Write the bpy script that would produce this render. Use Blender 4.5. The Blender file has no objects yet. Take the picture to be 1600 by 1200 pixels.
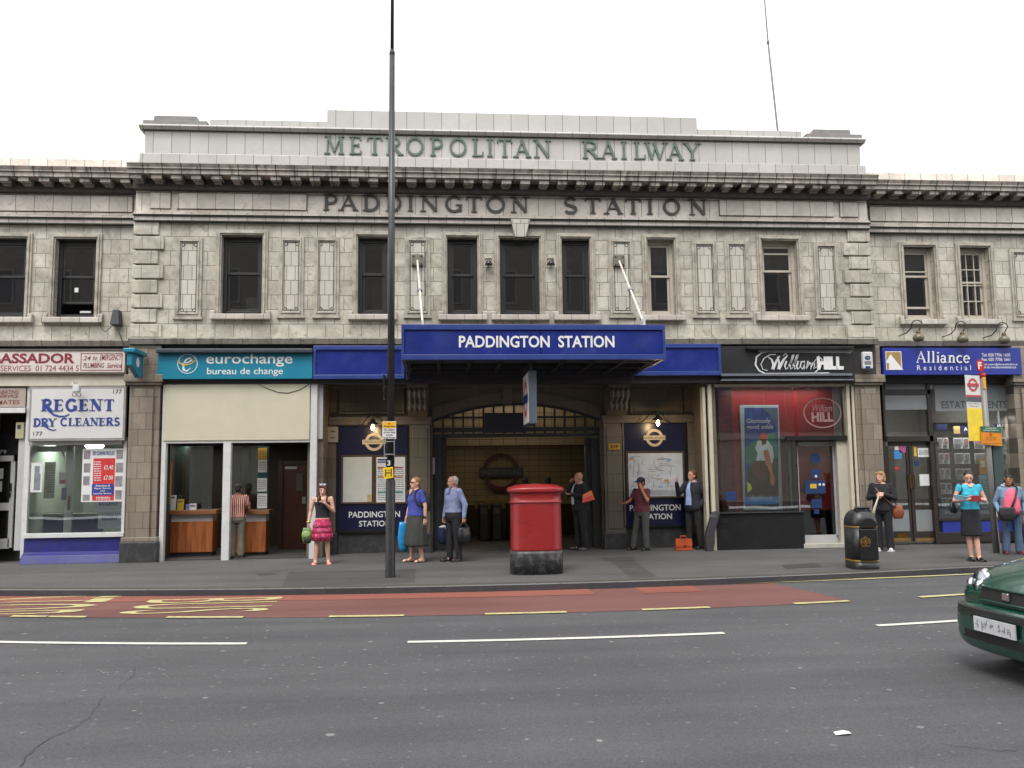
import bpy, bmesh, math, random
from mathutils import Vector, Matrix
random.seed(7)
S = bpy.context.scene
COL = S.collection
rad = math.radians
# ------------------------------------------------------------------ camera, world, sun, exposure
YAW, PITCH, ROLL, FPX = 0.0814, 0.1021, 0.0120, 1351.4
CAM = Vector((-0.018, -0.145, 1.7356))
def _axes():
    cy, sy, cp, sp = math.cos(YAW), math.sin(YAW), math.cos(PITCH), math.sin(PITCH)
    f = Vector((sy*cp, cy*cp, sp)); r0 = Vector((cy, -sy, 0)); d0 = f.cross(r0)
    cr, sr = math.cos(ROLL), math.sin(ROLL)
    return cr*r0 + sr*d0, -sr*r0 + cr*d0, f
AR, AD, AF = _axes()
cam = bpy.data.objects.new('camera', bpy.data.cameras.new('camera'))
COL.objects.link(cam)
cam.data.sensor_width = 36.0
cam.data.lens = FPX/1600*36
cam.data.clip_start, cam.data.clip_end = 0.05, 3000
mw = Matrix.Identity(4)
for i, ax in enumerate((AR, -AD, -AF)):
    for j in range(3): mw[j][i] = ax[j]
mw.translation = CAM
cam.matrix_world = mw
S.camera = cam

SUN_EL, SUN_ROT = rad(58), rad(200)
world = bpy.data.worlds.new('World'); S.world = world; world.use_nodes = True
nt = world.node_tree; nt.nodes.clear()
wo = nt.nodes.new('ShaderNodeOutputWorld'); bg = nt.nodes.new('ShaderNodeBackground')
sky = nt.nodes.new('ShaderNodeTexSky'); sky.sky_type = 'NISHITA'; sky.sun_disc = False
sky.sun_elevation, sky.sun_rotation = SUN_EL, SUN_ROT
sky.air_density, sky.dust_density, sky.ozone_density = 1.0, 3.0, 1.0
hs = nt.nodes.new('ShaderNodeHueSaturation'); hs.inputs['Saturation'].default_value = 0.13
hs.inputs['Value'].default_value = 1.0
nt.links.new(sky.outputs[0], hs.inputs['Color']); 
deck = nt.nodes.new('ShaderNodeMix'); deck.data_type = 'RGBA'; deck.inputs['Factor'].default_value = .6   # an even cloud deck over the blue
deck.inputs['B'].default_value = (5.4, 5.45, 5.55, 1)
nt.links.new(hs.outputs[0], deck.inputs['A']); nt.links.new(deck.outputs['Result'], bg.inputs[0])
bg.inputs[1].default_value = 0.15
nt.links.new(bg.outputs[0], wo.inputs[0])
sl = bpy.data.lights.new('sun', 'SUN'); sl.energy = 0.8; sl.angle = rad(25); sl.color = (1, .965, .92)
sun = bpy.data.objects.new('sun', sl); COL.objects.link(sun)
sun.rotation_euler = (math.pi/2 - SUN_EL, 0, rad(-20)); sun.location = (0, -5, 20)
vs = S.view_settings; vs.view_transform = 'Standard'; vs.look = 'None'; vs.gamma = 1; vs.exposure = 1.38
S.cycles.max_bounces = 8; S.cycles.transparent_max_bounces = 12; S.cycles.diffuse_bounces = 4
S.cycles.glossy_bounces = 4; S.cycles.sample_clamp_indirect = 4.0; S.cycles.caustics_reflective = False
S.cycles.use_denoising = True

# ------------------------------------------------------------------ measuring: photo pixel (1600x1200) -> point at a known depth / height
def ray(px, py): return AR*((px-800)/FPX) + AD*((py-600)/FPX) + AF
def at(px, py, Y):
    d = ray(px, py); t = (Y-CAM.y)/d.y
    return CAM.x + d.x*t, CAM.z + d.z*t
def ax(px, py, Y): return at(px, py, Y)[0]
def az(px, py, Y): return at(px, py, Y)[1]
def zm(Y, *pts): return sum(az(p[0], p[1], Y) for p in pts)/len(pts)
def gnd(px, py, z=0.0):
    d = ray(px, py); t = (z-CAM.z)/d.z
    return CAM.x + d.x*t, CAM.y + d.y*t

# ------------------------------------------------------------------ colours and materials
def lin(c): 
    c = c/255.0
    return c/12.92 if c <= .04045 else ((c+.055)/1.055)**2.4
def C(r, g, b, k=1.0):
    k *= .8
    return (min(lin(r)*k, .9), min(lin(g)*k, .9), min(lin(b)*k, .9), 1)
def mixnode(t, kind='MIX'):
    n = t.nodes.new('ShaderNodeMix'); n.data_type = 'RGBA'; n.blend_type = kind; return n
MATS = {}
def mat(name, col, rough=.6, var=.12, scale=6.0, bump=.0, bscale=60.0, metal=0.0, spec=.5, dirt=0.0, dirtcol=(.05, .045, .035, 1), dscale=3.0, coat=0.0):
    if name in MATS: return MATS[name]
    m = bpy.data.materials.new(name); m.use_nodes = True; t = m.node_tree; L = t.links
    b = t.nodes['Principled BSDF']
    b.inputs['Roughness'].default_value = rough; b.inputs['Metallic'].default_value = metal
    b.inputs['Specular IOR Level'].default_value = spec
    if coat: b.inputs['Coat Weight'].default_value = coat; b.inputs['Coat Roughness'].default_value = .05
    tc = t.nodes.new('ShaderNodeTexCoord')
    n = t.nodes.new('ShaderNodeTexNoise'); n.inputs['Scale'].default_value = scale; n.inputs['Detail'].default_value = 5
    L.new(tc.outputs['Object'], n.inputs['Vector'])
    r = t.nodes.new('ShaderNodeMapRange'); r.inputs[1].default_value = .3; r.inputs[2].default_value = .7
    r.inputs[3].default_value = 1-var; r.inputs[4].default_value = 1+var
    L.new(n.outputs['Fac'], r.inputs[0])
    mx = mixnode(t, 'MULTIPLY'); mx.inputs['Factor'].default_value = 1
    mx.inputs['A'].default_value = col; L.new(r.outputs[0], mx.inputs['B'])
    out = mx.outputs['Result']
    if dirt:
        n2 = t.nodes.new('ShaderNodeTexNoise'); n2.inputs['Scale'].default_value = dscale; n2.inputs['Detail'].default_value = 8; n2.inputs['Roughness'].default_value = .65
        L.new(tc.outputs['Object'], n2.inputs['Vector'])
        r2 = t.nodes.new('ShaderNodeMapRange'); r2.inputs[1].default_value = .48; r2.inputs[2].default_value = .72; r2.inputs[3].default_value = 0; r2.inputs[4].default_value = dirt
        L.new(n2.outputs['Fac'], r2.inputs[0])
        m2 = mixnode(t); L.new(r2.outputs[0], m2.inputs['Factor']); L.new(out, m2.inputs['A']); m2.inputs['B'].default_value = dirtcol
        out = m2.outputs['Result']
    L.new(out, b.inputs['Base Color'])
    rr = t.nodes.new('ShaderNodeMapRange'); rr.inputs[3].default_value = max(rough-.08, .02); rr.inputs[4].default_value = min(rough+.08, 1)
    L.new(n.outputs['Fac'], rr.inputs[0]); L.new(rr.outputs[0], b.inputs['Roughness'])
    if bump:
        n3 = t.nodes.new('ShaderNodeTexNoise'); n3.inputs['Scale'].default_value = bscale; n3.inputs['Detail'].default_value = 4
        L.new(tc.outputs['Object'], n3.inputs['Vector'])
        bp = t.nodes.new('ShaderNodeBump'); bp.inputs['Strength'].default_value = bump; bp.inputs['Distance'].default_value = .01
        L.new(n3.outputs['Fac'], bp.inputs['Height']); L.new(bp.outputs[0], b.inputs['Normal'])
    MATS[name] = m
    return m
def emit(name, col, strength):
    if name in MATS: return MATS[name]
    m = bpy.data.materials.new(name); m.use_nodes = True
    b = m.node_tree.nodes['Principled BSDF']; b.inputs['Base Color'].default_value = col
    b.inputs['Emission Color'].default_value = col; b.inputs['Emission Strength'].default_value = strength
    MATS[name] = m; return m
def glass(name, tint=(.85, .9, .9, 1), refl=.10, rough=.01):
    if name in MATS: return MATS[name]
    m = bpy.data.materials.new(name); m.use_nodes = True; t = m.node_tree; L = t.links; t.nodes.clear()
    o = t.nodes.new('ShaderNodeOutputMaterial'); tr = t.nodes.new('ShaderNodeBsdfTransparent'); gl = t.nodes.new('ShaderNodeBsdfGlossy')
    tr.inputs[0].default_value = tint; gl.inputs['Roughness'].default_value = rough
    lw = t.nodes.new('ShaderNodeLayerWeight'); lw.inputs[0].default_value = .25
    r = t.nodes.new('ShaderNodeMapRange'); r.inputs[3].default_value = refl; r.inputs[4].default_value = 1
    n = t.nodes.new('ShaderNodeTexNoise'); n.inputs['Scale'].default_value = 1.3; tc = t.nodes.new('ShaderNodeTexCoord')
    bp = t.nodes.new('ShaderNodeBump'); bp.inputs['Strength'].default_value = .04; bp.inputs['Distance'].default_value = .02
    L.new(tc.outputs['Object'], n.inputs['Vector']); L.new(n.outputs['Fac'], bp.inputs['Height']); L.new(bp.outputs[0], gl.inputs['Normal'])
    mx = t.nodes.new('ShaderNodeMixShader')
    L.new(lw.outputs['Fresnel'], r.inputs[0]); L.new(r.outputs[0], mx.inputs[0]); L.new(tr.outputs[0], mx.inputs[1]); L.new(gl.outputs[0], mx.inputs[2])
    L.new(mx.outputs[0], o.inputs[0]); MATS[name] = m; return m
def blocks(name, ca, cb, bw, rh, joint=(.06, .055, .045, 1), jw=.006, zoff=0.0, xoff=0.0, stain=.55, staincol=(.12, .105, .08, 1), sscale=1.6, streak=0.0, offset=.5, rough=.45, spec=.5, axis='xz', bump=.5, grime=None):
    """faience / stone blocks: one value per block, thin dark joints, patchy weather stains"""
    if name in MATS: return MATS[name]
    m = bpy.data.materials.new(name); m.use_nodes = True; t = m.node_tree; L = t.links
    b = t.nodes['Principled BSDF']; b.inputs['Roughness'].default_value = rough; b.inputs['Specular IOR Level'].default_value = spec
    g = t.nodes.new('ShaderNodeNewGeometry'); sp = t.nodes.new('ShaderNodeSeparateXYZ'); cb_ = t.nodes.new('ShaderNodeCombineXYZ')
    L.new(g.outputs['Position'], sp.inputs[0])
    a1 = t.nodes.new('ShaderNodeMath'); a1.operation = 'ADD'; a1.inputs[1].default_value = 200*bw + xoff
    a2 = t.nodes.new('ShaderNodeMath'); a2.operation = 'ADD'; a2.inputs[1].default_value = 40*rh + zoff
    L.new(sp.outputs['X'], a1.inputs[0]); L.new(sp.outputs['Z' if axis == 'xz' else 'Y'], a2.inputs[0])
    L.new(a1.outputs[0], cb_.inputs[0]); L.new(a2.outputs[0], cb_.inputs[1])
    def brick(c1, c2, mo):
        k = t.nodes.new('ShaderNodeTexBrick'); k.offset = offset; k.squash = 1
        k.inputs['Scale'].default_value = 1; k.inputs['Brick Width'].default_value = bw; k.inputs['Row Height'].default_value = rh
        k.inputs['Mortar Size'].default_value = jw; k.inputs['Mortar Smooth'].default_value = .15; k.inputs['Bias'].default_value = 0
        k.inputs['Color1'].default_value = c1; k.inputs['Color2'].default_value = c2; k.inputs['Mortar'].default_value = mo
        L.new(cb_.outputs[0], k.inputs['Vector']); return k
    k = brick(ca, cb, joint)
    k2 = brick((0, 0, 0, 1), (1, 1, 1, 1), (.5, .5, .5, 1))
    n = t.nodes.new('ShaderNodeTexNoise'); n.inputs['Scale'].default_value = sscale; n.inputs['Detail'].default_value = 9; n.inputs['Roughness'].default_value = .68; n.inputs['Distortion'].default_value = .6
    n2 = t.nodes.new('ShaderNodeTexNoise'); n2.inputs['Scale'].default_value = 5.5; n2.inputs['Detail'].default_value = 6; n2.inputs['Distortion'].default_value = 1.2
    # each block is its own casting: shift the stain field per block
    ad = t.nodes.new('ShaderNodeVectorMath'); ad.operation = 'MULTIPLY_ADD'; ad.inputs[1].default_value = (3.1, 3.1, 3.1)
    L.new(k2.outputs['Color'], ad.inputs[0]); L.new(g.outputs['Position'], ad.inputs[2])
    L.new(ad.outputs[0], n2.inputs['Vector']); L.new(g.outputs['Position'], n.inputs['Vector'])
    r1 = t.nodes.new('ShaderNodeMapRange'); r1.inputs[1].default_value = .42; r1.inputs[2].default_value = .72; r1.inputs[3].default_value = 0; r1.inputs[4].default_value = stain
    L.new(n.outputs['Fac'], r1.inputs[0])
    r2 = t.nodes.new('ShaderNodeMapRange'); r2.inputs[1].default_value = .5; r2.inputs[2].default_value = .72; r2.inputs[3].default_value = 0; r2.inputs[4].default_value = stain*.75
    L.new(n2.outputs['Fac'], r2.inputs[0])
    mxm = t.nodes.new('ShaderNodeMath'); mxm.operation = 'MAXIMUM'; L.new(r1.outputs[0], mxm.inputs[0]); L.new(r2.outputs[0], mxm.inputs[1])
    fac = mxm.outputs[0]
    if streak:
        mp = t.nodes.new('ShaderNodeMapping'); mp.inputs['Scale'].default_value = (7.5, 7.5, .55)
        L.new(g.outputs['Position'], mp.inputs['Vector'])
        n4 = t.nodes.new('ShaderNodeTexNoise'); n4.inputs['Scale'].default_value = 1; n4.inputs['Detail'].default_value = 5
        L.new(mp.outputs[0], n4.inputs['Vector'])
        r4 = t.nodes.new('ShaderNodeMapRange'); r4.inputs[1].default_value = .5; r4.inputs[2].default_value = .68; r4.inputs[3].default_value = 0; r4.inputs[4].default_value = streak
        L.new(n4.outputs['Fac'], r4.inputs[0])
        mm = t.nodes.new('ShaderNodeMath'); mm.operation = 'MAXIMUM'; L.new(fac, mm.inputs[0]); L.new(r4.outputs[0], mm.inputs[1]); fac = mm.outputs[0]
    mx = mixnode(t); L.new(fac, mx.inputs['Factor']); L.new(k.outputs['Color'], mx.inputs['A']); mx.inputs['B'].default_value = staincol
    L.new(mx.outputs['Result'], b.inputs['Base Color'])
    iv = t.nodes.new('ShaderNodeMath'); iv.operation = 'SUBTRACT'; iv.inputs[0].default_value = 1; L.new(k.outputs['Fac'], iv.inputs[1])
    n5 = t.nodes.new('ShaderNodeTexNoise'); n5.inputs['Scale'].default_value = 25; n5.inputs['Detail'].default_value = 3; L.new(g.outputs['Position'], n5.inputs['Vector'])
    am = t.nodes.new('ShaderNodeMath'); am.operation = 'MULTIPLY_ADD'; am.inputs[1].default_value = .25
    L.new(n5.outputs['Fac'], am.inputs[0]); L.new(iv.outputs[0], am.inputs[2])
    bp = t.nodes.new('ShaderNodeBump'); bp.inputs['Strength'].default_value = bump; bp.inputs['Distance'].default_value = .008
    L.new(am.outputs[0], bp.inputs['Height']); L.new(bp.outputs[0], b.inputs['Normal'])
    MATS[name] = m; return m

# ------------------------------------------------------------------ objects
ORI = {}
def tag(o, label=None, cat=None, group=None, kind=None):
    if label: o['label'] = label
    if cat: o['category'] = cat
    if group: o['group'] = group
    if kind: o['kind'] = kind
    return o
def thing(name, loc, label, cat, group=None, rz=0.0):
    o = bpy.data.objects.new(name, None); COL.objects.link(o); o.location = loc; o.rotation_euler = (0, 0, rz)
    o.empty_display_size = .2
    ORI[o.name] = (Vector(loc), rz)
    return tag(o, label, cat, group)
class MB:
    def __init__(s): s.v, s.f = [], []
    def add(s, vs, fs):
        n = len(s.v); s.v += [tuple(v) for v in vs]; s.f += [tuple(i+n for i in f) for f in fs]; return s
    def box(s, x0, x1, y0, y1, z0, z1):
        x0, x1 = min(x0, x1), max(x0, x1); y0, y1 = min(y0, y1), max(y0, y1); z0, z1 = min(z0, z1), max(z0, z1)
        return s.add([(x0,y0,z0),(x1,y0,z0),(x1,y1,z0),(x0,y1,z0),(x0,y0,z1),(x1,y0,z1),(x1,y1,z1),(x0,y1,z1)],
                     [(0,3,2,1),(4,5,6,7),(0,1,5,4),(1,2,6,5),(2,3,7,6),(3,0,4,7)])
    def quad(s, a, b, c, d): return s.add([a, b, c, d], [(0, 1, 2, 3)])
    def prism(s, poly, y0, y1):
        """poly in (x,z), extruded along y"""
        n = len(poly); vs = [(x, y0, z) for x, z in poly] + [(x, y1, z) for x, z in poly]
        return s.add(vs, [tuple(range(n)), tuple(range(2*n-1, n-1, -1))] + [(i, i+n, (i+1) % n + n, (i+1) % n) for i in range(n)])
    def prismx(s, poly, x0, x1):
        """poly in (y,z), extruded along x"""
        n = len(poly); vs = [(x0, y, z) for y, z in poly] + [(x1, y, z) for y, z in poly]
        return s.add(vs, [tuple(range(n-1, -1, -1)), tuple(range(n, 2*n))] + [(i, (i+1) % n, (i+1) % n + n, i+n) for i in range(n)])
    def prismz(s, poly, z0, z1):
        n = len(poly); vs = [(x, y, z0) for x, y in poly] + [(x, y, z1) for x, y in poly]
        return s.add(vs, [tuple(range(n-1, -1, -1)), tuple(range(n, 2*n))] + [(i, (i+1) % n, (i+1) % n + n, i+n) for i in range(n)])
    def tube(s, pts, r, n=10):
        pts = [Vector(p) for p in pts]; rs = r if isinstance(r, (list, tuple)) else [r]*len(pts)
        vs = []; fs = []; prev = None
        for i, p in enumerate(pts):
            d = (pts[min(i+1, len(pts)-1)] - pts[max(i-1, 0)]).normalized()
            if prev is None: u = d.orthogonal().normalized()
            else:
                u = prev - d*prev.dot(d); u = u.normalized() if u.length > 1e-6 else d.orthogonal().normalized()
            prev = u; w = d.cross(u)
            for k in range(n):
                a = 2*math.pi*k/n; vs.append(p + (u*math.cos(a) + w*math.sin(a))*rs[i])
        m = len(pts)
        for i in range(m-1):
            for k in range(n): fs.append((i*n+k, i*n+(k+1) % n, (i+1)*n+(k+1) % n, (i+1)*n+k))
        fs += [tuple(range(n-1, -1, -1)), tuple(range((m-1)*n, m*n))]
        return s.add(vs, fs)
    def lathe(s, prof, cx, cy, n=24, sx=1.0, sy=1.0, pw=2.0):
        """prof: (r,z); superellipse plan"""
        vs = []; fs = []
        for r, z in prof:
            for k in range(n):
                a = 2*math.pi*k/n; c, q = math.cos(a), math.sin(a)
                e = 2/pw
                vs.append((cx + sx*r*math.copysign(abs(c)**e, c), cy + sy*r*math.copysign(abs(q)**e, q), z))
        m = len(prof)
        for i in range(m-1):
            for k in range(n): fs.append((i*n+k, i*n+(k+1) % n, (i+1)*n+(k+1) % n, (i+1)*n+k))
        fs += [tuple(range(n-1, -1, -1)), tuple(range((m-1)*n, m*n))]
        return s.add(vs, fs)
    def ball(s, c, r, n=12, m=8, rot=None):
        rx, ry, rz = r if isinstance(r, (tuple, list)) else (r, r, r)
        vs = []; fs = []; c = Vector(c)
        for i in range(m+1):
            th = math.pi*i/m
            for k in range(n):
                a = 2*math.pi*k/n
                p = Vector((rx*math.sin(th)*math.cos(a), ry*math.sin(th)*math.sin(a), -rz*math.cos(th)))
                if rot is not None: p = rot @ p
                vs.append(c + p)
        for i in range(m):
            for k in range(n): fs.append((i*n+k, i*n+(k+1) % n, (i+1)*n+(k+1) % n, (i+1)*n+k))
        return s.add(vs, fs)
    def cap(s, p0, p1, r0, r1, n=10):
        """rounded tapered limb"""
        p0, p1 = Vector(p0), Vector(p1); d = p1-p0; L = max(d.length, 1e-5); d = d/L; u = d.orthogonal().normalized(); w = d.cross(u)
        prof = []
        for i in range(1, 5): a = math.pi/2*(1-i/4); prof.append((-r0*math.sin(a), r0*math.cos(a)))
        for i in range(0, 4): a = math.pi/2*i/4; prof.append((L + r1*math.sin(a), r1*math.cos(a)))
        vs = [p0 - d*r0]; 
        for t, r in prof:
            for k in range(n):
                a = 2*math.pi*k/n; vs.append(p0 + d*t + (u*math.cos(a) + w*math.sin(a))*r)
        vs.append(p1 + d*r1); m = len(prof); fs = []
        for k in range(n):
            fs.append((0, 1+(k+1) % n, 1+k)); fs.append((1+(m-1)*n+k, 1+(m-1)*n+(k+1) % n, len(vs)-1))
            for i in range(m-1): fs.append((1+i*n+k, 1+i*n+(k+1) % n, 1+(i+1)*n+(k+1) % n, 1+(i+1)*n+k))
        return s.add(vs, fs)
    def loft(s, rings):
        """rings: equal-length lists of points; closed"""
        n = len(rings[0]); vs = [p for r in rings for p in r]; fs = []
        for i in range(len(rings)-1):
            for k in range(n): fs.append((i*n+k, i*n+(k+1) % n, (i+1)*n+(k+1) % n, (i+1)*n+k))
        fs += [tuple(range(n-1, -1, -1)), tuple(range((len(rings)-1)*n, len(rings)*n))]
        return s.add(vs, fs)
    def xf(s, M): s.v = [tuple(M @ Vector(v)) for v in s.v]; return s
    def join(s, o): return s.add(o.v, o.f)
    def mesh(s, name):
        me = bpy.data.meshes.new(name); me.from_pydata(s.v, [], s.f); me.update(); return me
    def build(s, name, m, parent=None, smooth=False, bevel=0.0, local=False, label=None, fix=True):
        vs = s.v
        if parent is not None and not local:
            o0, rz = ORI[parent.name]; Rm = Matrix.Rotation(-rz, 3, 'Z')
            vs = [tuple(Rm @ (Vector(v)-o0)) if rz else (v[0]-o0.x, v[1]-o0.y, v[2]-o0.z) for v in s.v]
        me = bpy.data.meshes.new(name); me.from_pydata(vs, [], s.f)
        if fix:
            bm = bmesh.new(); bm.from_mesh(me); bmesh.ops.recalc_face_normals(bm, faces=bm.faces); bm.to_mesh(me); bm.free()
        me.update()
        for q in (m if isinstance(m, (list, tuple)) else [m]): me.materials.append(q)
        if smooth:
            for p in me.polygons: p.use_smooth = True
        o = bpy.data.objects.new(name, me); COL.objects.link(o)
        if parent is not None: o.parent = parent; ORI[o.name] = ORI[parent.name]
        else: ORI[o.name] = (Vector((0, 0, 0)), 0.0)
        if bevel:
            bv = o.modifiers.new('bevel', 'BEVEL'); bv.width = bevel; bv.segments = 2; bv.limit_method = 'ANGLE'; bv.angle_limit = rad(35)
        if label: o['label'] = label
        return o
def solo(mb, name, m, label, cat, group=None, **k):
    """a thing that is one mesh, its origin moved to its own base"""
    xs = [v[0] for v in mb.v]; ys = [v[1] for v in mb.v]; z0 = min(v[2] for v in mb.v)
    c = Vector(((min(xs)+max(xs))/2, (min(ys)+max(ys))/2, z0))
    mb.v = [(v[0]-c.x, v[1]-c.y, v[2]-c.z) for v in mb.v]
    o = mb.build(name, m, **k); o.location = c; ORI[o.name] = (c, 0.0)
    return tag(o, label, cat, group)
def struct(mb, name, m, **k):
    o = mb.build(name, m, **k); o['kind'] = 'structure'; return o

# ------------------------------------------------------------------ lettering
_fc = {}
def glyphs(txt, bold=0.0, shear=0.0, space=1.0):
    key = (txt, bold, shear, space)
    if key in _fc: return _fc[key]
    cu = bpy.data.curves.new('t', 'FONT'); cu.body = txt; cu.offset = bold; cu.shear = shear; cu.space_character = space; cu.resolution_u = 3
    ob = bpy.data.objects.new('t', cu); COL.objects.link(ob); dg = bpy.context.evaluated_depsgraph_get(); dg.update()
    me = bpy.data.meshes.new_from_object(ob.evaluated_get(dg))
    vs = [(v.co.x, v.co.y) for v in me.vertices]; fs = [tuple(p.vertices) for p in me.polygons]
    bpy.data.objects.remove(ob); bpy.data.curves.remove(cu); bpy.data.meshes.remove(me)
    x0 = min(v[0] for v in vs); x1 = max(v[0] for v in vs); y0 = min(v[1] for v in vs); y1 = max(v[1] for v in vs)
    _fc[key] = ([((x-x0)/(x1-x0), (y-y0)/(y1-y0)) for x, y in vs], fs)
    return _fc[key]
def text(mb, txt, x0, x1, z0, z1, Y, bold=0.0, shear=0.0, space=1.0, d=.0):
    """fit the words into a rectangle of the plane y = Y"""
    vs, fs = glyphs(txt, bold, shear, space)
    P = [(x0 + u*(x1-x0), Y, z0 + w*(z1-z0)) for u, w in vs]
    if d <= 0: return mb.add(P, fs)
    n = len(P); P2 = [(x, y+d, z) for x, y, z in P]
    ed = {}
    for f in fs:
        for i in range(len(f)):
            a, b = f[i], f[(i+1) % len(f)]
            if (b, a) in ed: del ed[(b, a)]
            else: ed[(a, b)] = 1
    return mb.add(P+P2, list(fs) + [(b, a, a+n, b+n) for a, b in ed])
def tpx(mb, txt, px0, py0, px1, py1, Y, **k):
    """words whose ink covers the photo rectangle px0,py0 - px1,py1 on the plane y = Y"""
    pm = (py0+py1)/2; xm = (px0+px1)/2
    return text(mb, txt, ax(px0, pm, Y), ax(px1, pm, Y), az(xm, py1, Y), az(xm, py0, Y), Y, **k)
def ribbon(pts, w0, w1=None, closed=False):
    """flat stroke in 2D: list of quads; width may run from w0 to w1 (or be a list)"""
    n = len(pts); out = []
    ws = w0 if isinstance(w0, (list, tuple)) else [w0 + ((w1 if w1 is not None else w0)-w0)*i/max(n-1, 1) for i in range(n)]
    for i in range(n):
        a = pts[(i-1) % n] if (closed or i > 0) else pts[i]; b = pts[(i+1) % n] if (closed or i < n-1) else pts[i]
        dx, dy = b[0]-a[0], b[1]-a[1]; L = math.hypot(dx, dy) or 1; nx, ny = -dy/L, dx/L
        out.append(((pts[i][0]+nx*ws[i]/2, pts[i][1]+ny*ws[i]/2), (pts[i][0]-nx*ws[i]/2, pts[i][1]-ny*ws[i]/2)))
    return out
def stroke(mb, pts, w0, w1, Y, d, closed=False):
    """raised stroke on plane y=Y (front) with depth d behind it; pts in (x,z)"""
    r = ribbon(pts, w0, w1, closed); n = len(r); vs = []
    for a, b in r: vs += [(a[0], Y, a[1]), (b[0], Y, b[1]), (b[0], Y+d, b[1]), (a[0], Y+d, a[1])]
    fs = []
    for i in range(n if closed else n-1):
        j = (i+1) % n
        for k in range(4): fs.append((4*i+k, 4*j+k, 4*j+(k+1) % 4, 4*i+(k+1) % 4))
    if not closed: fs += [(3, 2, 1, 0), (4*n-4, 4*n-3, 4*n-2, 4*n-1)]
    return mb.add(vs, fs)
def arc(cx, cy, rx, ry, a0, a1, n=14): return [(cx+rx*math.cos(rad(a0+(a1-a0)*i/n)), cy+ry*math.sin(rad(a0+(a1-a0)*i/n))) for i in range(n+1)]
# roman capitals drawn as strokes: (points, thick?) in a unit box, 'S' marks a serif (x, y, halfwidth)
def roman(ch):
    T, N = 1.0, .42
    G = {
    'M': [([(.12,0),(.16,1)],N),([(.16,1),(.5,.12)],T),([(.5,.12),(.84,1)],N),([(.84,1),(.88,0)],T)],
    'E': [([(.22,0),(.22,1)],T),([(.2,.97),(.88,.97)],N),([(.2,.52),(.74,.52)],N),([(.2,.03),(.92,.03)],N),([(.88,.99),(.9,.8)],N),([(.92,.01),(.96,.22)],N),([(.74,.62),(.74,.42)],N)],
    'T': [([(.5,0),(.5,1)],T),([(.04,.96),(.96,.96)],N),([(.05,.98),(.02,.78)],N),([(.95,.98),(.98,.78)],N)],
    'R': [([(.2,0),(.2,1)],T),([(.2,.97),(.5,.97)]+arc(.5,.74,.32,.23,90,-90)+[(.2,.51)],.8),([(.45,.5),(.92,.02)],T)],
    'O': [(arc(.5,.5,.43,.47,0,360,28)[:-1],.85,1)],
    'P': [([(.22,0),(.22,1)],T),([(.22,.97),(.5,.97)]+arc(.52,.71,.34,.26,90,-90)+[(.22,.45)],.8)],
    'L': [([(.25,0),(.25,1)],T),([(.22,.03),(.92,.03)],N),([(.92,.01),(.97,.26)],N)],
    'I': [([(.5,0),(.5,1)],T)],
    'A': [([(.08,0),(.5,1)],N),([(.46,1),(.9,0)],T),([(.26,.34),(.76,.34)],N)],
    'N': [([(.14,0),(.14,1)],N),([(.12,1),(.86,.02)],T),([(.86,0),(.86,1)],N)],
    'W': [([(.03,1),(.28,0)],T),([(.28,0),(.52,1)],N),([(.4,1),(.68,0)],T),([(.68,0),(.97,1)],N)],
    'Y': [([(.06,1),(.5,.46)],T),([(.94,1),(.5,.46)],N),([(.5,.5),(.5,0)],T)],
    'D': [([(.18,0),(.18,1)],T),([(.18,.97),(.42,.97)]+arc(.42,.5,.47,.47,90,-90)+[(.18,.03)],.85)],
    'G': [(arc(.52,.5,.44,.47,42,320,22),.85),([(.87,.02),(.87,.44)],T),([(.62,.44),(.98,.44)],N)],
    'S': [(arc(.5,.74,.34,.235,25,270,12)+arc(.5,.255,.37,.235,90,-155,12),.9)],
    'C': [(arc(.54,.5,.46,.47,45,315,20),.85)],
    }
    SER = {'M':[(.12,0),(.88,0),(.14,1),(.86,1)],'T':[(.5,0)],'R':[(.2,0),(.18,1),(.92,0)],'P':[(.22,0),(.2,1)],'L':[(.25,0),(.25,1)],'I':[(.5,0),(.5,1)],
           'A':[(.08,0),(.9,0)],'N':[(.14,0),(.1,1),(.86,1)],'W':[(.06,1),(.97,1)],'Y':[(.06,1),(.94,1),(.5,0)],'D':[(.16,0),(.16,1)],'E':[(.2,0),(.2,1)],'G':[],'S':[],'O':[],'C':[]}
    return G[ch], SER[ch]
def carve(mb, ch, x0, x1, z0, z1, Y, d, wt=.15, thin=1.0, serif=.1):
    g, se = roman(ch); h = z1-z0; k = 0
    def P(p): return (x0 + p[0]*(x1-x0), z0 + p[1]*h)
    for st in g:
        w = wt*h*(st[1] if st[1] >= .99 else 1-(1-st[1])*thin)
        stroke(mb, [P(p) for p in st[0]], w, w, Y - k*.0012, d + k*.0012, closed=len(st) > 2); k += 1
    for sx, sy in se:
        c = P((sx, sy)); hw = serif*h + wt*h*.5; zz = c[1] + (.02*h if sy == 0 else -.02*h)
        stroke(mb, [(c[0]-hw, zz), (c[0]+hw, zz)], .06*h, .06*h, Y - k*.0012, d + k*.0012); k += 1
def roundel(mb_ring, mb_bar, cx, cz, R, Y, barw, barh, wt=.3):
    stroke(mb_ring, arc(cx, cz, R*(1-wt/2), R*(1-wt/2), 0, 360, 40)[:-1], R*wt, R*wt, Y, .012, closed=True)
    mb_bar.box(cx-barw/2, cx+barw/2, Y-.006, Y+.012, cz-barh/2, cz+barh/2)
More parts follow.
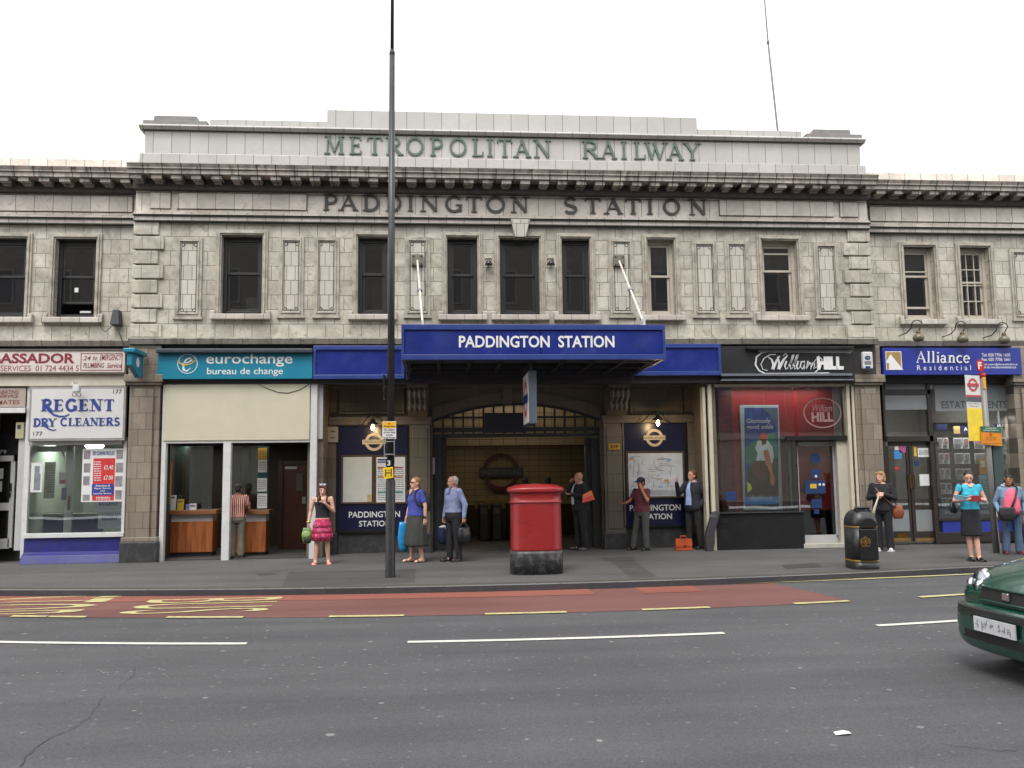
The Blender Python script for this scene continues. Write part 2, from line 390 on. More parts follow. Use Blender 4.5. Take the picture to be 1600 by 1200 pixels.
# ------------------------------------------------------------------ ground: road, kerb, pavement, markings
def asphalt(name, base, light, spots=.5, scale=1.0, red=False):
    m = bpy.data.materials.new(name); m.use_nodes = True; t = m.node_tree; L = t.links; b = t.nodes['Principled BSDF']
    b.inputs['Roughness'].default_value = .82; b.inputs['Specular IOR Level'].default_value = .35
    g = t.nodes.new('ShaderNodeNewGeometry')
    def noise(sc, det=6, vec=None, ro=.6):
        n = t.nodes.new('ShaderNodeTexNoise'); n.inputs['Scale'].default_value = sc; n.inputs['Detail'].default_value = det; n.inputs['Roughness'].default_value = ro
        L.new(vec or g.outputs['Position'], n.inputs['Vector']); return n
    def rng(o, a, b_, c, d):
        r = t.nodes.new('ShaderNodeMapRange'); r.inputs[1].default_value = a; r.inputs[2].default_value = b_; r.inputs[3].default_value = c; r.inputs[4].default_value = d
        L.new(o, r.inputs[0]); return r.outputs[0]
    def mix(f, a, b_, kind='MIX'):
        x = mixnode(t, kind)
        if isinstance(f, float): x.inputs['Factor'].default_value = f
        else: L.new(f, x.inputs['Factor'])
        for k, q in (('A', a), ('B', b_)):
            if isinstance(q, tuple): x.inputs[k].default_value = q
            else: L.new(q, x.inputs[k])
        return x.outputs['Result']
    big = noise(.45, 5); mp = t.nodes.new('ShaderNodeMapping'); mp.inputs['Scale'].default_value = (.12, 1.6, 1); L.new(g.outputs['Position'], mp.inputs['Vector'])
    lane = noise(1.0, 4, mp.outputs[0])
    col = mix(rng(big.outputs['Fac'], .35, .65, 0, 1), base, light)
    col = mix(1.0, col, mix(rng(lane.outputs['Fac'], .35, .65, 0, 1), (.84, .84, .85, 1), (1.12, 1.12, 1.12, 1)), 'MULTIPLY')
    grit = noise(70, 5, None, .75)
    col = mix(1.0, col, mix(rng(grit.outputs['Fac'], .3, .7, 0, 1), (.55, .55, .57, 1), (1.5, 1.5, 1.48, 1)), 'MULTIPLY')
    if spots:
        for sc, thr, cc, st in ((2.6, .075, (.34, .34, .33, 1), spots), (6.5, .12, (.22, .22, .22, 1), spots*.8), (15, .11, (.2, .2, .2, 1), spots*.5)):
            wv = noise(9, 2); vm = t.nodes.new('ShaderNodeVectorMath'); vm.operation = 'MULTIPLY_ADD'; vm.inputs[1].default_value = (.05, .05, 0)
            L.new(wv.outputs['Color'], vm.inputs[0]); L.new(g.outputs['Position'], vm.inputs[2])
            v = t.nodes.new('ShaderNodeTexVoronoi'); v.voronoi_dimensions = '2D'; v.inputs['Scale'].default_value = sc; L.new(vm.outputs[0], v.inputs['Vector'])
            sp = t.nodes.new('ShaderNodeSeparateColor'); L.new(v.outputs['Color'], sp.inputs[0])
            rad_ = t.nodes.new('ShaderNodeMath'); rad_.operation = 'MULTIPLY'; rad_.inputs[1].default_value = thr; L.new(sp.outputs[0], rad_.inputs[0])
            ls = t.nodes.new('ShaderNodeMath'); ls.operation = 'LESS_THAN'; L.new(v.outputs['Distance'], ls.inputs[0]); L.new(rad_.outputs[0], ls.inputs[1])
            gt = t.nodes.new('ShaderNodeMath'); gt.operation = 'GREATER_THAN'; gt.inputs[1].default_value = .45; L.new(sp.outputs[1], gt.inputs[0])
            mu = t.nodes.new('ShaderNodeMath'); mu.operation = 'MULTIPLY'; L.new(ls.outputs[0], mu.inputs[0]); L.new(gt.outputs[0], mu.inputs[1])
            m2 = t.nodes.new('ShaderNodeMath'); m2.operation = 'MULTIPLY'; L.new(mu.outputs[0], m2.inputs[0])
            L.new(rng(sp.outputs[2], 0, 1, .15*st, st), m2.inputs[1])
            col = mix(m2.outputs[0], col, cc)
    L.new(col, b.inputs['Base Color'])
    bp = t.nodes.new('ShaderNodeBump'); bp.inputs['Strength'].default_value = .5; bp.inputs['Distance'].default_value = .006
    L.new(grit.outputs['Fac'], bp.inputs['Height']); L.new(bp.outputs[0], b.inputs['Normal'])
    return m
RZ = -0.12
def quadfit(pts):
    """gentle curve y = a + b x + c x^2 through ground points"""
    n = len(pts); A = [[sum(p[0]**(i+j) for p in pts) for j in range(3)] + [sum(p[1]*p[0]**i for p in pts)] for i in range(3)]
    for i in range(3):
        for k in range(3):
            if k != i:
                f = A[k][i]/A[i][i]; A[k] = [x-f*y for x, y in zip(A[k], A[i])]
    c = [A[i][3]/A[i][i] for i in range(3)]
    x0, x1 = min(p[0] for p in pts)-1.5, max(p[0] for p in pts)+1.5
    def f(x):
        q = min(max(x, x0), x1); return c[0] + c[1]*q + c[2]*q*q + (c[1]+2*c[2]*q)*.35*(x-q)
    return f
KY = quadfit([gnd(*p) for p in [(0,919),(100,921),(400,920.5),(600,916),(800,911),(1000,906),(1200,900),(1400,891)]])
YL = quadfit([gnd(px, py, RZ) for px, py in [(0,930),(300,930),(600,926),(800,922.5),(1000,917),(1200,910),(1500,899)]])
RB = quadfit([gnd(px, py, RZ) for px, py in [(20,965),(265,964),(383,964),(631,963),(757,960),(885,959.5),(999,953),(1111,951),(1232,943.5),(1330,940),(1430,934)]])
CLY = quadfit([gnd(px, py, RZ) for px, py in [(0,1004),(387,1006),(640,1004),(1145,990),(1360,978),(1510,970)]])
M_ROAD = asphalt('road_asphalt', (.057, .058, .060, 1), (.071, .071, .0735, 1), .5)
M_PAVE = asphalt('pavement_asphalt', (.070, .068, .066, 1), (.092, .090, .087, 1), .35)
M_PATCH = asphalt('pavement_patch_asphalt', (.050, .049, .048, 1), (.062, .061, .060, 1), .2)
M_RED = asphalt('red_surfacing', (.118, .050, .043, 1), (.138, .060, .052, 1), .1)
M_RED2 = asphalt('fresh_red_surfacing', (.18, .058, .040, 1), (.205, .072, .052, 1), .05)
M_KERB = blocks('granite_kerb', (.17, .165, .17, 1), (.125, .12, .125, 1), .92, 9, jw=.008, stain=.5, staincol=(.06, .055, .055, 1), sscale=2.5, rough=.75, spec=.3)
M_YEL = mat('worn_yellow_paint', C(225, 215, 150, .72), .7, .2, 14, dirt=.75, dirtcol=(.16, .14, .10, 1), dscale=7)
M_YEL2 = mat('orange_yellow_paint', C(235, 190, 60, .72), .7, .15, 14, dirt=.5, dirtcol=(.22, .14, .06, 1), dscale=7)
M_WHT = mat('white_road_paint', C(232, 230, 220, .8), .7, .1, 14, dirt=.35, dirtcol=(.2, .2, .19, 1), dscale=6)
M_DARKLINE = mat('bitumen_crack', (.018, .018, .018, 1), .8)
XS = [x*.75-45 for x in range(127)]
def strip(f0, f1, xs, z):
    mb = MB()
    for a, b in zip(xs[:-1], xs[1:]): mb.quad((a, f0(a), z), (b, f0(b), z), (b, f1(b), z), (a, f1(a), z))
    return mb
def seg(x0, x1, n=8): return [x0+(x1-x0)*i/n for i in range(n+1)]
struct(strip(lambda x: -3.4, lambda x: KY(x)+.02, XS, RZ), 'road', M_ROAD)
struct(strip(lambda x: KY(x)+.15, lambda x: 30, XS, 0), 'pavement', M_PAVE)
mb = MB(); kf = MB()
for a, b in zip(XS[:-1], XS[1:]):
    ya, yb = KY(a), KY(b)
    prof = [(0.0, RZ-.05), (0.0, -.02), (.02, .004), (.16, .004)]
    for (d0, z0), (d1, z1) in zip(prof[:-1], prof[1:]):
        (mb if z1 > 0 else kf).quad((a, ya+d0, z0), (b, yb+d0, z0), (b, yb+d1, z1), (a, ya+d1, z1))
struct(mb, 'kerb', M_KERB); struct(kf, 'kerb_face', blocks('dirty_shaded_kerb', (.055, .053, .06, 1), (.04, .038, .044, 1), .92, 9, jw=.008, stain=.5, staincol=(.025, .025, .027, 1), sscale=4, rough=.8, spec=.3))  # face colour holds tyre dirt plus the shade of the upright side
mb = strip(lambda x: -3.4, lambda x: -3.25, XS, 0); 
for a, b in zip(XS[:-1], XS[1:]): mb.quad((a, -3.25, 0), (b, -3.25, 0), (b, -3.25, RZ-.05), (a, -3.25, RZ-.05))
# the far side of the street, where the camera stands
struct(strip(lambda x: -9.5, lambda x: -3.4, XS, 0), 'opposite_pavement', M_PAVE)
# red bus lane with its ragged, tapering end
def gx(px, py, z=RZ): return gnd(px, py, z)[0]
xr0, xr1 = gx(1222, 916), gx(1332, 940)
lane = strip(lambda x: RB(x)-.02, lambda x: YL(x)-.06, seg(-45, xr0, 60), RZ+.004)
lane.quad((xr0, RB(xr0)-.02, RZ+.004), (xr1, RB(xr1)-.02, RZ+.004), (xr1, RB(xr1)+.02, RZ+.004), (xr0, YL(xr0)-.06, RZ+.004))
struct(lane, 'bus_lane', M_RED)
for a, b in ((-45, gx(923, 924)), (gx(995, 921), gx(1090, 920))):
    yl0 = lambda x: YL(x)-.75
    mb = strip(yl0, lambda x: YL(x)-.07, seg(a, b, 24), RZ+.008); struct(mb, 'red_patch', M_RED2)
for k, (a, b) in enumerate([(-45, gx(203, 930)), (gx(205, 930), 45)]):
    struct(strip(lambda x: YL(x)-.055, lambda x: YL(x)+.055, seg(a, b, 60), RZ+.012), 'road_marking', M_YEL)
for a, b in ((20, 77), (80, 139), (265, 383), (515, 631), (757, 885), (999, 1111), (1232, 1330), (1430, 1530)):
    py = 963 if a < 700 else 957 if a < 950 else 951 if a < 1200 else 941 if a < 1400 else 932
    struct(strip(lambda x: RB(x)-.06, lambda x: RB(x)+.06, seg(gx(a, py), gx(b, py)), RZ+.012), 'road_marking', M_YEL)
for a, b, py in ((-320, 387, 1005), (638, 1146, 998), (1358, 1950, 974)):
    struct(strip(lambda x: CLY(x)-.055, lambda x: CLY(x)+.055, seg(gx(a, py), gx(b, py), 12), RZ+.008), 'road_marking', M_WHT)
# the words of the bus stop, read by drivers moving to the right
def roadword(word, px0, px1, pyn, pyf, m):
    x0, x1 = gx(px0, (pyn+pyf)/2), gx(px1, (pyn+pyf)/2); yn = gnd((px0+px1)/2, pyn, RZ)[1]; yf = gnd((px0+px1)/2, pyf, RZ)[1]
    vs, fs = glyphs(word, -.008, 0, 1.05)
    mb = MB().add([(x0+v*(x1-x0), yf-u*(yf-yn), RZ+.012) for u, v in vs], fs)
    struct(mb, 'road_lettering', m)
roadword('BUS', 212, 428, 958, 936.5, M_YEL)
roadword('STOP', -150, 150, 961.5, 935, M_YEL)
# repairs, covers and cracks
def patch(pts, name='pavement_patch', m=M_PATCH, z=.003, zz=0):
    struct(MB().add([(*gnd(px, py, zz), zz+z) for px, py in pts], [tuple(range(len(pts)))]), name, m)
patch([(452, 894), (650, 889), (648, 910), (440, 917)])
patch([(945, 871), (990, 876), (1026, 901), (988, 903)], z=.003)
patch([(938, 872), (990, 870), (994, 876), (950, 877)], z=.006)
M_IRON = mat('cast_iron_cover', (.045, .042, .04, 1), .6, .3, 40, bump=.6, bscale=90)
patch([(1222, 883), (1275, 880), (1285, 886), (1228, 889)], 'drain_cover', M_IRON, .004)
patch([(400, 896), (430, 895), (431, 898), (402, 899)], 'drain_cover', M_IRON, .004)
patch([(1556, 868), (1600, 862), (1600, 878), (1533, 876)], 'pavement_patch', M_PATCH, .004)
def crack(pts, w=.008):
    P = [gnd(px, py, RZ) for px, py in pts]; rnd = random.Random(3); Q = []
    for a, b in zip(P[:-1], P[1:]):
        for k in range(6): Q.append((a[0]+(b[0]-a[0])*k/6+rnd.uniform(-.018, .018), a[1]+(b[1]-a[1])*k/6+rnd.uniform(-.018, .018)))
    ws = [w*rnd.uniform(.25, 1.0) for _ in Q]; r = ribbon(Q, ws); mb = MB()
    for (a, b), (c, d) in zip(r[:-1], r[1:]): mb.quad((*a, RZ+.003), (*b, RZ+.003), (*d, RZ+.003), (*c, RZ+.003))
    struct(mb, 'road_crack', M_DARKLINE)
crack([(33, 1199), (50, 1172), (80, 1152), (108, 1142), (120, 1136)], .009)
crack([(120, 1136), (138, 1122), (148, 1108), (158, 1093), (166, 1086)], .005)
crack([(186, 1078), (192, 1068), (205, 1060), (212, 1040)], .005)
crack([(1470, 1162), (1510, 1168), (1560, 1173), (1599, 1176)], .007)
# chippings and chewing gum scattered along the worn joint of the carriageway
fk = MB(); rnd = random.Random(17); jy = [gnd(px, 1034-(max(px-700, 0)*.012), RZ)[1] for px in (200, 800, 1400)]
for k in range(260):
    x = rnd.uniform(-9, 9); y = jy[1]+rnd.gauss(0, .10 if k % 3 else .9); w_ = rnd.uniform(.006, .02); l_ = rnd.uniform(.008, .03); a = rnd.uniform(0, 3.1)
    c_, s_ = math.cos(a), math.sin(a); fk.add([(x+c_*l_, y+s_*l_, RZ+.004), (x-s_*w_, y+c_*w_, RZ+.005), (x-c_*l_, y-s_*l_, RZ+.004), (x+s_*w_, y-c_*w_, RZ+.005)], [(0, 1, 2, 3)])
fo = fk.build('road_grit', mat('pale_chippings', (.15, .15, .148, 1), .8, .4, 3)); fo['kind'] = 'stuff'; fo['label'] = 'pale chippings along the worn road joint'
# a scrap of paper in the road
mb = MB(); c = gnd(1316, 1147, RZ)
rnd = random.Random(5)
for k in range(5):
    a0 = k*1.2; mb.quad((c[0]-.06+.02*k, c[1]-.03, RZ+.004+.003*k), (c[0]-.01+.015*k, c[1]-.04, RZ+.012), (c[0]+.02+.01*k, c[1]+.02, RZ+.022-.003*k), (c[0]-.05+.02*k, c[1]+.03, RZ+.009+.002*k))
solo(mb, 'paper_scrap', mat('torn_paper', C(235, 235, 228), .8), 'torn scrap of white paper lying on the open road', 'litter', fix=False)

# ------------------------------------------------------------------ the station building: upper storey
W, W2 = 18.45, 18.75          # wall faces: projecting middle, wings
C_A, C_B = C(178, 173, 161, 1.5), C(166, 160, 147, 1.5)
zLT = zm(18.3, (400,528.5), (800,527.5), (1200,527)); zLB = zm(18.3, (400,540), (750,537), (1200,536))
zT2 = zm(18.37, (300,349), (800,349.5), (1000,352), (1200,356)); zT1 = zm(18.33, (300,338), (800,339), (1000,342), (1200,348))
zFT = zm(18.4, (300,298), (800,301), (1200,312))
zCB = zm(17.9, (300,274), (800,276), (1000,281), (1200,287)); zCT = zm(17.83, (300,258), (600,258.5), (1000,265.5), (1200,270))
zPB = zm(18.45, (300,244), (800,246.5), (1200,258)); zPD = zm(18.45, (300,206), (800,209), (1200,222)); zPT = zm(18.32, (300,195), (800,201), (1200,214))
zPC = zm(18.5, (340,187), (500,188.5), (1095,201), (1250,207)); zPR = zm(18.5, (520,172), (800,176), (1080,185))
RH = (zT2-zLT)/8
XL = ax(211, 440, W); XR = ax(1358, 440, W)
BL, BR = -15.0, 19.0
M_TILE = blocks('faience_wall', C_A, C_B, .385, RH, zoff=RH*200-(zLT % RH), stain=.85, staincol=(.14, .125, .09, 1), joint=(.085, .078, .062, 1))
M_FRIEZE = blocks('faience_frieze', C(190, 182, 172, 1.9), C(178, 170, 160, 1.8), .388, 3, zoff=1.2, stain=.5, staincol=(.2, .18, .15, 1), joint=(.1, .09, .075, 1))
M_WHITE = blocks('white_faience', C(206, 203, 197, .88), C(196, 193, 187, .88), .388, 3, zoff=1.2, stain=.34, staincol=(.30, .285, .255, 1), joint=(.13, .12, .11, 1), jw=.007)
M_WHITE2 = blocks('white_faience_base', C(206, 203, 197, .88), C(194, 191, 185, .88), .388, 3, zoff=1.2, xoff=.19, stain=.4, staincol=(.27, .255, .23, 1), joint=(.13, .12, .11, 1), jw=.007)
M_CORN = blocks('weathered_cornice', C(168, 158, 148, 1.4), C(148, 139, 130, 1.4), .388, 3, zoff=1.2, stain=.75, staincol=(.055, .048, .042, 1), streak=.85, joint=(.03, .028, .024, 1), jw=.012, sscale=2.6)
M_BAND = blocks('faience_band', C(186, 178, 170, 1.4), C(168, 160, 150, 1.35), .388, 3, zoff=1.2, xoff=.1, stain=.5, staincol=(.13, .12, .1, 1), streak=.3, joint=(.07, .065, .055, 1))
M_LEDGE = blocks('stained_ledge', C(152, 145, 134, 1.25), C(130, 123, 112, 1.25), .6, 3, zoff=1.2, stain=.75, staincol=(.07, .065, .055, 1), streak=.7, joint=(.05, .045, .04, 1), sscale=2.5)
M_MOULD = mat('weathered_moulding', C(160, 153, 140, 1.3), .5, .2, 5, dirt=.7, dirtcol=(.1, .09, .07, 1), dscale=4)
M_GREENLINE = mat('dark_green_line', (.035, .042, .028, 1), .8, .3, 8)  # flat dark green for thin lines and the painted shadow lines of frieze panels
M_PANEL = blocks('panel_faience', C(188, 183, 172, 1.25), C(176, 170, 158, 1.25), .18, RH, zoff=RH*200-(zLT % RH), stain=.3, staincol=(.22, .2, .17, 1), joint=(.09, .085, .07, 1))
M_LEAD = mat('grey_lead', C(140, 136, 132, .9), .6, .15, 6)
M_DARKIN = mat('dark_room', (.04, .039, .038, 1), .9, .3, 1.2)
M_BLACKP = mat('black_painted_timber', (.014, .014, .014, 1), .42, .2, 12)
M_CREAMP = mat('cream_painted_timber', C(196, 187, 172), .5, .12, 9, dirt=.35, dirtcol=(.2, .18, .14, 1), dscale=9)
M_LETG = mat('green_glazed_letter', C(88, 108, 92), .35, .15, 8, dirt=.35, dirtcol=(.09, .1, .07, 1), dscale=6)
M_LETD = mat('dark_glazed_letter', C(76, 74, 66, .8), .4, .2, 8, dirt=.5, dirtcol=(.05, .05, .04, 1), dscale=6)
M_WGLASS = glass('old_window_glass', (.6, .62, .65, 1), .19, .015)

B = thing('station_building', (2, W, 0), 'two storey cream faience railway station front with carved lettering', 'station building')
def wallmesh(x0, x1, z0, z1, Yf, holes, reveal=.22):
    xs = sorted({x0, x1} | {h[0] for h in holes} | {h[1] for h in holes}); zs = sorted({z0, z1} | {h[2] for h in holes} | {h[3] for h in holes}); mb = MB()
    for a, b in zip(xs[:-1], xs[1:]):
        for c, d in zip(zs[:-1], zs[1:]):
            if any(h[0] <= (a+b)/2 <= h[1] and h[2] <= (c+d)/2 <= h[3] for h in holes): continue
            mb.quad((a, Yf, c), (b, Yf, c), (b, Yf, d), (a, Yf, d))
    for a, b, c, d in holes:
        R = Yf+reveal
        mb.quad((a, Yf, c), (a, Yf, d), (a, R, d), (a, R, c)).quad((b, Yf, d), (b, Yf, c), (b, R, c), (b, R, d)).quad((a, Yf, d), (b, Yf, d), (b, R, d), (a, R, d)).quad((b, Yf, c), (a, Yf, c), (a, R, c), (b, R, c))
    return mb
# windows: px left, right, top, bottom (opening), sill px left/right, style
WIN = [(346, 410, 371, 494, 'black'), (559, 606, 371, 492, 'black'), (699, 746, 371, 491, 'black'), (781, 843, 371, 492, 'black'), (878, 922, 372, 491, 'black'),
       (1012, 1054, 374, 493, 'cream'), (1191, 1246, 377, 494, 'creamlow'), (1413, 1460, 386, 497, 'creamlow'), (1501, 1546, 387, 498, 'lattice'),
       (-24, 41, 374, 499, 'black'), (86, 150, 373, 498, 'blackopen')]
zWT = sum(az((w[0]+w[1])/2, w[2], W) for w in WIN[:7])/7; zWB = sum(az((w[0]+w[1])/2, w[3], W) for w in WIN[:7])/7
zWT2 = sum(az((w[0]+w[1])/2, w[2], W2) for w in WIN[7:])/4; zWB2 = sum(az((w[0]+w[1])/2, w[3], W2) for w in WIN[7:])/4
holes, holesL, holesR = [], [], []
for w in WIN:
    Yf = W if 200 < w[0] < 1380 else W2
    a, b = ax(w[0], 430, Yf), ax(w[1], 430, Yf)
    (holes if Yf == W else holesL if w[0] < 200 else holesR).append((a, b, zWB if Yf == W else zWB2, zWT if Yf == W else zWT2))
wl = wallmesh(XL, XR, zLB-.02, zT2+.02, W, holes); wl.box(XL, XL+.05, W, W2+.3, zLB, zT2).box(XR-.05, XR, W, W2+.3, zLB, zT2)
wl.v = [v for v in wl.v]
wl.join(wallmesh(BL, XL+.02, zLB-.02, zT2+.02, W2, holesL)).join(wallmesh(XR-.02, BR, zLB-.02, zT2+.02, W2, holesR))
wl.build('wall', M_TILE, B, fix=False)
MB().box(BL, BR, W2+1.7, W2+1.9, zLB, zT2).box(BL, BR, W2+.35, W2+1.7, zLB-.02, zLB+.02).box(BL, BR, W2+.35, W2+1.7, zT2, zT2+.05).build('interior', M_DARKIN, B)

def win(i, w):
    Yf = W if 200 < w[0] < 1380 else W2; st = w[4]; a, b = ax(w[0], 430, Yf), ax(w[1], 430, Yf)
    c, d = (zWB, zWT) if Yf == W else (zWB2, zWT2)
    m = M_BLACKP if 'black' in st else M_CREAMP; F = Yf+.14
    fr = MB(); t = .085 if 'black' in st else .07
    fr.box(a, a+t, F, F+.1, c, d).box(b-t, b, F, F+.1, c, d).box(a+t, b-t, F+.002, F+.098, d-t*1.2, d).box(a+t, b-t, F+.002, F+.098, c, c+.09)
    zm_ = c + (d-c)*(.52 if st != 'creamlow' else .60)
    s = .05
    i0, i1 = a+t, b-t
    # upper sash in front, lower sash behind
    for z0, z1, yy in ((zm_, d-t*1.2, F+.03), (c+.09 if 'open' not in st else c+.33, zm_+.05, F+.065)):
        fr.box(i0, i0+s, yy, yy+.03, z0, z1).box(i1-s, i1, yy, yy+.03, z0, z1).box(i0+s, i1-s, yy+.001, yy+.029, z1-s, z1).box(i0+s, i1-s, yy+.001, yy+.029, z0, z0+s)
    if st == 'creamlow' and i == 6: fr.box(i0+s, i1-s, F+.02, F+.03, d-t*1.2-.2, d-t*1.2-.16)
    if st == 'lattice':
        for k in (1, 2):
            xx = i0+(i1-i0)*k/3; fr.box(xx-.012, xx+.012, F+.028, F+.10, c+.1, d-.1)
        for q in (.25, .5, .75):
            zz = c+.09+(d-c-.2)*q; fr.box(i0, i1, F+.027, F+.101, zz-.013, zz+.013)
    if st == 'creamlow' and i == 7: fr.box(i0, i1, F+.02, F+.05, zm_+.12, zm_+.15).box(i0, i1, F+.02, F+.05, c+.28, c+.33)
    o = fr.build('window', m, B, bevel=.004)
    MB().box(i0+s*.5, i1-s*.5, F+.042, F+.046, zm_+.02, d-t*1.2-.02).box(i0+s*.5, i1-s*.5, F+.078, F+.082, (c+.1 if 'open' not in st else c+.35), zm_+.03).build('pane', M_WGLASS, o)
    # moulded architrave and sill
    ar = MB(); e = .115; zt = d+.12
    for k, (o_, pr) in enumerate(((e, .05), (e*.62, .075), (.03, .045))):
        q = o_; inn = (e*.62, .03, 0)[k]
        ar.box(a-q, a-inn, Yf-pr, Yf+.02, c-.0, d+q).box(b+inn, b+q, Yf-pr, Yf+.02, c-.0, d+q).box(a-inn, b+inn, Yf-pr, Yf+.02, d+inn, d+q)
    ar.build('surround', M_MOULD, o, bevel=.008)
    MB().box(a-.2, b+.2, Yf-.13, Yf+.16, c-.125, c-.005).box(a-.2, a-.1, Yf-.1, Yf, c-.005, c+.07).box(b+.1, b+.2, Yf-.1, Yf, c-.005, c+.07).build('sill', M_BAND, o, bevel=.015)
    # what stands inside
    pap = mat('white_paper', C(226, 226, 222), .8)
    G = F+.1
    if i == 0: MB().box(ax(385, 480, G), ax(402, 480, G), G, G+.01, az(390, 484, G), az(390, 465, G)).build('paper', pap, o)
    if i == 1: MB().box(ax(581, 450, G), ax(598, 450, G), G+.12, G+.13, az(590, 484, G), az(590, 447, G)).build('pane_sheet', mat('grey_blind', C(150, 150, 148, .5), .8), o)
    if i == 5: MB().box(i0, i1, G+.02, G+.03, c+.06, c+(d-c)*.37).build('pane_sheet', mat('brown_screen', C(110, 98, 90, .6), .8), o)
    if i in (5, 6, 7): MB().box(i0, i1, G+.05, G+.06, zm_+.05, d-.1).build('pane_sheet', mat('grey_sash_reflection', C(150, 150, 148, 1.0), .8, .3, 3), o)  # grey sheet paints a paler reflection into the upper sash
    if i == 10: MB().box(ax(118, 455, G), ax(124, 455, G), G-.05, G-.045, az(121, 457.5, G), az(121, 450.5, G)).build('paper', pap, o); MB().box(ax(125, 488, G), ax(142, 487, G), G, G+.1, az(130, 489, G), az(130, 486, G)).build('paper', pap, o)
    if i == 6:
        MB().lathe([(.05, c+.1), (.075, c+.2), (.07, c+.2)], i0+.3, G+.1, 12).build('pot', pap, o); MB().lathe([(.04, c+.1), (.06, c+.24), (.05, c+.24)], i0+.08, G+.1, 12).build('pot', pap, o)
    if i == 7:
        MB().box(i0+.05, i0+.2, G, G+.1, c+.1, c+.2).box(i0+.3, i0+.36, G, G+.1, c+.1, c+.24).box(i0+.42, i0+.47, G, G+.1, c+.1, c+.2).build('clutter', mat('sill_clutter', C(150, 120, 110), .7, .5, 20), o)
    if i in (3, 4):
        MB().box(i0+.02, i0+.16, G+.1, G+.14, c+.1, c+(d-c)*.8).build('curtain', mat('dark_curtain', (.06, .06, .09, 1), .9), o)
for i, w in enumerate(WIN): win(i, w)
# keystone over the middle window
k0, k1, k2, k3 = ax(804, 374, W), ax(820, 374, W), ax(827, 344, W), ax(797, 344, W); kt, kb = zT1-.03, zWT-.02
ks = MB(); vs = []
for (yy, sh) in ((W-.2, .0), (W+.02, .0)): vs += [(k0, yy, kb), (k1, yy, kb), (k2, yy, kt), (k3, yy, kt)]
ks.add(vs, [(0,1,2,3), (7,6,5,4), (0,4,5,1), (1,5,6,2), (2,6,7,3), (3,7,4,0)]).build('keystone', M_PANEL, B, bevel=.012)
# relief panels
def relief(pl, pr, pt, pb, Yf):
    a, b = ax(pl, 430, Yf), ax(pr, 430, Yf); c, d = az((pl+pr)/2, pb, Yf), az((pl+pr)/2, pt, Yf)
    p = MB().box(a+.09, b-.09, Yf-.028, Yf+.01, c+.09, d-.09).build('relief_panel', M_PANEL, B)
    mo = MB()
    for o0, o1, pr_ in ((0, .055, .045), (.055, .085, .065)):
        mo.box(a+o0, a+o1, Yf-pr_, Yf+.01, c+o0, d-o0).box(b-o1, b-o0, Yf-pr_, Yf+.01, c+o0, d-o0).box(a+o1, b-o1, Yf-pr_, Yf+.01, d-o1, d-o0).box(a+o1, b-o1, Yf-pr_, Yf+.01, c+o0, c+o1)
    mo.box(a-.03, b+.03, Yf-.06, Yf+.01, c-.05, c-.002)
    mo.build('moulding', M_MOULD, p, bevel=.006)
    ln = MB(); i0, i1, j0, j1 = a+.115, b-.115, c+.12, d-.12; r = .035
    for xx in (i0, i1): stroke(ln, [(xx, j0+2*r), (xx, j1-2*r)], .012, .012, Yf-.034, .01)
    for zz in (j0, j1): stroke(ln, [(i0+2*r, zz), (i1-2*r, zz)], .012, .012, Yf-.0345, .01)
    for xx in (i0+r*.9, i1-r*.9):
        for zz in (j0+r*.9, j1-r*.9): stroke(ln, arc(xx, zz, r, r, 0, 360, 14)[:-1], .012, .012, Yf-.035, .01, closed=True)
    ln.build('inlay', M_GREENLINE, p)
for q in [(275, 316, 372, 496), (436, 475, 371, 494), (491, 530, 371, 494), (633, 672, 371, 494), (952, 990, 373, 494), (1082, 1120, 377, 494), (1133, 1170, 377, 494), (1272, 1310, 380, 495)]: relief(*q, W)
relief(1578, 1618, 390, 499, W2); relief(-110, -70, 374, 498, W2); relief(1700, 1740, 392, 500, W2)
# quoins
for side in (0, 1):
    for r in range(8):
        w_ = .47 if r % 2 == 0 else .585; z1 = zT2-r*RH-.012; z0 = z1-RH+.035
        q = MB()
        if side == 0: q.box(XL-.05, XL+w_, W-.055, W+.02, z0, z1)
        else: q.box(XR-w_, XR+.05, W-.055, W+.02, z0, z1)
        q.build('quoin', M_TILE, B, bevel=.012)
# bands, frieze, cornice: one profile swept along wing - middle - wing
def run(prof, name, m, xl=None, xr=None, dy=0, bevel=0.0):
    """prof: (y offset from the wall face, z) closed polygon; middle and two wings, butted"""
    mb = MB(); a, b = XL-.04-(W-min(p[0] for p in prof)-W if False else 0), XR+.04
    mb.prismx([(W+p[0], p[1]) for p in prof], a, b)
    mb.prismx([(W2+p[0], p[1]+.0) for p in prof], BL, a-.0).prismx([(W2+p[0], p[1]) for p in prof], b, BR)
    return mb.build(name, m, B, bevel=bevel)
run([(-.10, zT2+.012), (-.10, zT1-.03), (.1, zT1-.03), (.1, zT2+.012)], 'string_course', M_BAND)
run([(-.115, zT2-.012), (-.115, zT2+.012), (.1, zT2+.012), (.1, zT2-.012)], 'drip_joint', M_GREENLINE)
run([(-.14, zT1-.03), (-.14, zT1-.002), (.1, zT1-.002), (.1, zT1-.03)], 'drip_joint', M_GREENLINE)
run([(-.16, zT1-.002), (-.05, zT1+.085), (.1, zT1+.085), (.1, zT1-.002)], 'string_course', M_BAND)
run([(0, zT1+.08), (0, zFT+.05), (.1, zFT+.05), (.1, zT1+.08)], 'frieze', M_FRIEZE)
run([(-.05, zFT), (-.17, zFT+.10), (-.17, zCB-.20), (.1, zCB-.20), (.1, zFT)], 'bed_moulding', M_CORN)
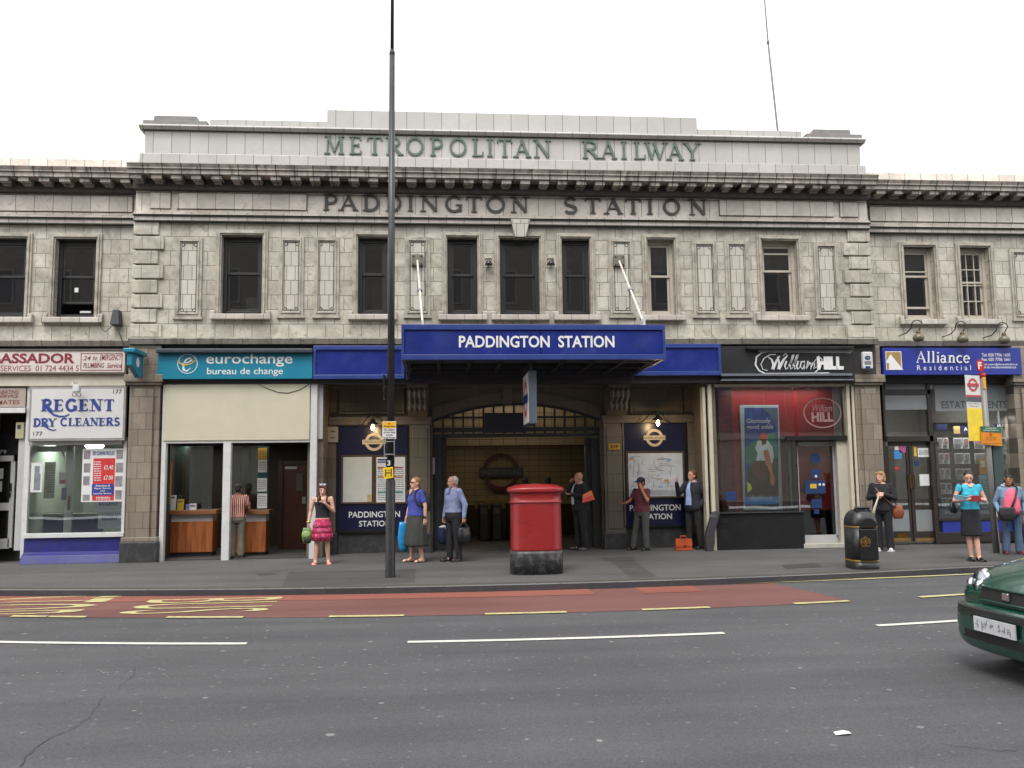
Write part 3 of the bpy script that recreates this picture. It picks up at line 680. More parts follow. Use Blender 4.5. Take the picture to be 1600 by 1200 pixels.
run([(-.2, zCB-.205), (-.2, zCB+.002), (.1, zCB+.002), (.1, zCB-.205)], 'bed_moulding', mat('sooty_soffit', (.075, .066, .058, 1), .8, .3, 6))
zc = zCB + (zCT-zCB)*.45
run([(-.54, zCB), (-.54, zc), (-.58, zc+.01), (-.58, zc+.035), (-.62, zCT), (-.58, zCT+.012), (.1, zCT+.05), (.1, zCB)], 'cornice', M_CORN)
# modillions under the cornice
sp = .402; x = XL-1.95*sp
mod = None
n = 0
def modillion(x, Yf, zoff=0):
    h = .088; w_ = .105
    return MB().box(x-w_, x+w_, Yf-.49, Yf-.18, zCB-h, zCB+.001).box(x-w_+.025, x+w_-.025, Yf-.32, Yf-.18, zCB-h-.035, zCB-h)
ranges = [(W, XL+.12, XR-.1), (W2, -9.6, XL-.2), (W2, XR+.3, 14.6)]
for Yf, xa, xb in ranges:
    k = int((xb-xa)/sp); s_ = (xb-xa)/k
    for i in range(k+1):
        mbm = modillion(xa+i*s_, Yf)
        if n < 96: mbm.build('modillion', M_CORN, B)
        n += 1
# frieze panels (raised slabs, each on a dark sheet that paints its shadow line)
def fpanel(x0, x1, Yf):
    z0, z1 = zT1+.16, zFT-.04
    MB().box(x0-.012, x1+.012, Yf-.006, Yf+.01, z0-.014, z1+.006).build('panel_shadow_line', M_GREENLINE, B)
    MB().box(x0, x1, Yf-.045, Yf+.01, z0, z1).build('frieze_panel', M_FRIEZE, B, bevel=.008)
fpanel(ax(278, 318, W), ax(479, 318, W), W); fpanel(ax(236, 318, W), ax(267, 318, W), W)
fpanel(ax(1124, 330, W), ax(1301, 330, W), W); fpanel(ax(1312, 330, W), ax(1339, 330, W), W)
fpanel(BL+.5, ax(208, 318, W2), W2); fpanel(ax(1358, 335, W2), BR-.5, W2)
# parapets
px0, px1 = ax(226, 225, W), ax(1344, 240, W)
PTH = .5
MB().box(px0-.09, px1+.09, W-.06, W+PTH, zCT-.1, zPB).build('parapet_base', M_WHITE2, B, bevel=.015)
pp = MB().box(px0, px1, W, W+PTH-.05, zPB, zPD).build('parapet', M_WHITE, B)
MB().prismx([(W-.03, zPD-.03), (W-.13, zPD+.035), (W-.13, zPT-.03), (W-.10, zPT), (W+PTH, zPT), (W+PTH, zPD-.03)], px0-.1, px1+.1).build('coping', M_WHITE2, B)
MB().box(px0-.05, px1+.05, W-.05, W+PTH-.03, zPD-.032, zPD-.008).build('drip_joint', M_GREENLINE, B)
a, b = ax(511, 180, 18.5), ax(1089, 195, 18.5)
MB().box(ax(328, 190, 18.5), a, W+.05, W+PTH-.05, zPT, zPC).build('parapet_course', M_WHITE, B); MB().box(b, ax(1252, 205, 18.5), W+.05, W+PTH-.05, zPT, zPC).build('parapet_course', M_WHITE, B)
MB().box(a, b, W+.04, W+PTH-.06, zPT, zPR).build('parapet_attic', M_WHITE, B, bevel=.01)
zw = zm(W2+.1, (50, 250), (150, 249.5), (1400, 270), (1500, 273.5))
MB().box(BL, px0-.1, W2+.05, W2+.5, zCT-.1, zw).build('wing_parapet', M_FRIEZE, B); MB().box(px1+.1, BR, W2+.05, W2+.5, zCT-.1, zw).build('wing_parapet', M_FRIEZE, B)
for (a0, b0, c0, d0) in ((230, 329, 245, 314), (1252, 1338, 1262, 1322)):
    py = 185 if a0 < 500 else 208
    xa, xb, xc, xd = [ax(q, py, 18.7) for q in (a0, b0, c0, d0)]
    z1 = zPT+.125; z2 = z1+.12
    m_ = MB().box(xa, xb, W-.02, W+1.2, zPT, z1); q = MB()
    m_.prism([(xc, z1), (xd+.05, z1), (xd-.03, z2), (xc+.02, z2)] if a0 < 500 else [(xc-.05, z1), (xd, z1), (xd-.02, z2), (xc+.04, z2)], W+.02, W+1.1)
    m_.build('lead_cap', M_LEAD, B, bevel=.01)
MB().box(BL, BR, W2+.5, 29, zw-.7, zw-.6).build('roof', M_LEAD, B)
# carved names
def word(chars, zt, zb, m, name, Yf, wt, shift=0):
    mb = MB()
    for ch, a0, b0 in chars:
        xx = (a0+b0)/2; k = xx
        x0, x1 = ax(a0, 230, Yf), ax(b0, 230, Yf)
        carve(mb, ch, x0, x1, zb, zt, Yf-.035, .05, wt, .9, .085)
    mb.build(name, m, B)
zm1, zm0 = zPD-.085, zPB+.065
word([('M',508,537),('E',547,565),('T',574,597),('R',603,628),('O',635,662),('P',672,693),('O',702,729),('L',738,755),('I',761,770),('T',777,800),('A',804,828),('N',835,860),
      ], zm1, zm0, M_LETG, 'lettering', W, .14)
word([('R',909,935),('A',939,962),('I',970,979),('L',990,1008),('W',1009,1040),('A',1043,1066),('Y',1070,1092)], zm1, zm0, M_LETG, 'lettering', W, .14)
zs1, zs0 = zFT-.05, zT1+.165
word([('P',506,529),('A',532,559),('D',568,594),('D',604,628),('I',637,646),('N',657,685),('G',695,722),('T',728,752),('O',759,788),('N',798,824),
      ], zs1, zs0, M_LETD, 'lettering', W, .19)
word([('S',878,901),('T',912,936),('A',943,969),('T',975,998),('I',1008,1017),('O',1033,1059),('N',1074,1100)], zs1, zs0, M_LETD, 'lettering', W, .19)
# ledge over the shops
run([(-.16, zLB), (-.20, zLT-.03), (-.17, zLT), (.12, zLT+.03), (.12, zLB)], 'ledge', M_LEDGE)
zSB = az(800, 600, 18.6)
M_BEAM = mat('dark_fascia_beam', (.03, .028, .027, 1), .7, .2, 5)
run([(-.02, zSB), (-.02, zLB), (.15, zLB), (.15, zSB)], 'fascia_beam', M_BEAM)
# mast on the roof
mx0, mz0 = at(1215, 203, 19.4); mx1, mz1 = at(1190, -60, 19.4); bx, bz = at(1200, 66, 19.4)
T = thing('radio_mast', (mx0, 19.4, zw-.6), 'thin leaning blue grey radio mast rising above the parapet', 'mast')
M_MAST = mat('blue_grey_mast', C(120, 123, 134), .5)
MB().tube([(mx0+.06, 19.4, zw-.65), (mx0, 19.4, mz0), (bx, 19.4, bz)], [.03, .028, .024], 8).tube([(bx, 19.4, bz), (mx1, 19.4, mz1)], [.022, .018], 8).build('pole', M_MAST, T)
MB().ball((bx, 19.4, bz), (.04, .04, .06)).build('joint', M_MAST, T, smooth=True)
# ------------------------------------------------------------------ street level
def bx(mb, px0, py0, px1, py1, Y, d, pm=None):
    """slab whose front face covers the photo rectangle on plane y=Y, d deep behind it"""
    pm = (py0+py1)/2 if pm is None else pm; xm = (px0+px1)/2
    return mb.box(ax(px0, pm, Y), ax(px1, pm, Y), Y, Y+d, az(xm, py1, Y), az(xm, py0, Y))
def rect(px0, py0, px1, py1, Y):
    pm, xm = (py0+py1)/2, (px0+px1)/2
    return ax(px0, pm, Y), ax(px1, pm, Y), az(xm, py1, Y), az(xm, py0, Y)
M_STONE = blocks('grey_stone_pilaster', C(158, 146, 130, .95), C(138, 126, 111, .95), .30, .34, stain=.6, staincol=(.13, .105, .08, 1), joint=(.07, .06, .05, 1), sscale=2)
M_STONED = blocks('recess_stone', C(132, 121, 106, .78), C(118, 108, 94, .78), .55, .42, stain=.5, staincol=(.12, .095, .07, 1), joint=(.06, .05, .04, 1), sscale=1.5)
M_GRAN = mat('black_granite', (.028, .028, .029, 1), .45, .35, 40, dirt=.6, dirtcol=(.09, .09, .088, 1), dscale=6)
M_WPAINT = mat('white_painted_metal', C(214, 214, 212), .45, .06, 5, dirt=.25, dirtcol=(.25, .24, .22, 1), dscale=6)
M_GREYP = mat('pale_grey_aluminium', C(190, 190, 190), .4, .06, 6, dirt=.2, dirtcol=(.2, .2, .2, 1))
M_BLK = mat('black_gloss', (.012, .012, .013, 1), .3, .2, 8)
M_PAPER = mat('printed_paper', C(224, 224, 222), .75, .04, 9)
M_SHOPGLASS = glass('shop_glass', (.92, .95, .95, 1), .085, .006)
M_FLOORD = mat('dark_shop_floor', (.05, .048, .045, 1), .6, .2, 6)
M_WALLC = mat('pale_shop_wall', C(200, 200, 190, .8), .8, .05, 4)
M_DKWOOD = mat('dark_brown_wood', C(66, 44, 34), .5, .25, 8)
M_INK = mat('black_ink', (.02, .02, .022, 1), .7)
M_GINK = mat('grey_ink', C(120, 120, 125), .7)
M_BLUEINK = mat('blue_paint', C(40, 62, 140), .55)
M_REDINK = mat('dark_red_paint', C(128, 34, 44), .6, .15)
M_WINK = mat('white_lettering', C(236, 236, 234, .95), .55, .03)
M_BLUE = mat('station_blue_enamel', C(32, 48, 128), .25, .14, 3, spec=.5, dirt=.3, dirtcol=(.06, .07, .14, 1), dscale=1.6)
M_NAVY = mat('navy_enamel', C(26, 29, 66, .8), .3, .12, 3)

def pilaster(px0, px1, pyb, Yf, pyt=590, name='pilaster', st=None, plin=843, cap=(586, 602), proj=.12):
    a, b = ax(px0, 720, Yf), ax(px1, 720, Yf); xm = (px0+px1)/2; st = st or M_STONE
    zc0, zc1 = az(xm, cap[1], Yf), az(xm, cap[0], Yf); zp = az(xm, plin, Yf)
    w = b-a
    o = MB().box(a, b, Yf, Yf+.4, zp, zc0).box(a+w*.2, b-w*.2, Yf-.05, Yf, zp+.02, zc0-.08).build(name, st, B, bevel=.01)
    MB().box(a-.04, b+.04, Yf-.08, Yf+.4, zc0, zc0+.06).box(a-.08, b+.08, Yf-.13, Yf+.4, zc0+.06, zc1).box(a-.02, b+.02, Yf-.06, Yf+.4, zc1, zSB+.02 if pyt is None else zLB-.01).build('capital', st, o, bevel=.012)
    MB().box(a-.05, b+.05, Yf-.1, Yf+.4, zp-.04, zp+.05).build('base', st, o, bevel=.012)
    MB().box(a-.07, b+.07, Yf-.12, Yf+.4, -.02, zp-.04).build('plinth', M_GRAN, o, bevel=.02)
    return a, b
A0, A1 = pilaster(199, 247, 879, 18.42)
R0, R1 = pilaster(1341, 1381, 853, 18.55, plin=820)
F0, F1 = pilaster(1592, 1640, 848, 18.6, plin=815)
# beyond the picture: plain ground floor walls so the building goes on
MB().box(BL, ax(-14, 720, 18.6), 18.6, 18.9, 0, zLB).box(F1, BR, 18.6, 18.9, 0, zLB).build('ground_floor_wall', M_STONE, B)
MB().box(BL, BR, 28.6, 28.9, 0, zw-.7).box(BL, BL+.2, 18.9, 28.6, 0, zw-.7).box(BR-.2, BR, 18.9, 28.6, 0, zw-.7).build('rear_wall', M_STONE, B)
MB().box(BL, BR, 18.62, 28.6, zSB+.12, zSB+.3).build('first_floor', M_BEAM, B)

def room(P, x0, x1, y0, y1, z1, mw_, mf=None, mc=None):
    MB().box(x0-.05, x1+.05, y1, y1+.05, .01, z1).box(x0-.05, x0, y0, y1, .01, z1).box(x1, x1+.05, y0, y1, .01, z1).build('inner_wall', mw_, P)
    MB().box(x0, x1, y0, y1, .004, .02).build('inner_floor', mf or M_FLOORD, P)
    MB().box(x0, x1, y0, y1, z1, z1+.04).build('inner_ceiling', mc or M_WALLC, P)
def lamp(x, y, z, w, col, name='area_lamp', sx=.6, sy=.3):
    l = bpy.data.lights.new(name, 'AREA'); l.energy = w; l.color = col; l.shape = 'RECTANGLE'; l.size = sx; l.size_y = sy
    o = bpy.data.objects.new(name, l); COL.objects.link(o); o.location = (x, y, z); return o
E_WARM = emit('warm_lamp_face', (1, .78, .5, 1), 6); E_COOL = emit('cool_lamp_face', (.95, 1, .95, 1), 2.2)

# ---- dry cleaner's
Yr = 18.62
a, b, _, _ = rect(37, 700, 196, 800, Yr); zh = az(120, 690, Yr)
T = thing('dry_cleaner_shopfront', ((a+b)/2, Yr, 0), 'white framed dry cleaning shopfront with a blue stall riser', 'shopfront')
fr = MB(); bx(fr, 37, 603, 45, 873, Yr, .12); bx(fr, 191, 690, 196, 838, Yr, .12); bx(fr, 45, 688, 191, 695, Yr, .12); bx(fr, 37, 833, 193, 840, Yr-.1, .2); fr.build('frame', M_WPAINT, T, bevel=.006)
sr = MB(); sr.prismx([(Yr-.04, az(120, 840, Yr)), (Yr-.04, .22), (Yr-.14, .16), (Yr-.2, 0), (Yr+.1, 0), (Yr+.1, az(120, 840, Yr))], ax(38, 860, Yr), ax(193, 860, Yr))
sr.build('stall_riser', mat('blue_gloss_paint', C(44, 46, 122), .35, .15, 5, dirt=.5, dirtcol=(.05, .05, .09, 1)), T, bevel=.006)
x0, x1 = ax(45, 760, Yr), ax(191, 760, Yr)
MB().box(x0, x1, Yr+.05, Yr+.056, az(120, 833, Yr), zh).build('pane', M_SHOPGLASS, T)
room(T, a+.02, b-.02, Yr+.13, Yr+3.0, zh+.05, mat('pale_green_wall', C(196, 206, 190, .8), .8, .05))
c = MB(); bx(c, 52, 803, 152, 808, Yr+.9, .5); c.build('counter_top', mat('grey_counter', C(150, 150, 140), .5), T)
c = MB(); bx(c, 54, 808, 150, 880, Yr+.95, .4); c.build('counter', mat('blue_counter_front', C(46, 52, 120), .5), T)
c = MB(); bx(c, 101, 697, 113, 836, Yr+.5, .06); bx(c, 45, 697, 113, 706, Yr+.5, .06)
c.prism([(ax(95, 706, Yr+.5), az(100, 706, Yr+.5)), (ax(101, 706, Yr+.5), az(100, 706, Yr+.5)), (ax(101, 720, Yr+.5), az(100, 716, Yr+.5))], Yr+.5, Yr+.56)
d_ = c.build('inner_door', M_WPAINT, T, bevel=.01)
MB().box(ax(106, 780, Yr+.48), ax(109, 780, Yr+.48), Yr+.46, Yr+.5, az(107, 797, Yr+.48), az(107, 775, Yr+.48)).build('handle', mat('brass', C(150, 110, 50), .3, metal=1), d_)
MB().lathe([(.12, zh+.03), (.2, zh-.06), (.14, zh-.14), (.02, zh-.17)], ax(148, 697, Yr+1), Yr+1, 16).build('ceiling_lamp', E_COOL, T, smooth=True)
lamp(ax(110, 700, Yr+1.2), Yr+1.1, zh-.02, 16, (.94, 1, .92), 'dry_cleaner_lamp', 1.4, .5)
# papers in the window
def sheet(px0, py0, px1, py1, Y, m, label, cat='notice', name='notice', group=None, extra=None):
    mb = MB(); bx(mb, px0, py0, px1, py1, Y, .004); o = solo(mb, name, m, label, cat, group)
    if extra:
        for k, (nm, mm, rects) in enumerate(extra):
            if nm == 'picture' and len(rects) > 2:
                for r in rects: q = MB(); bx(q, *r, Y-.003-.0012*k, .002); q.build(nm, mm, o)
                continue
            q = MB()
            for r in rects: bx(q, *r, Y-.003-.0012*k, .002)
            q.build(nm, mm, o)
    return o
def parttext(o, m, items, Y, name='lettering', **k):
    q = MB()
    for t_, r in items: tpx(q, t_, *r, Y, **k)
    return q.build(name, m, o, fix=False)
def lines(px0, py0, px1, py1, n, seed=1, fill=.55):
    rnd = random.Random(seed); out = []; h = (py1-py0)/n
    for i in range(n):
        y = py0+i*h; x = px0
        while x < px1-.5:
            w = rnd.uniform(1.2, 4.5); out.append((x, y+h*(1-fill)/2, min(x+w, px1), y+h*(1+fill)/2)); x += w+rnd.uniform(.5, 1.1)
    return out
Yp = Yr+.04
pics = [(131, 704, 141, 717), (131, 724, 141, 738), (130, 744, 140, 758), (129, 773, 140, 782), (182, 703, 192, 717), (181, 723, 192, 738), (180, 744, 191, 760), (180, 766, 190, 780)]
o = sheet(128, 701, 193, 784, Yp, M_PAPER, 'large white and red dry cleaning price list poster in the shop window', 'poster', 'price_poster', extra=[
    ('price_panel', mat('red_print', C(205, 48, 48), .6), [(145, 716, 179, 782)]), ('picture', mat('grey_photo_print', C(140, 134, 138), .6, .35, 7), pics),
    ('blue_panel', mat('blue_print', C(52, 58, 140), .6), [(143.5, 756, 177.5, 774)]),
    ('small_print', M_PAPER, lines(147, 720, 158, 752, 9, 3, .4) + lines(150, 776, 172, 781, 2, 4))])
parttext(o, M_WINK, [('£2.40', (162.5, 727, 177, 733.5)), ('£7.00', (162, 743, 176.5, 749.5)), ('Alteration &', (149, 757, 172, 760.5)), ('Repair Service', (147.5, 761.5, 173, 765)), ('plus', (157, 765.5, 164, 768.5)), ('Laundry Service', (146, 769.5, 174, 773))], Yp-.0075, bold=.01)
parttext(o, M_BLUEINK, [('DRY CLEANING PRICE LIST', (145, 705, 179, 711))], Yp-.008, name='heading', bold=.015)
sheet(48, 723, 66, 769, Yp, M_PAPER, 'white poster with a grey dress in the dry cleaner window', 'poster', 'dress_poster', extra=[('picture', mat('grey_dress_print', C(130, 135, 140), .7, .3), [(54, 728, 62, 740), (53, 740, 63, 766)])])
sheet(69, 722, 86, 779, Yp+.6, mat('sheer_paper', C(196, 200, 190), .8), 'pale price sheet hanging behind the dress poster', extra=[('small_print', M_GINK, lines(71, 726, 84, 770, 12, 8, .4))])
sheet(92, 738, 103, 756, Yp+.1, M_PAPER, 'small white and red card on the dry cleaner door', 'card', 'card', extra=[('stripe', mat('red_print', C(205, 48, 48)), [(94, 750, 102, 756)])])
sheet(96, 762, 104, 781, Yp+.1, mat('blue_card', C(110, 120, 150), .7), 'narrow blue leaflet below the red and white card', 'card', 'card')
for k, (r, lab) in enumerate((((149, 783, 191, 799), 'upper clear bag with blue print hanging in the dry cleaner window'), ((153, 800, 190, 826), 'lower white bag with blue print hanging in the dry cleaner window'))):
    o = sheet(*r, Yp+.02+.01*k, mat('plastic_bag_white', C(205, 212, 218), .35), lab, 'bag', 'hanging_bag', 'printed bags hanging in the dry cleaner window')
    parttext(o, M_BLUEINK, [('REGENT', (r[0]+6, r[1]+2 if k == 0 else r[1]+7, r[2]-6, r[1]+7 if k == 0 else r[1]+13))], Yp+.016+.01*k, bold=.02)
# signs over the dry cleaner
Ys = 18.5
mb = MB(); bx(mb, -60, 548, 195, 582, Ys, .12); o = solo(mb, 'shop_sign', mat('aged_white_sign', C(214, 204, 196), .5, .08, 5, dirt=.3, dirtcol=(.28, .24, .2, 1)), 'long white sign with red lettering over the dry cleaner and doorway', 'shop sign', bevel=.008)
fr = MB(); bx(fr, -62, 545, 197, 548, Ys-.02, .16); bx(fr, -62, 582, 197, 584.5, Ys-.02, .16); bx(fr, 195, 548, 197.5, 582, Ys-.02, .16); fr.build('frame', mat('brown_trim', C(90, 80, 72), .6), o)
parttext(o, M_REDINK, [('AMBASSADOR', (-53, 552, 117, 568))], Ys-.003, bold=.035)
parttext(o, M_REDINK, [('SERVICES  01 724 4434 5', (1, 571, 123, 580))], Ys-.003, bold=.0)
parttext(o, M_REDINK, [('24', (130, 556, 142, 563)), ('hr', (145, 556, 153, 563)), ('EMERGENCY', (156, 554, 190, 563)), ('PLUMBING', (130, 567, 163, 575)), ('Service', (167, 567, 190, 575))], Ys-.003, bold=.01, shear=.25)
q = MB()
for r in ((126, 552, 191, 553), (126, 578, 191, 579), (126, 553, 127, 578), (190, 553, 191, 578)): bx(q, *r, Ys-.004, .002)
q.build('border', M_REDINK, o)
mb = MB(); bx(mb, -60, 584.5, 196, 603, Ys+.06, .3); solo(mb, 'fascia_board', mat('cream_fascia', C(205, 196, 178), .6, .08, 4, dirt=.3, dirtcol=(.3, .27, .22, 1)), 'plain cream board between the red lettered sign and the blue lettered sign', 'fascia')
Yg = Ys
mb = MB(); bx(mb, 45, 604, 196, 689, Yg, .1); o = solo(mb, 'shop_sign', mat('sign_edge_grey', C(150, 146, 142), .5), 'large white framed sign with serif blue lettering above the dry cleaner window', 'shop sign', bevel=.01)
mb = MB(); bx(mb, 48.5, 607.5, 192.5, 685, Yg-.006, .012); mb.build('face', mat('white_sign_face', C(218, 217, 214, .95), .4, .03, 3), o)
q = MB(); Yt = Yg-.013
def carvepx(mb, word_, px0, py0, px1, py1, Y, wt=.24, serif=.1, thin=1.25, gap=.12, widths=None):
    n_ = len(word_); ws = [{'I':.5,'M':1.25,'W':1.3,'L':.85,'E':.85,'T':.95,'G':1.1,'O':1.15,'N':1.1,'S':.8}.get(c_, 1) for c_ in word_]; tot = sum(ws)+gap*(n_-1)
    x = px0; u = (px1-px0)/tot; xm = (px0+px1)/2
    for c_, w_ in zip(word_, ws):
        if c_ != ' ': carve(mb, c_, ax(x, py0, Y), ax(x+w_*u, py0, Y), az(xm, py1, Y), az(xm, py0, Y), Y, .003, wt, thin, serif)
        x += (w_+gap)*u
carvepx(q, 'REGENT', 66, 624, 178, 642, Yt, wt=.29, gap=.3)
carvepx(q, 'DRY', 53, 654, 87, 666, Yt, wt=.26, gap=.12); carvepx(q, 'CLEANERS', 95, 653, 187, 665, Yt, wt=.26, gap=.2)
def spx(mb, pts, w0, w1, Y, d=.003):
    stroke(mb, [at(x, y, Y) for x, y in pts], w0, w1, Y, d)
spx(q, [(72, 636), (77, 642), (84, 648), (92, 650.5), (100, 650.5), (106, 648.5), (108, 646.5)], .05, .018, Yt-.004); spx(q, [(68, 663), (72, 667), (78, 671), (83, 672), (88, 671)], .04, .012, Yt-.004)
q.build('lettering', M_BLUEINK, o)
parttext(o, M_INK, [('177', (177, 608.5, 190, 615)), ('177', (52, 674.5, 66, 681))], Yt, name='number')
# spot lamp in front of that sign
p0 = at(119, 600, Ys-.02); p1 = at(118, 606, Ys-.25)
T = thing('floodlight', (p0[0], Ys-.1, p0[1]-.1), 'small white floodlight over the blue lettered sign', 'floodlight')
mb = MB().box(p1[0]-.06, p1[0]+.07, Ys-.26, Ys-.14, p1[1]-.08, p1[1]+.06); mb.build('housing', M_WPAINT, T, bevel=.015)
MB().tube([(p0[0], Ys, p0[1]+.02), (p0[0], Ys-.2, p0[1]+.02), (p0[0], Ys-.2, p0[1]-.05)], .012).build('arm', M_WPAINT, T)
r_ = MB()
for dx in (-.045, .045): r_.tube([(p1[0]+.04+dx+.04*math.cos(t_*.7), Ys-.28, p1[1]-.14+.04*math.sin(t_*.7)) for t_ in range(10)], .01, 6)
r_.build('guard', mat('grey_wire', C(120, 120, 122), .4), T)
# ---- doorway at the left edge
Yd = 19.1
T = thing('shop_doorway', (ax(8, 800, Yd), Yd, 0), 'dark recessed doorway with a white framed door and number 79', 'doorway')
x0, x1 = ax(-30, 800, Yd), ax(36, 800, Yd)
MB().box(x0-1, x1, Yd+.2, Yd+.3, 0, zSB+.1).build('back_panel', M_DARKIN, T)
d_ = MB(); bx(d_, -40, 712, 21, 721, Yd, .05); bx(d_, 14, 721, 21, 856, Yd, .05); bx(d_, -40, 786, 14, 798, Yd, .05); bx(d_, -40, 842, 14, 858, Yd, .05)
d_ = d_.build('door', M_WPAINT, T, bevel=.006)
q = MB(); bx(q, -40, 721, 14, 786, Yd+.02, .006); bx(q, -40, 798, 14, 842, Yd+.02, .006); q.build('pane', M_SHOPGLASS, d_)
q = MB(); bx(q, 15.5, 755, 17.5, 768, Yd-.03, .03); bx(q, 14.5, 770, 16, 777, Yd-.03, .03); q.build('handle', M_BLK, d_)
q = MB(); bx(q, -5, 732, 5, 748, Yd+.01, .004); bx(q, -5, 752, 3, 768, Yd+.01, .004); q.build('notice', M_PAPER, d_)
q = MB(); tpx(q, '179', -5, 703, 10, 709, Yd-.002); q.build('number', M_WINK, T, fix=False)
q = MB(); bx(q, -40, 697, 30, 711, Yd, .1); q.build('transom', M_BLK, T)
q = MB(); bx(q, 26, 660, 37, 860, 18.75, .06); q.build('side_post', M_GREYP, T)
q = MB(); bx(q, -60, 606, 40, 636, 18.6, .06); o = solo(q, 'shop_sign', mat('faded_sign', C(168, 156, 144), .6, .12, 6), 'small faded brown sign with red lettering over the dark doorway', 'shop sign')
parttext(o, M_REDINK, [('HEATING', (-2, 610, 30, 615.5)), ('SERVICE', (-2, 616.5, 29, 621.5))], 18.597, shear=.25, bold=.01); parttext(o, M_REDINK, [('ESTIMATES', (-27, 625.5, 31, 632))], 18.597, name='words', bold=.01)
q = MB(); bx(q, -60, 637, 39, 645, 18.55, .3); solo(q, 'light_box', M_WPAINT, 'slim white strip under the faded brown sign', 'strip')
q = MB(); bx(q, 24.5, 660, 37, 685, 18.7, .05); o = solo(q, 'notice_box', mat('cream_box', C(178, 170, 140), .6), 'small cream box on the post beside the dark doorway', 'box'); q = MB(); bx(q, 27, 664, 32, 670, 18.695, .003); q.build('window', M_INK, o)

# ---- bureau de change
Ye = 18.46
a, b = ax(248, 760, Ye), ax(495, 760, Ye)
T = thing('exchange_kiosk', ((a+b)/2, Ye, 0), 'bureau de change with a cream shutter panel, white posts and wooden counters', 'kiosk')
fr = MB(); bx(fr, 251, 598, 258, 878, Ye, .14); bx(fr, 347, 689, 359, 878, Ye, .14); bx(fr, 484, 597, 494.5, 878, Ye, .16); bx(fr, 258, 688, 484, 692, Ye+.003, .13); fr.build('frame', M_WPAINT, T, bevel=.006)
q = MB(); bx(q, 495.5, 598, 504.5, 686, Ye+.1, .1); q.build('side_panel', M_GREYP, T, bevel=.006)
q = MB(); bx(q, 256, 598, 484, 688, Ye-.02, .06); q.build('shutter_panel', mat('cream_shutter', C(214, 207, 182, .9), .55, .05, 2, dirt=.12, dirtcol=(.4, .37, .3, 1)), T, bevel=.006)
q = MB(); q.tube([(*at(x, y, Ye-.03),)[:1] + (Ye-.03,) + (*at(x, y, Ye-.03),)[1:] for x, y in ((400, 598), (415, 606), (435, 613), (450, 614), (468, 609), (483, 600))], .006, 6)
q.tube([(at(x, y, Ye-.03)[0], Ye-.03, at(x, y, Ye-.03)[1]) for x, y in ((262, 598), (272, 601), (285, 597))], .006, 6); q.build('cable', M_INK, T)
zc_ = az(370, 690, Ye)
room(T, a+.03, b-.02, Ye+.17, Ye+3.2, zc_+.02, mat('kiosk_dark_wall', C(58, 46, 38), .6, .2), M_FLOORD, mat('kiosk_ceiling', C(90, 84, 74), .8))
q = MB(); bx(q, 259, 876, 484, 880, Ye-.01, .02); q.build('threshold', M_GREYP, T)
M_CWOOD = bpy.data.materials.new('orange_wood'); M_CWOOD.use_nodes = True
_t = M_CWOOD.node_tree; _b = _t.nodes['Principled BSDF']; _tc = _t.nodes.new('ShaderNodeTexCoord'); _mp = _t.nodes.new('ShaderNodeMapping'); _mp.inputs['Scale'].default_value = (9, 9, .6)
_n = _t.nodes.new('ShaderNodeTexNoise'); _n.inputs['Scale'].default_value = 1.5; _n.inputs['Detail'].default_value = 8; _cr = _t.nodes.new('ShaderNodeValToRGB')
_cr.color_ramp.elements[0].color = C(128, 66, 34); _cr.color_ramp.elements[1].color = C(188, 112, 60); _cr.color_ramp.elements[0].position = .35; _cr.color_ramp.elements[1].position = .65
_t.links.new(_tc.outputs['Object'], _mp.inputs[0]); _t.links.new(_mp.outputs[0], _n.inputs['Vector']); _t.links.new(_n.outputs['Fac'], _cr.inputs[0]); _t.links.new(_cr.outputs[0], _b.inputs['Base Color']); _b.inputs['Roughness'].default_value = .4
Yc = Ye+.75
for r0, r1, rt, lab in ((257, 332, 338, 'left wooden counter with leaflets inside the exchange kiosk'), (362, 415, 420, 'right wooden counter with the customer inside the exchange kiosk')):
    q = MB(); bx(q, r0, 815, r1, 863, Yc+.03, .45); o = solo(q, 'counter', M_CWOOD, lab, 'counter', 'wooden kiosk counters', bevel=.004)
    q = MB(); bx(q, r0-1, 797, rt, 804, Yc-.08, .6); q.build('counter_top', mat('brown_counter_top', C(142, 92, 58), .35), o, bevel=.008)
    q = MB(); bx(q, r0, 804, r1, 815, Yc+.06, .4); q.build('white_band', M_PAPER, o)
    q = MB(); q.box(ax(r0, 860, Yc+.1), ax(r1-1, 860, Yc+.1), Yc+.1, Yc+.45, 0, az(r0+20, 863, Yc+.03)).build('kickboard', mat('dark_grey_kick', (.04, .042, .05, 1), .5), o)
    q = MB(); q.box(ax(r0, 750, Yc+.2), ax(r1, 750, Yc+.2), Yc+.2, Yc+.206, az(300, 797, Yc+.2), zc_-.05).build('screen', glass('kiosk_screen', (.55, .68, .68, 1), .13), T)
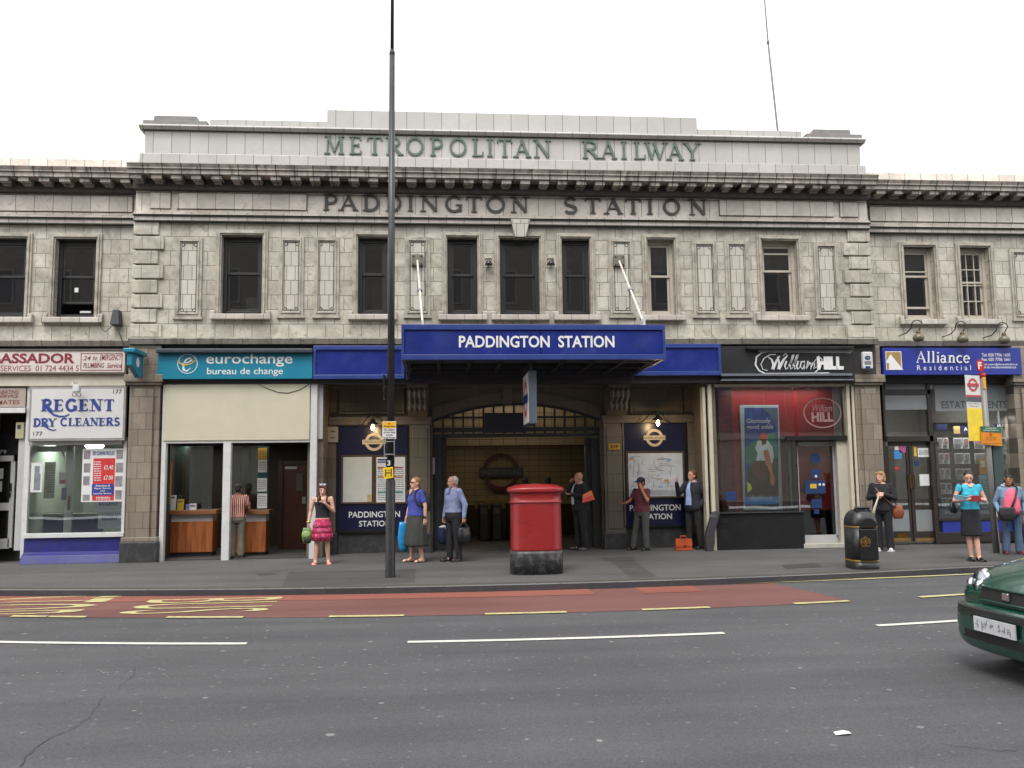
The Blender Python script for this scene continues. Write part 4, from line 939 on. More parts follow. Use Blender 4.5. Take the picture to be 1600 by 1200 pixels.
# teller space behind the screens
q = MB(); bx(q, 262, 718, 278, 740, Ye+2.4, .02); bx(q, 272, 746, 284, 756, Ye+2.3, .02); bx(q, 280, 764, 282, 768, Ye+2.3, .02); q.build('poster', mat('olive_poster', C(160, 160, 120), .7), T)
q = MB(); bx(q, 289, 706, 296, 760, Ye+2.5, .02); q.build('wall_strip', mat('olive_wall', C(150, 146, 90), .7), T)
q = MB(); bx(q, 265.5, 722, 267.5, 788, Ye+.5, .02); q.build('orange_strip', mat('orange_trim', C(214, 130, 40), .5), T)
q = MB(); bx(q, 258, 692, 265, 800, Ye+.5, .02); q.build('teal_panel', mat('teal_panel', C(20, 96, 104), .4), T)
q = MB(); bx(q, 402, 698, 419, 797, Yc+.05, .02); q.build('notice_strip', mat('teal_dark', C(22, 70, 72), .4), T)
for k, (r, mm, lab) in enumerate((((403, 700, 417, 717), mat('yellow_notice', C(215, 180, 60), .7), 'yellow notice at the top of the kiosk screen'), ((403, 718, 417, 738), M_PAPER, 'white and red notice below the yellow one on the kiosk screen'), ((402, 747, 417, 768), M_PAPER, 'white notice with grey lines halfway down the kiosk screen'), ((402, 771, 417, 794), M_PAPER, 'lowest white notice on the kiosk screen'))):
    sheet(*r, Yc+.035, mm, lab, group='notices on the kiosk screen', extra=[('small_print', M_GINK, lines(r[0]+1.5, r[1]+3, r[2]-1.5, r[3]-3, 5, 20+k, .35))])
for k, (r, mm, lab) in enumerate((((266, 774, 274, 797), M_PAPER, 'tall white leaflet holder on the left kiosk counter'), ((277, 780, 286, 798), mat('yellow_notice', C(215, 180, 60)), 'yellow leaflet box on the left kiosk counter'), ((290, 788, 296, 798), mat('blue_leaflet', C(120, 130, 190), .6), 'low blue leaflet stack on the left kiosk counter'), ((296, 787, 306, 798), M_PAPER, 'white leaflet stack beside the blue one on the kiosk counter'))):
    mb = MB(); bx(mb, *r, Yc-.03, .08); o = solo(mb, 'leaflet_holder', mm, lab, 'leaflets', 'leaflets on the left kiosk counter', bevel=.004)
    q = MB(); bx(q, r[0]+1, r[1]+2, r[2]-1, r[1]+5, Yc-.033, .003); q.build('heading', M_GINK, o)
q = MB(); bx(q, 441, 726, 481, 864, Ye+2.3, .06); o = solo(q, 'wooden_door', mat('red_brown_door', C(98, 54, 36, .9), .45, .2, 6), 'plain brown wooden door at the back of the exchange kiosk', 'door', bevel=.004)
q = MB(); bx(q, 472, 776, 478, 787, Ye+2.27, .03); q.build('lock_plate', M_GREYP, o); q = MB(); bx(q, 445, 729, 464, 733, Ye+2.27, .03); q.build('sign_plate', M_PAPER, o); q = MB(); bx(q, 463, 740, 473, 767, Ye+2.28, .02); q.build('notice', mat('grey_notice', C(110, 104, 98)), o)
q = MB(); bx(q, 434, 720, 441, 864, Ye+2.25, .1); bx(q, 441, 720, 481, 726, Ye+2.25, .1); q.build('frame', M_DKWOOD, o)
for k, px in enumerate((367, 403)):
    x, z = at(px, 690.5, Ye+.5); MB().lathe([(.05, z-.0), (.05, z+.03)], x, Ye+.5, 12).build('downlight', E_WARM, T)
lamp((a+b)/2-.3, Ye+.9, zc_-.03, 7, (1, .9, .75), 'kiosk_lamp', 2.0, .3); lamp(ax(300, 700, Ye+2), Ye+1.9, zc_-.03, 8, (.95, 1, .9), 'teller_lamp', 1.0, .4)
# teal sign
Yq = 18.3
M_TEAL = mat('teal_sign', C(24, 132, 160, .95), .35, .08, 2, dirt=.2, dirtcol=(.02, .12, .16, 1), dscale=2)
q = MB(); bx(q, 246, 552, 488, 592, Yq, .14); o = solo(q, 'shop_sign', M_TEAL, 'teal sign with white lettering over the exchange kiosk', 'shop sign', bevel=.006)
q = MB(); bx(q, 243, 544.5, 488, 551, Yq-.12, .26); q.build('awning_box', mat('dark_blue_grey', C(52, 58, 70), .4), o, bevel=.015)
parttext(o, M_WINK, [('eurochange', (322, 552.5, 457, 573))], Yq-.004, bold=.008, d=.003); parttext(o, M_WINK, [('bureau de change', (323.5, 574.5, 442, 588))], Yq-.004, bold=.004, name='words', d=.003)
q = MB(); cxx, czz = at(293, 568.5, Yq); R_ = .2
stroke(q, arc(cxx, czz, R_, R_, 0, 360, 36)[:-1], .014, .014, Yq-.006, .01, closed=True)
e_ = [at(*p, Yq) for p in ((284, 568), (292, 567), (300, 563), (297, 559), (291, 562), (286.5, 570), (287, 578), (292, 580), (298, 575))]; stroke(q, e_, [.012, .02, .03, .035, .03, .035, .045, .03, .01], None, Yq-.008, .01)
q.build('logo', M_WINK, o)
q = MB(); stroke(q, [at(*p, Yq) for p in ((280.5, 562), (281, 567), (287, 571), (297, 569), (305, 563.5), (303, 560))], [.01, .035, .03, .02, .03, .008], None, Yq-.0095, .01); q.build('logo_swoosh', mat('gold_print', C(210, 178, 80), .4), o)
# hanging teal sign on the pilaster
x0, z0 = at(208, 545, 18.0); 
T = thing('projecting_sign', (ax(212, 570, 18.1), 18.1, az(212, 580, 18.1)), 'small teal projecting sign with a cap on the stone pilaster', 'projecting sign')
xl, xr = ax(203, 565, 18.2), ax(223, 565, 18.0)
xr = ax(224, 565, 18.28); xl = xr-.1
q = MB(); q.prismx([(17.62, az(212, 553, 17.8)), (18.28, az(212, 553, 17.8)), (18.28, az(212, 584, 17.8)), (18.1, az(212, 588, 17.8)), (17.62, az(212, 572, 17.8))], xl, xr); q.build('panel', M_TEAL, T, bevel=.01)
q = MB(); q.box(xl-.06, xr+.07, 17.56, 18.3, az(212, 553, 17.8), az(212, 546, 17.8)); q.build('cap', M_TEAL, T, bevel=.02)
q = MB(); q.add([(xr+.004, 17.95+.1*math.cos(t_*.52), az(212, 565, 17.8)+.1*math.sin(t_*.52)) for t_ in range(12)], [tuple(range(12))]); q.build('logo', M_WINK, T)

# ---- station recess
Yb = 19.5
XA, XB = ax(505, 760, 18.5), ax(1104, 760, 18.5)
zAb = az(800, 593, 18.6)
oL, oR = ax(676, 760, Yb), ax(940, 760, Yb); zs = az(800, 655, Yb); zcrown = az(806, 629, Yb)
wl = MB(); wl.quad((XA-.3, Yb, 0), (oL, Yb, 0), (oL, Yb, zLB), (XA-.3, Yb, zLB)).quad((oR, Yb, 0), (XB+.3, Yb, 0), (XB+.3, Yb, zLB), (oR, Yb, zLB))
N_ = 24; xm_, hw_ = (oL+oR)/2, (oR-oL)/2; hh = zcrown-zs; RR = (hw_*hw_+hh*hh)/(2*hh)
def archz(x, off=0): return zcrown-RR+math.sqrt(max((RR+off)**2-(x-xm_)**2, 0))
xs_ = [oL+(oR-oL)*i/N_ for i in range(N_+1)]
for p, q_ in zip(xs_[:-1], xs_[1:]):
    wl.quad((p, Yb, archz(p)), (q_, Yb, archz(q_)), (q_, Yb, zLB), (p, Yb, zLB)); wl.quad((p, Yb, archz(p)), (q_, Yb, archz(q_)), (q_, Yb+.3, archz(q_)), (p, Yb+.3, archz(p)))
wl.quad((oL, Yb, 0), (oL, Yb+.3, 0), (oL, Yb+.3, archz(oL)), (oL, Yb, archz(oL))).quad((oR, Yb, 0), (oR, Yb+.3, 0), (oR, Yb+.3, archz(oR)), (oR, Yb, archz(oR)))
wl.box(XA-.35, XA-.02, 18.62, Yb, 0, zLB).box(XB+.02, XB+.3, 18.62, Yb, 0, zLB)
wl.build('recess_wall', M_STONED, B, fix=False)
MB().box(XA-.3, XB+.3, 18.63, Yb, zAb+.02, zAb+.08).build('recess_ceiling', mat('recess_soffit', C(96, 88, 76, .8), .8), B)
ar = MB(); r0 = [(x, archz(x, .02)) for x in xs_]; r1 = [(x, archz(x, .24)) for x in xs_]
for i in range(N_): ar.add([(r0[i][0], Yb-.06, r0[i][1]), (r0[i+1][0], Yb-.06, r0[i+1][1]), (r1[i+1][0], Yb-.06, r1[i+1][1]), (r1[i][0], Yb-.06, r1[i][1]), (r0[i][0], Yb+.01, r0[i][1]), (r0[i+1][0], Yb+.01, r0[i+1][1]), (r1[i+1][0], Yb+.01, r1[i+1][1]), (r1[i][0], Yb+.01, r1[i][1])], [(0,1,2,3), (4,5,1,0), (3,2,6,7)])
ar.build('arch', M_STONED, B, fix=False)
MB().box(ax(786, 620, Yb-.1), ax(800, 620, Yb-.1), Yb-.12, Yb+.2, zcrown-.03, zAb).build('arch_keystone', M_STONED, B, bevel=.01)
zi0, zi1 = az(590, 664, Yb-.1), az(590, 651, Yb-.1)
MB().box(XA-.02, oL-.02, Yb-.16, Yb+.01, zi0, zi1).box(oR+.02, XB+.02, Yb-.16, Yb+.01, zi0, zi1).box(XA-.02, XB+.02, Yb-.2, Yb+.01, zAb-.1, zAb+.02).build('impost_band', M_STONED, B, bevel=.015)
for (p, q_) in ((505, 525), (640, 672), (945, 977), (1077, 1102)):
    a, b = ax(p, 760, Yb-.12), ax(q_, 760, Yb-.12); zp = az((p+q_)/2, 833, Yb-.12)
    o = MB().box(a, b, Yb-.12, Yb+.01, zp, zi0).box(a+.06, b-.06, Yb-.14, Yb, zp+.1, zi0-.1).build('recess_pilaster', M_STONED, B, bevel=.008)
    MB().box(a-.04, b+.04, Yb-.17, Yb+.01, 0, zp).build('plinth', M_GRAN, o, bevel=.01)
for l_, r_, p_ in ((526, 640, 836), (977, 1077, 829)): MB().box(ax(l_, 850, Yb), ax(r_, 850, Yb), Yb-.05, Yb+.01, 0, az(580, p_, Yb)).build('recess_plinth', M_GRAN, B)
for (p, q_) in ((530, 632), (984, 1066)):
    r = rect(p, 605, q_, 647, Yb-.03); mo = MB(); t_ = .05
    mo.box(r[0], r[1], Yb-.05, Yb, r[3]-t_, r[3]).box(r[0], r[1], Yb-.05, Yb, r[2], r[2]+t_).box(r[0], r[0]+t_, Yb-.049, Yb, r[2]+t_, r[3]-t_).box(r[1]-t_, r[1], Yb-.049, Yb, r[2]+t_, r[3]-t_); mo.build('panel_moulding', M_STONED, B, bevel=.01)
# scrolled brackets
def console(p, q_, Yf):
    a, b = ax(p, 620, Yf), ax(q_, 620, Yf); zt_ = az((p+q_)/2, 600, Yf); L_ = Yb-Yf; h = zt_-zi1
    prof = [(Yb, zt_), (Yf-.03, zt_), (Yf-.03, zt_-.08), (Yf, zt_-.09), (Yf-.02, zt_-.18), (Yf+.0, zt_-.28), (Yf+.12, zt_-.33), (Yf+.2, zt_-.40), (Yf+.17, zt_-.5), (Yf+.22, zt_-h*.85), (Yf+.45, zi1-.02), (Yb, zi1-.02)]
    o = MB().prismx(prof, a, b).build('console', M_STONED, B, bevel=.012)
    fl = MB()
    for k in range(4):
        x = a+(b-a)*(k+.5)/4; fl.tube([(x, y-.004, z) for y, z in prof[3:10]], .032, 8)
    fl.build('fluting', M_STONED, o, smooth=True); MB().box(a-.05, b+.05, Yf-.08, Yb, zt_, zAb+.01).build('abacus', M_STONED, o, bevel=.01)
console(637, 668, 18.72); console(953, 984, 18.72)
# entrance screen: iron grille in the arch, posts
G = thing('entrance_grille', (xm_, Yb+.15, 0), 'black iron arched grille with posts in the station entrance', 'grille')
gr = MB(); Yg_ = Yb+.14
for k in range(18):
    x = ax(676+k*15.9, 660, Yg_)
    if oL < x < oR: gr.box(x-.022, x+.022, Yg_, Yg_+.05, az(800, 681, Yg_), archz(x)-.0)
zz = az(800, 652, Yg_); gr.box(oL, oR, Yg_+.004, Yg_+.046, zz-.025, zz+.025)
zz = az(800, 671, Yg_); gr.box(oL, oR, Yg_-.004, Yg_+.054, zz-.05, zz+.05)
zz = az(800, 680, Yg_); gr.box(oL, oR, Yg_-.006, Yg_+.056, zz-.045, zz+.04)
for i in range(N_): gr.add([(xs_[i], Yg_-.02, archz(xs_[i])-.06), (xs_[i+1], Yg_-.02, archz(xs_[i+1])-.06), (xs_[i+1], Yg_-.02, archz(xs_[i+1])+.01), (xs_[i], Yg_-.02, archz(xs_[i])+.01)], [(0, 1, 2, 3)])
M_IRONB = mat('dark_green_black_iron', (.016, .018, .02, 1), .5, .2)
gr.build('grille', M_IRONB, G, fix=False)
q = MB(); bx(q, 757, 645, 822, 676, Yg_-.05, .04); q.build('sign_box', mat('dark_blue_box', (.012, .014, .026, 1), .4), G, bevel=.01)
for l_, r_ in ((676, 690), (926, 940)): q = MB(); bx(q, l_, 684, r_, 862, Yg_, .2); q.build('door_post', M_IRONB, G)
for l_, r_ in ((690, 698), (916, 925)): q = MB(); bx(q, l_, 684, r_, 862, Yg_+.3, .15); q.build('inner_post', mat('grey_iron', (.06, .065, .07, 1), .5), G)
q = MB(); bx(q, 675, 715, 679.5, 741, Yg_-.03, .03); o = solo(q, 'strip_notice', M_WPAINT, 'narrow white vertical strip on the dark entrance post', 'strip')
# booking hall
M_HTILE = blocks('cream_hall_tile', C(176, 158, 120, .9), C(162, 145, 110, .9), .3, .16, stain=.2, staincol=(.16, .13, .09, 1), joint=(.09, .075, .055, 1), jw=.008, offset=0.0)
H = thing('booking_hall', (xm_, 21, 0), 'dim cream tiled booking hall behind the station entrance', 'hall')
h0, h1 = oL-1.2, oR+1.2
MB().box(h0, h1, 24.0, 24.2, 0, 4.2).box(h0-.2, h0, Yb+.32, 24.0, 0, 4.2).box(h1, h1+.2, Yb+.32, 24.0, 0, 4.2).build('wall', M_HTILE, H)
zb_ = az(800, 696, 21.2); MB().box(h0, h1, 21.2, 21.5, zb_, 4.2).build('bulkhead', M_HTILE, H)
MB().box(h0, h1, 21.5, 24.0, zb_+.06, zb_+.1).box(h0, h1, Yb+.32, 21.2, 4.1, 4.2).build('ceiling', mat('hall_ceiling', C(120, 108, 84), .8), H)
MB().box(h0, h1, Yb-.1, 24.0, .002, .012).build('floor', mat('hall_floor', (.055, .05, .045, 1), .45, .2), H)
dk = MB(); bx(dk, 690, 788, 930, 866, 23.9, .05); dk.build('dado', mat('dark_dado', C(60, 52, 36), .6, .3, 5), H)
q = MB(); bx(q, 742, 782, 790, 795, 23.86, .03); q.build('sign', mat('olive_sign', C(130, 120, 60), .6), H)
for px in (730, 834):
    q = MB(); x, z = at(px, 699, 22.3); q.box(x-.16, x+.16, 22.2, 22.35, zb_+.03, zb_+.058); q.build('ceiling_lamp', E_WARM, H)
lamp(xm_-.9, 22.5, zb_+.02, 1.2, (1, .82, .55), 'hall_light', 1.0, .5); lamp(xm_+.9, 22.5, zb_+.02, .8, (1, .82, .55), 'hall_light', 1.0, .5); bulkhead_fill = lamp(xm_, 20.1, 3.75, 7, (1, .84, .62), 'hall_light', 2.8, .3); bulkhead_fill.rotation_euler = (rad(75), 0, 0)  # last area light is an unseen fill added to brighten the bulkhead
cx_, cz_ = at(783, 737.5, 23.85); sc = 23.85/FPX*1.01
ri, ba = MB(), MB(); roundel(ri, ba, cx_, cz_, 29*sc, 23.85, 69*sc, 14*sc, .22)
o = solo(ba, 'roundel_sign', mat('dark_bar', (.02, .024, .04, 1), .5), 'big dark red ring sign with a dark bar on the booking hall wall', 'sign')
ri.build('ring', mat('dull_red_ring', C(84, 28, 28), .5), o); parttext(o, M_GINK, [('UNDERGROUND', (752, 733.5, 815, 741.5))], 23.842)
for k, px in enumerate((700, 722, 755, 775, 800)):
    x0, z0 = at(px, 800, 22.6); x0 += 0
    T = thing('ticket_gate', (x0, 22.6, 0), ['low', 'second low', 'middle', 'fourth', 'last'][k] + ' dark ticket gate at the back of the hall, counted from the left post', 'ticket gate', 'ticket gates in the booking hall')
    MB().box(x0-.12, x0+.12, 22.2, 23.2, .012, .95).build('cabinet', mat('gate_dark', (.03, .028, .022, 1), .4), T, bevel=.03); MB().box(x0-.08, x0+.08, 22.19, 22.2, .7, .85).build('reader', mat('gate_grey', C(110, 104, 80), .4), T)

# notice boards either side
M_BRONZE = mat('bronze_frame', C(104, 84, 60), .4, .15, metal=.3)
def board(r, ctr, R_, barr, frames, words, lab):
    Yn = Yb-.10
    q = MB(); bx(q, *r, Yn, .09); o = solo(q, 'notice_board', M_NAVY, lab, 'notice board', 'blue station notice boards', bevel=.01)
    e_ = MB(); t_ = 2.2
    for e in ((r[0]-t_, r[1]-t_, r[0], r[3]+t_), (r[2], r[1]-t_, r[2]+t_, r[3]+t_), (r[0], r[1]-t_, r[2], r[1]), (r[0], r[3], r[2], r[3]+t_)): bx(e_, *e, Yn-.02, .1, pm=(r[1]+r[3])/2)
    e_.build('frame', M_BLK, o)
    cx, cz = at(*ctr, Yn); s_ = Yn/FPX*1.0
    ri, ba = MB(), MB(); roundel(ri, ba, cx, cz, R_*s_, Yn-.012, (barr[2]-barr[0])*s_, (barr[3]-barr[1])*s_, .30)
    M_RND = mat('cream_roundel', C(206, 192, 168), .5); ri.build('roundel', M_RND, o); bb = ba.build('roundel_bar', M_RND, o)
    parttext(o, M_INK, [('UNDERGROUND', (barr[0]+1.5, barr[1]+1.6, barr[2]-1.5, barr[3]-1.6))], Yn-.019, name='roundel_words', bold=.01)
    for f in frames:
        q = MB(); t_ = 2.0
        for e in ((f[0], f[1], f[0]+t_, f[3]), (f[2]-t_, f[1], f[2], f[3]), (f[0]+t_, f[1], f[2]-t_, f[1]+t_), (f[0]+t_, f[3]-t_, f[2]-t_, f[3])): bx(q, *e, Yn-.03, .03, pm=(f[1]+f[3])/2)
        q.build('poster_frame', M_BRONZE, o)
    parttext(o, M_WINK, words, Yn-.004, bold=.012, d=.003)
    return o, Yn
o, Yn = board((527, 666, 637, 829), (584.5, 690.5), 14, (566.5, 686.5, 602.5, 693.5), [(533, 711, 584.5, 787), (585.5, 711, 636, 787)], [('PADDINGTON', (545, 799, 625, 808.5)), ('STATION', (561, 813.5, 610, 822.5))], 'blue notice board with two white posters, left of the station entrance')
p_ = sheet(536, 714, 581, 784.5, Yn-.02, mat('blank_poster', C(206, 205, 196), .7, .06, 5), 'blank pale poster in the left half of the left notice board', 'poster', 'poster', extra=[('sticker', mat('yellow_sticker', C(190, 165, 110)), [(574, 773, 581, 784)])])
p_ = sheet(588, 714, 633, 784.5, Yn-.02, M_PAPER, 'white poster with coloured lines behind the lamp post', 'poster', 'poster', extra=[('small_print', M_GINK, lines(590, 728, 631, 782, 16, 31, .35)), ('heading', mat('navy_print', C(60, 66, 130)), [(590, 717, 606, 719.5), (590, 721, 603, 723)]), ('red_line', mat('red_print', C(205, 48, 48)), [(590, 730, 629, 731.5)]), ('orange_line', mat('orange_print', C(215, 150, 60)), [(590, 744, 629, 745.5)]), ('green_line', mat('green_print', C(60, 150, 130)), [(590, 768, 629, 769.5)])])
o, Yn = board((974, 661, 1072, 821), (1022.5, 684), 14, (1005.5, 680.5, 1040.5, 687.5), [(979, 705, 1070, 778)], [('PADDINGTON', (984, 788.5, 1063.5, 798)), ('STATION', (1001, 802.5, 1050, 811.5))], 'blue notice board with a large street map, right of the station entrance')
rnd = random.Random(11); ml = []
for k in range(60):
    x = rnd.uniform(984, 1050); y = rnd.uniform(712, 760); 
    ml.append((x, y, x+rnd.uniform(3, 16), y+.5) if k % 2 else (x, y, x+.5, y+rnd.uniform(3, 14)))
p_ = sheet(982, 708, 1067, 775.5, Yn-.02, mat('map_paper', C(206, 210, 212), .7), 'large pale street map in the right notice board', 'map', 'street_map', extra=[('street_lines', M_GINK, ml), ('index', M_GINK, lines(984, 765, 1060, 774, 5, 41, .35)), ('marker', mat('orange_print', C(215, 150, 60)), [(1038, 749, 1045, 752), (983, 717, 990, 719)]), ('river', mat('pale_blue_print', C(120, 165, 205)), [(1028, 760, 1036, 761.5), (1043, 717, 1049, 719.5), (983, 714, 990, 716)])])
q = MB(); bx(q, 511, 667, 528, 691, Yb-.2, .06); o = solo(q, 'direction_plate', mat('cream_plate', C(178, 170, 150), .6), 'cream plate with two small arrows by the left notice board', 'plate', bevel=.004)
q = MB()
for y in (673, 683): spx(q, [(516, y), (519, y+1.5), (523, y+1)], .02, .02, Yb-.204); 
q.build('arrow', M_INK, o)
q = MB(); bx(q, 951, 693, 969, 702.5, Yb-.165, .012); o = solo(q, 'yellow_plate', mat('yellow_plate', C(205, 160, 40), .5), 'small yellow plate lettered RVP on the stone pilaster', 'plate'); parttext(o, M_INK, [('RVP', (954, 695, 966.5, 700.5))], Yb-.168, bold=.02)
# the two lit lamps
M_BULB = emit('lit_bulb', (1, .66, .28, 1), 30)
def entrance_lamp(px, pyb, lab):
    Yl = Yb-.55; x, z = at(px, pyb, Yl); s_ = Yl/FPX
    T = thing('wall_lantern', (x, Yb-.2, z), lab, 'lamp', 'lit lamps over the notice boards')
    MB().lathe([(.035, z+13*s_), (.05, z+10*s_), (.13, z+5.5*s_), (.135, z+5*s_)], x, Yl, 18).build('shade', M_BLK, T, smooth=True)
    MB().ball((x, Yl, z), (.034, .034, .065)).build('bulb', M_BULB, T, smooth=True)
    zt_ = z+18*s_
    q = MB().tube([(x, Yl, z+13*s_), (x, Yl, zt_), (x, Yb-.15, zt_+.03)], .014, 8)
    for sg in (-1, 1): q.tube([(x+sg*.05, Yl, zt_), (x+sg*.14, Yl+.1, zt_-.03), (x+sg*.25, Yl+.3, zt_-.17), (x+sg*.37, Yb-.2, zt_-.24)], .012, 8)
    q.build('bracket', M_BLK, T)
    l = bpy.data.lights.new('lantern_light', 'POINT'); l.energy = 2.6; l.color = (1, .76, .46); l.shadow_soft_size = .05
    lo = bpy.data.objects.new('lantern_light', l); COL.objects.link(lo); lo.location = (x, Yl-.1, z-.08)
entrance_lamp(582.5, 668, 'lit lamp bulb over the left notice board'); entrance_lamp(1028, 661, 'lit lamp bulb over the right notice board')

# ---- canopy
Yk = 15.6
cx0, cx1, cz0, cz1 = rect(627, 507, 1040, 562, Yk)
K = thing('entrance_canopy', ((cx0+cx1)/2, Yk, cz0), 'blue enamelled station canopy hung on two white rods over the entrance', 'canopy')
M_RIM = mat('blue_canopy_rim', C(46, 66, 134), .35, .1, 4)
t_ = .1
q = MB().box(cx0, cx1, Yk, Yk+.1, cz1-t_, cz1).box(cx0, cx1, Yk, Yk+.1, cz0, cz0+t_).box(cx0, cx0+.055, Yk+.001, Yk+.1, cz0+t_, cz1-t_).box(cx1-.055, cx1, Yk+.001, Yk+.1, cz0+t_, cz1-t_)
for s0, s1 in ((cx0, cx0+.08), (cx1-.08, cx1)): q.box(s0, s1, Yk+.1, 18.6, cz0, cz1)
q.build('fascia', M_RIM, K, bevel=.008)
xj = ax(845, 535, Yk)
for s0, s1 in ((cx0+.06, xj-.008), (xj+.008, cx1-.06)): MB().box(s0, s1, Yk+.03, Yk+.06, cz0+t_+.01, cz1-t_-.01).build('fascia_panel', M_BLUE, K)
MB().box(cx0+.06, cx1-.06, Yk+.066, Yk+.09, cz0+t_, cz1-t_).build('leak_backing', M_BLK, K)  # dark board added to stop light leaking through the panel gap
q = MB(); tpx(q, 'PADDINGTON  STATION', 717, 524.5, 960, 543, Yk+.022, bold=.022, d=.006); q.build('lettering', M_WINK, K, fix=False)
zr = cz0+.22
q = MB()
for i in range(9):
    x = cx0+.08+(cx1-cx0-.16)*i/8; q.box(x-.035, x+.035, Yk+.1, 18.5, cz0+.03, zr)
for y in (Yk+.75, Yk+1.6, Yk+2.4): q.box(cx0+.08, cx1-.08, y-.04, y+.04, cz0+.035, zr-.01)
q.build('soffit_beam', mat('dark_soffit_beam', (.02, .022, .024, 1), .5), K)
MB().box(cx0+.08, cx1-.08, Yk+.1, Yk+.75, zr+.002, zr+.012).build('soffit_glass', glass('frosted_canopy_glass', (.5, .55, .55, 1), .05, .3), K)
MB().box(cx0+.08, cx1-.08, Yk+.75, 18.55, zr+.002, zr+.03).build('soffit_panel', mat('dark_soffit', (.03, .032, .034, 1), .7), K)
q = MB(); bx(q, 634, 578, 990, 592, 18.3, .3); q.build('rear_beam', mat('dark_navy_beam', (.012, .014, .035, 1), .5), K)
for (p0, p1, lab) in (((652, 406), (660, 503), None), ((968, 407), (1005, 500), None)):
    x0, z0 = at(*p0, 18.32); x1, z1 = at(*p1, Yk+.25); 
    rr = MB().tube([(x0, 18.36, z0), (x1, Yk+.3, z1)], .022, 8).build('suspension_rod', mat('flaking_white_rod', C(224, 220, 210), .5, .1, 20, dirt=.6, dirtcol=(.28, .19, .1, 1), dscale=9), K)
    xm, zmid = x0+(x1-x0)*.52, z0+(z1-z0)*.52; ym = 18.36+(Yk+.3-18.36)*.52
    MB().ball((xm, ym, zmid), (.06, .06, .05)).build('turnbuckle', mat('grey_turnbuckle', C(150, 150, 152), .4), rr, smooth=True)
    MB().box(x0-.125, x0+.125, 18.34, 18.44, z0-.12, z0+.13).build('anchor_plate', mat('corroded_plate', C(118, 110, 98), .7, .3, 20), rr, bevel=.01)
    bo = MB()
    for dx in (-.085, .085):
        for dz in (-.08, .09): bo.ball((x0+dx, 18.335, z0+dz), .018)
    bo.build('bolt', M_IRON, rr); MB().box(x1-.02, x1+.03, Yk+.2, Yk+.4, cz1-.02, z1+.02).build('clevis', M_WPAINT, rr)
# lower blue fascias against the wall
for (r, lab) in (((489, 540, 632, 592), 'plain blue fascia box left of the canopy, beside the teal sign'), ((990, 537, 1127, 586.5), 'plain blue fascia box right of the canopy, beside the black sign')):
    x0, x1, z0, z1 = rect(*r, 18.28)
    q = MB().box(x0, x1, 18.28, 18.4, z1-.09, z1).box(x0, x1, 18.28, 18.4, z0, z0+.09).box(x0, x0+.06, 18.281, 18.4, z0+.09, z1-.09).box(x1-.06, x1, 18.281, 18.4, z0+.09, z1-.09).box(x0, x1, 18.4, 18.42, z0, z1)
    o = solo(q, 'fascia_box', M_RIM, lab, 'fascia', 'blue fascia boxes flanking the canopy', bevel=.008); MB().box(x0+.06, x1-.06, 18.32, 18.35, z0+.09, z1-.09).build('fascia_panel', M_BLUE, o)
# hanging roundel sign under the canopy
xs0 = ax(826, 620, 15.95); zt_, zb_2 = az(832, 579, 15.95), az(832, 662, 15.95)
T = thing('hanging_roundel_sign', (xs0+.07, 16.4, zb_2), 'grey box sign with a red ring hanging under the canopy', 'hanging sign')
MB().box(xs0, xs0+.155, 15.95, 17.0, zb_2, zt_).build('casing', mat('slate_grey_casing', C(84, 94, 104), .4, .08), T, bevel=.012)
MB().box(xs0-.006, xs0, 15.97, 16.98, zb_2+.03, zt_-.03).build('face', M_PAPER, T)
for nm, mm, fn in (('ring', mat('bright_red_ring', C(220, 50, 44), .4), 0), ('bar', mat('blue_bar', C(40, 48, 130), .4), 1)):
    q = MB(); yc, zc2 = 16.475, (zt_+zb_2)/2
    if fn == 0:
        rg = ribbon(arc(yc, zc2, .30, .30, 0, 360, 32)[:-1], .1, closed=True)
        for i in range(len(rg)): 
            a_, b_ = rg[i], rg[(i+1) % len(rg)]; q.quad((xs0-.008, *a_[0]), (xs0-.008, *a_[1]), (xs0-.008, *b_[1]), (xs0-.008, *b_[0]))
        q.quad((xs0-.008, yc-.5, zt_-.12), (xs0-.008, yc-.5, zt_-.119), (xs0-.008, yc-.49, zt_-.119), (xs0-.008, yc-.49, zt_-.12))
    else: q.box(xs0-.011, xs0-.009, yc-.45, yc+.45, zc2-.085, zc2+.085)
    q.build(nm, mm, T, fix=False)
MB().tube([(xs0+.078, 16.2, zt_-.01), (xs0+.078, 16.2, zr)], .025).tube([(xs0+.078, 16.8, zt_-.01), (xs0+.078, 16.8, zr)], .025).build('hanger', M_BLK, T)
# bell shaped fittings between the windows
for px, lab in ((763.5, 'black bell shaped wall fitting left of the middle window'), (861, 'black bell shaped wall fitting right of the middle window')):
    x, z = at(px, 408, W-.1); T = thing('wall_fitting', (x, W, z), lab, 'wall fitting', 'black wall fittings beside the middle window')
    MB().lathe([(.09, z-.085), (.07, z-.04), (.03, z+.02), (.02, z+.06), (.005, z+.07)], x, W-.1, 14).build('hood', M_BLK, T, smooth=True)
    MB().tube([(x-.06, W, z+.07), (x-.05, W-.06, z+.07), (x, W-.1, z+.04)], .012).tube([(x+.06, W, z+.07), (x+.05, W-.06, z+.07), (x, W-.1, z+.04)], .012).build('bracket', M_BLK, T)
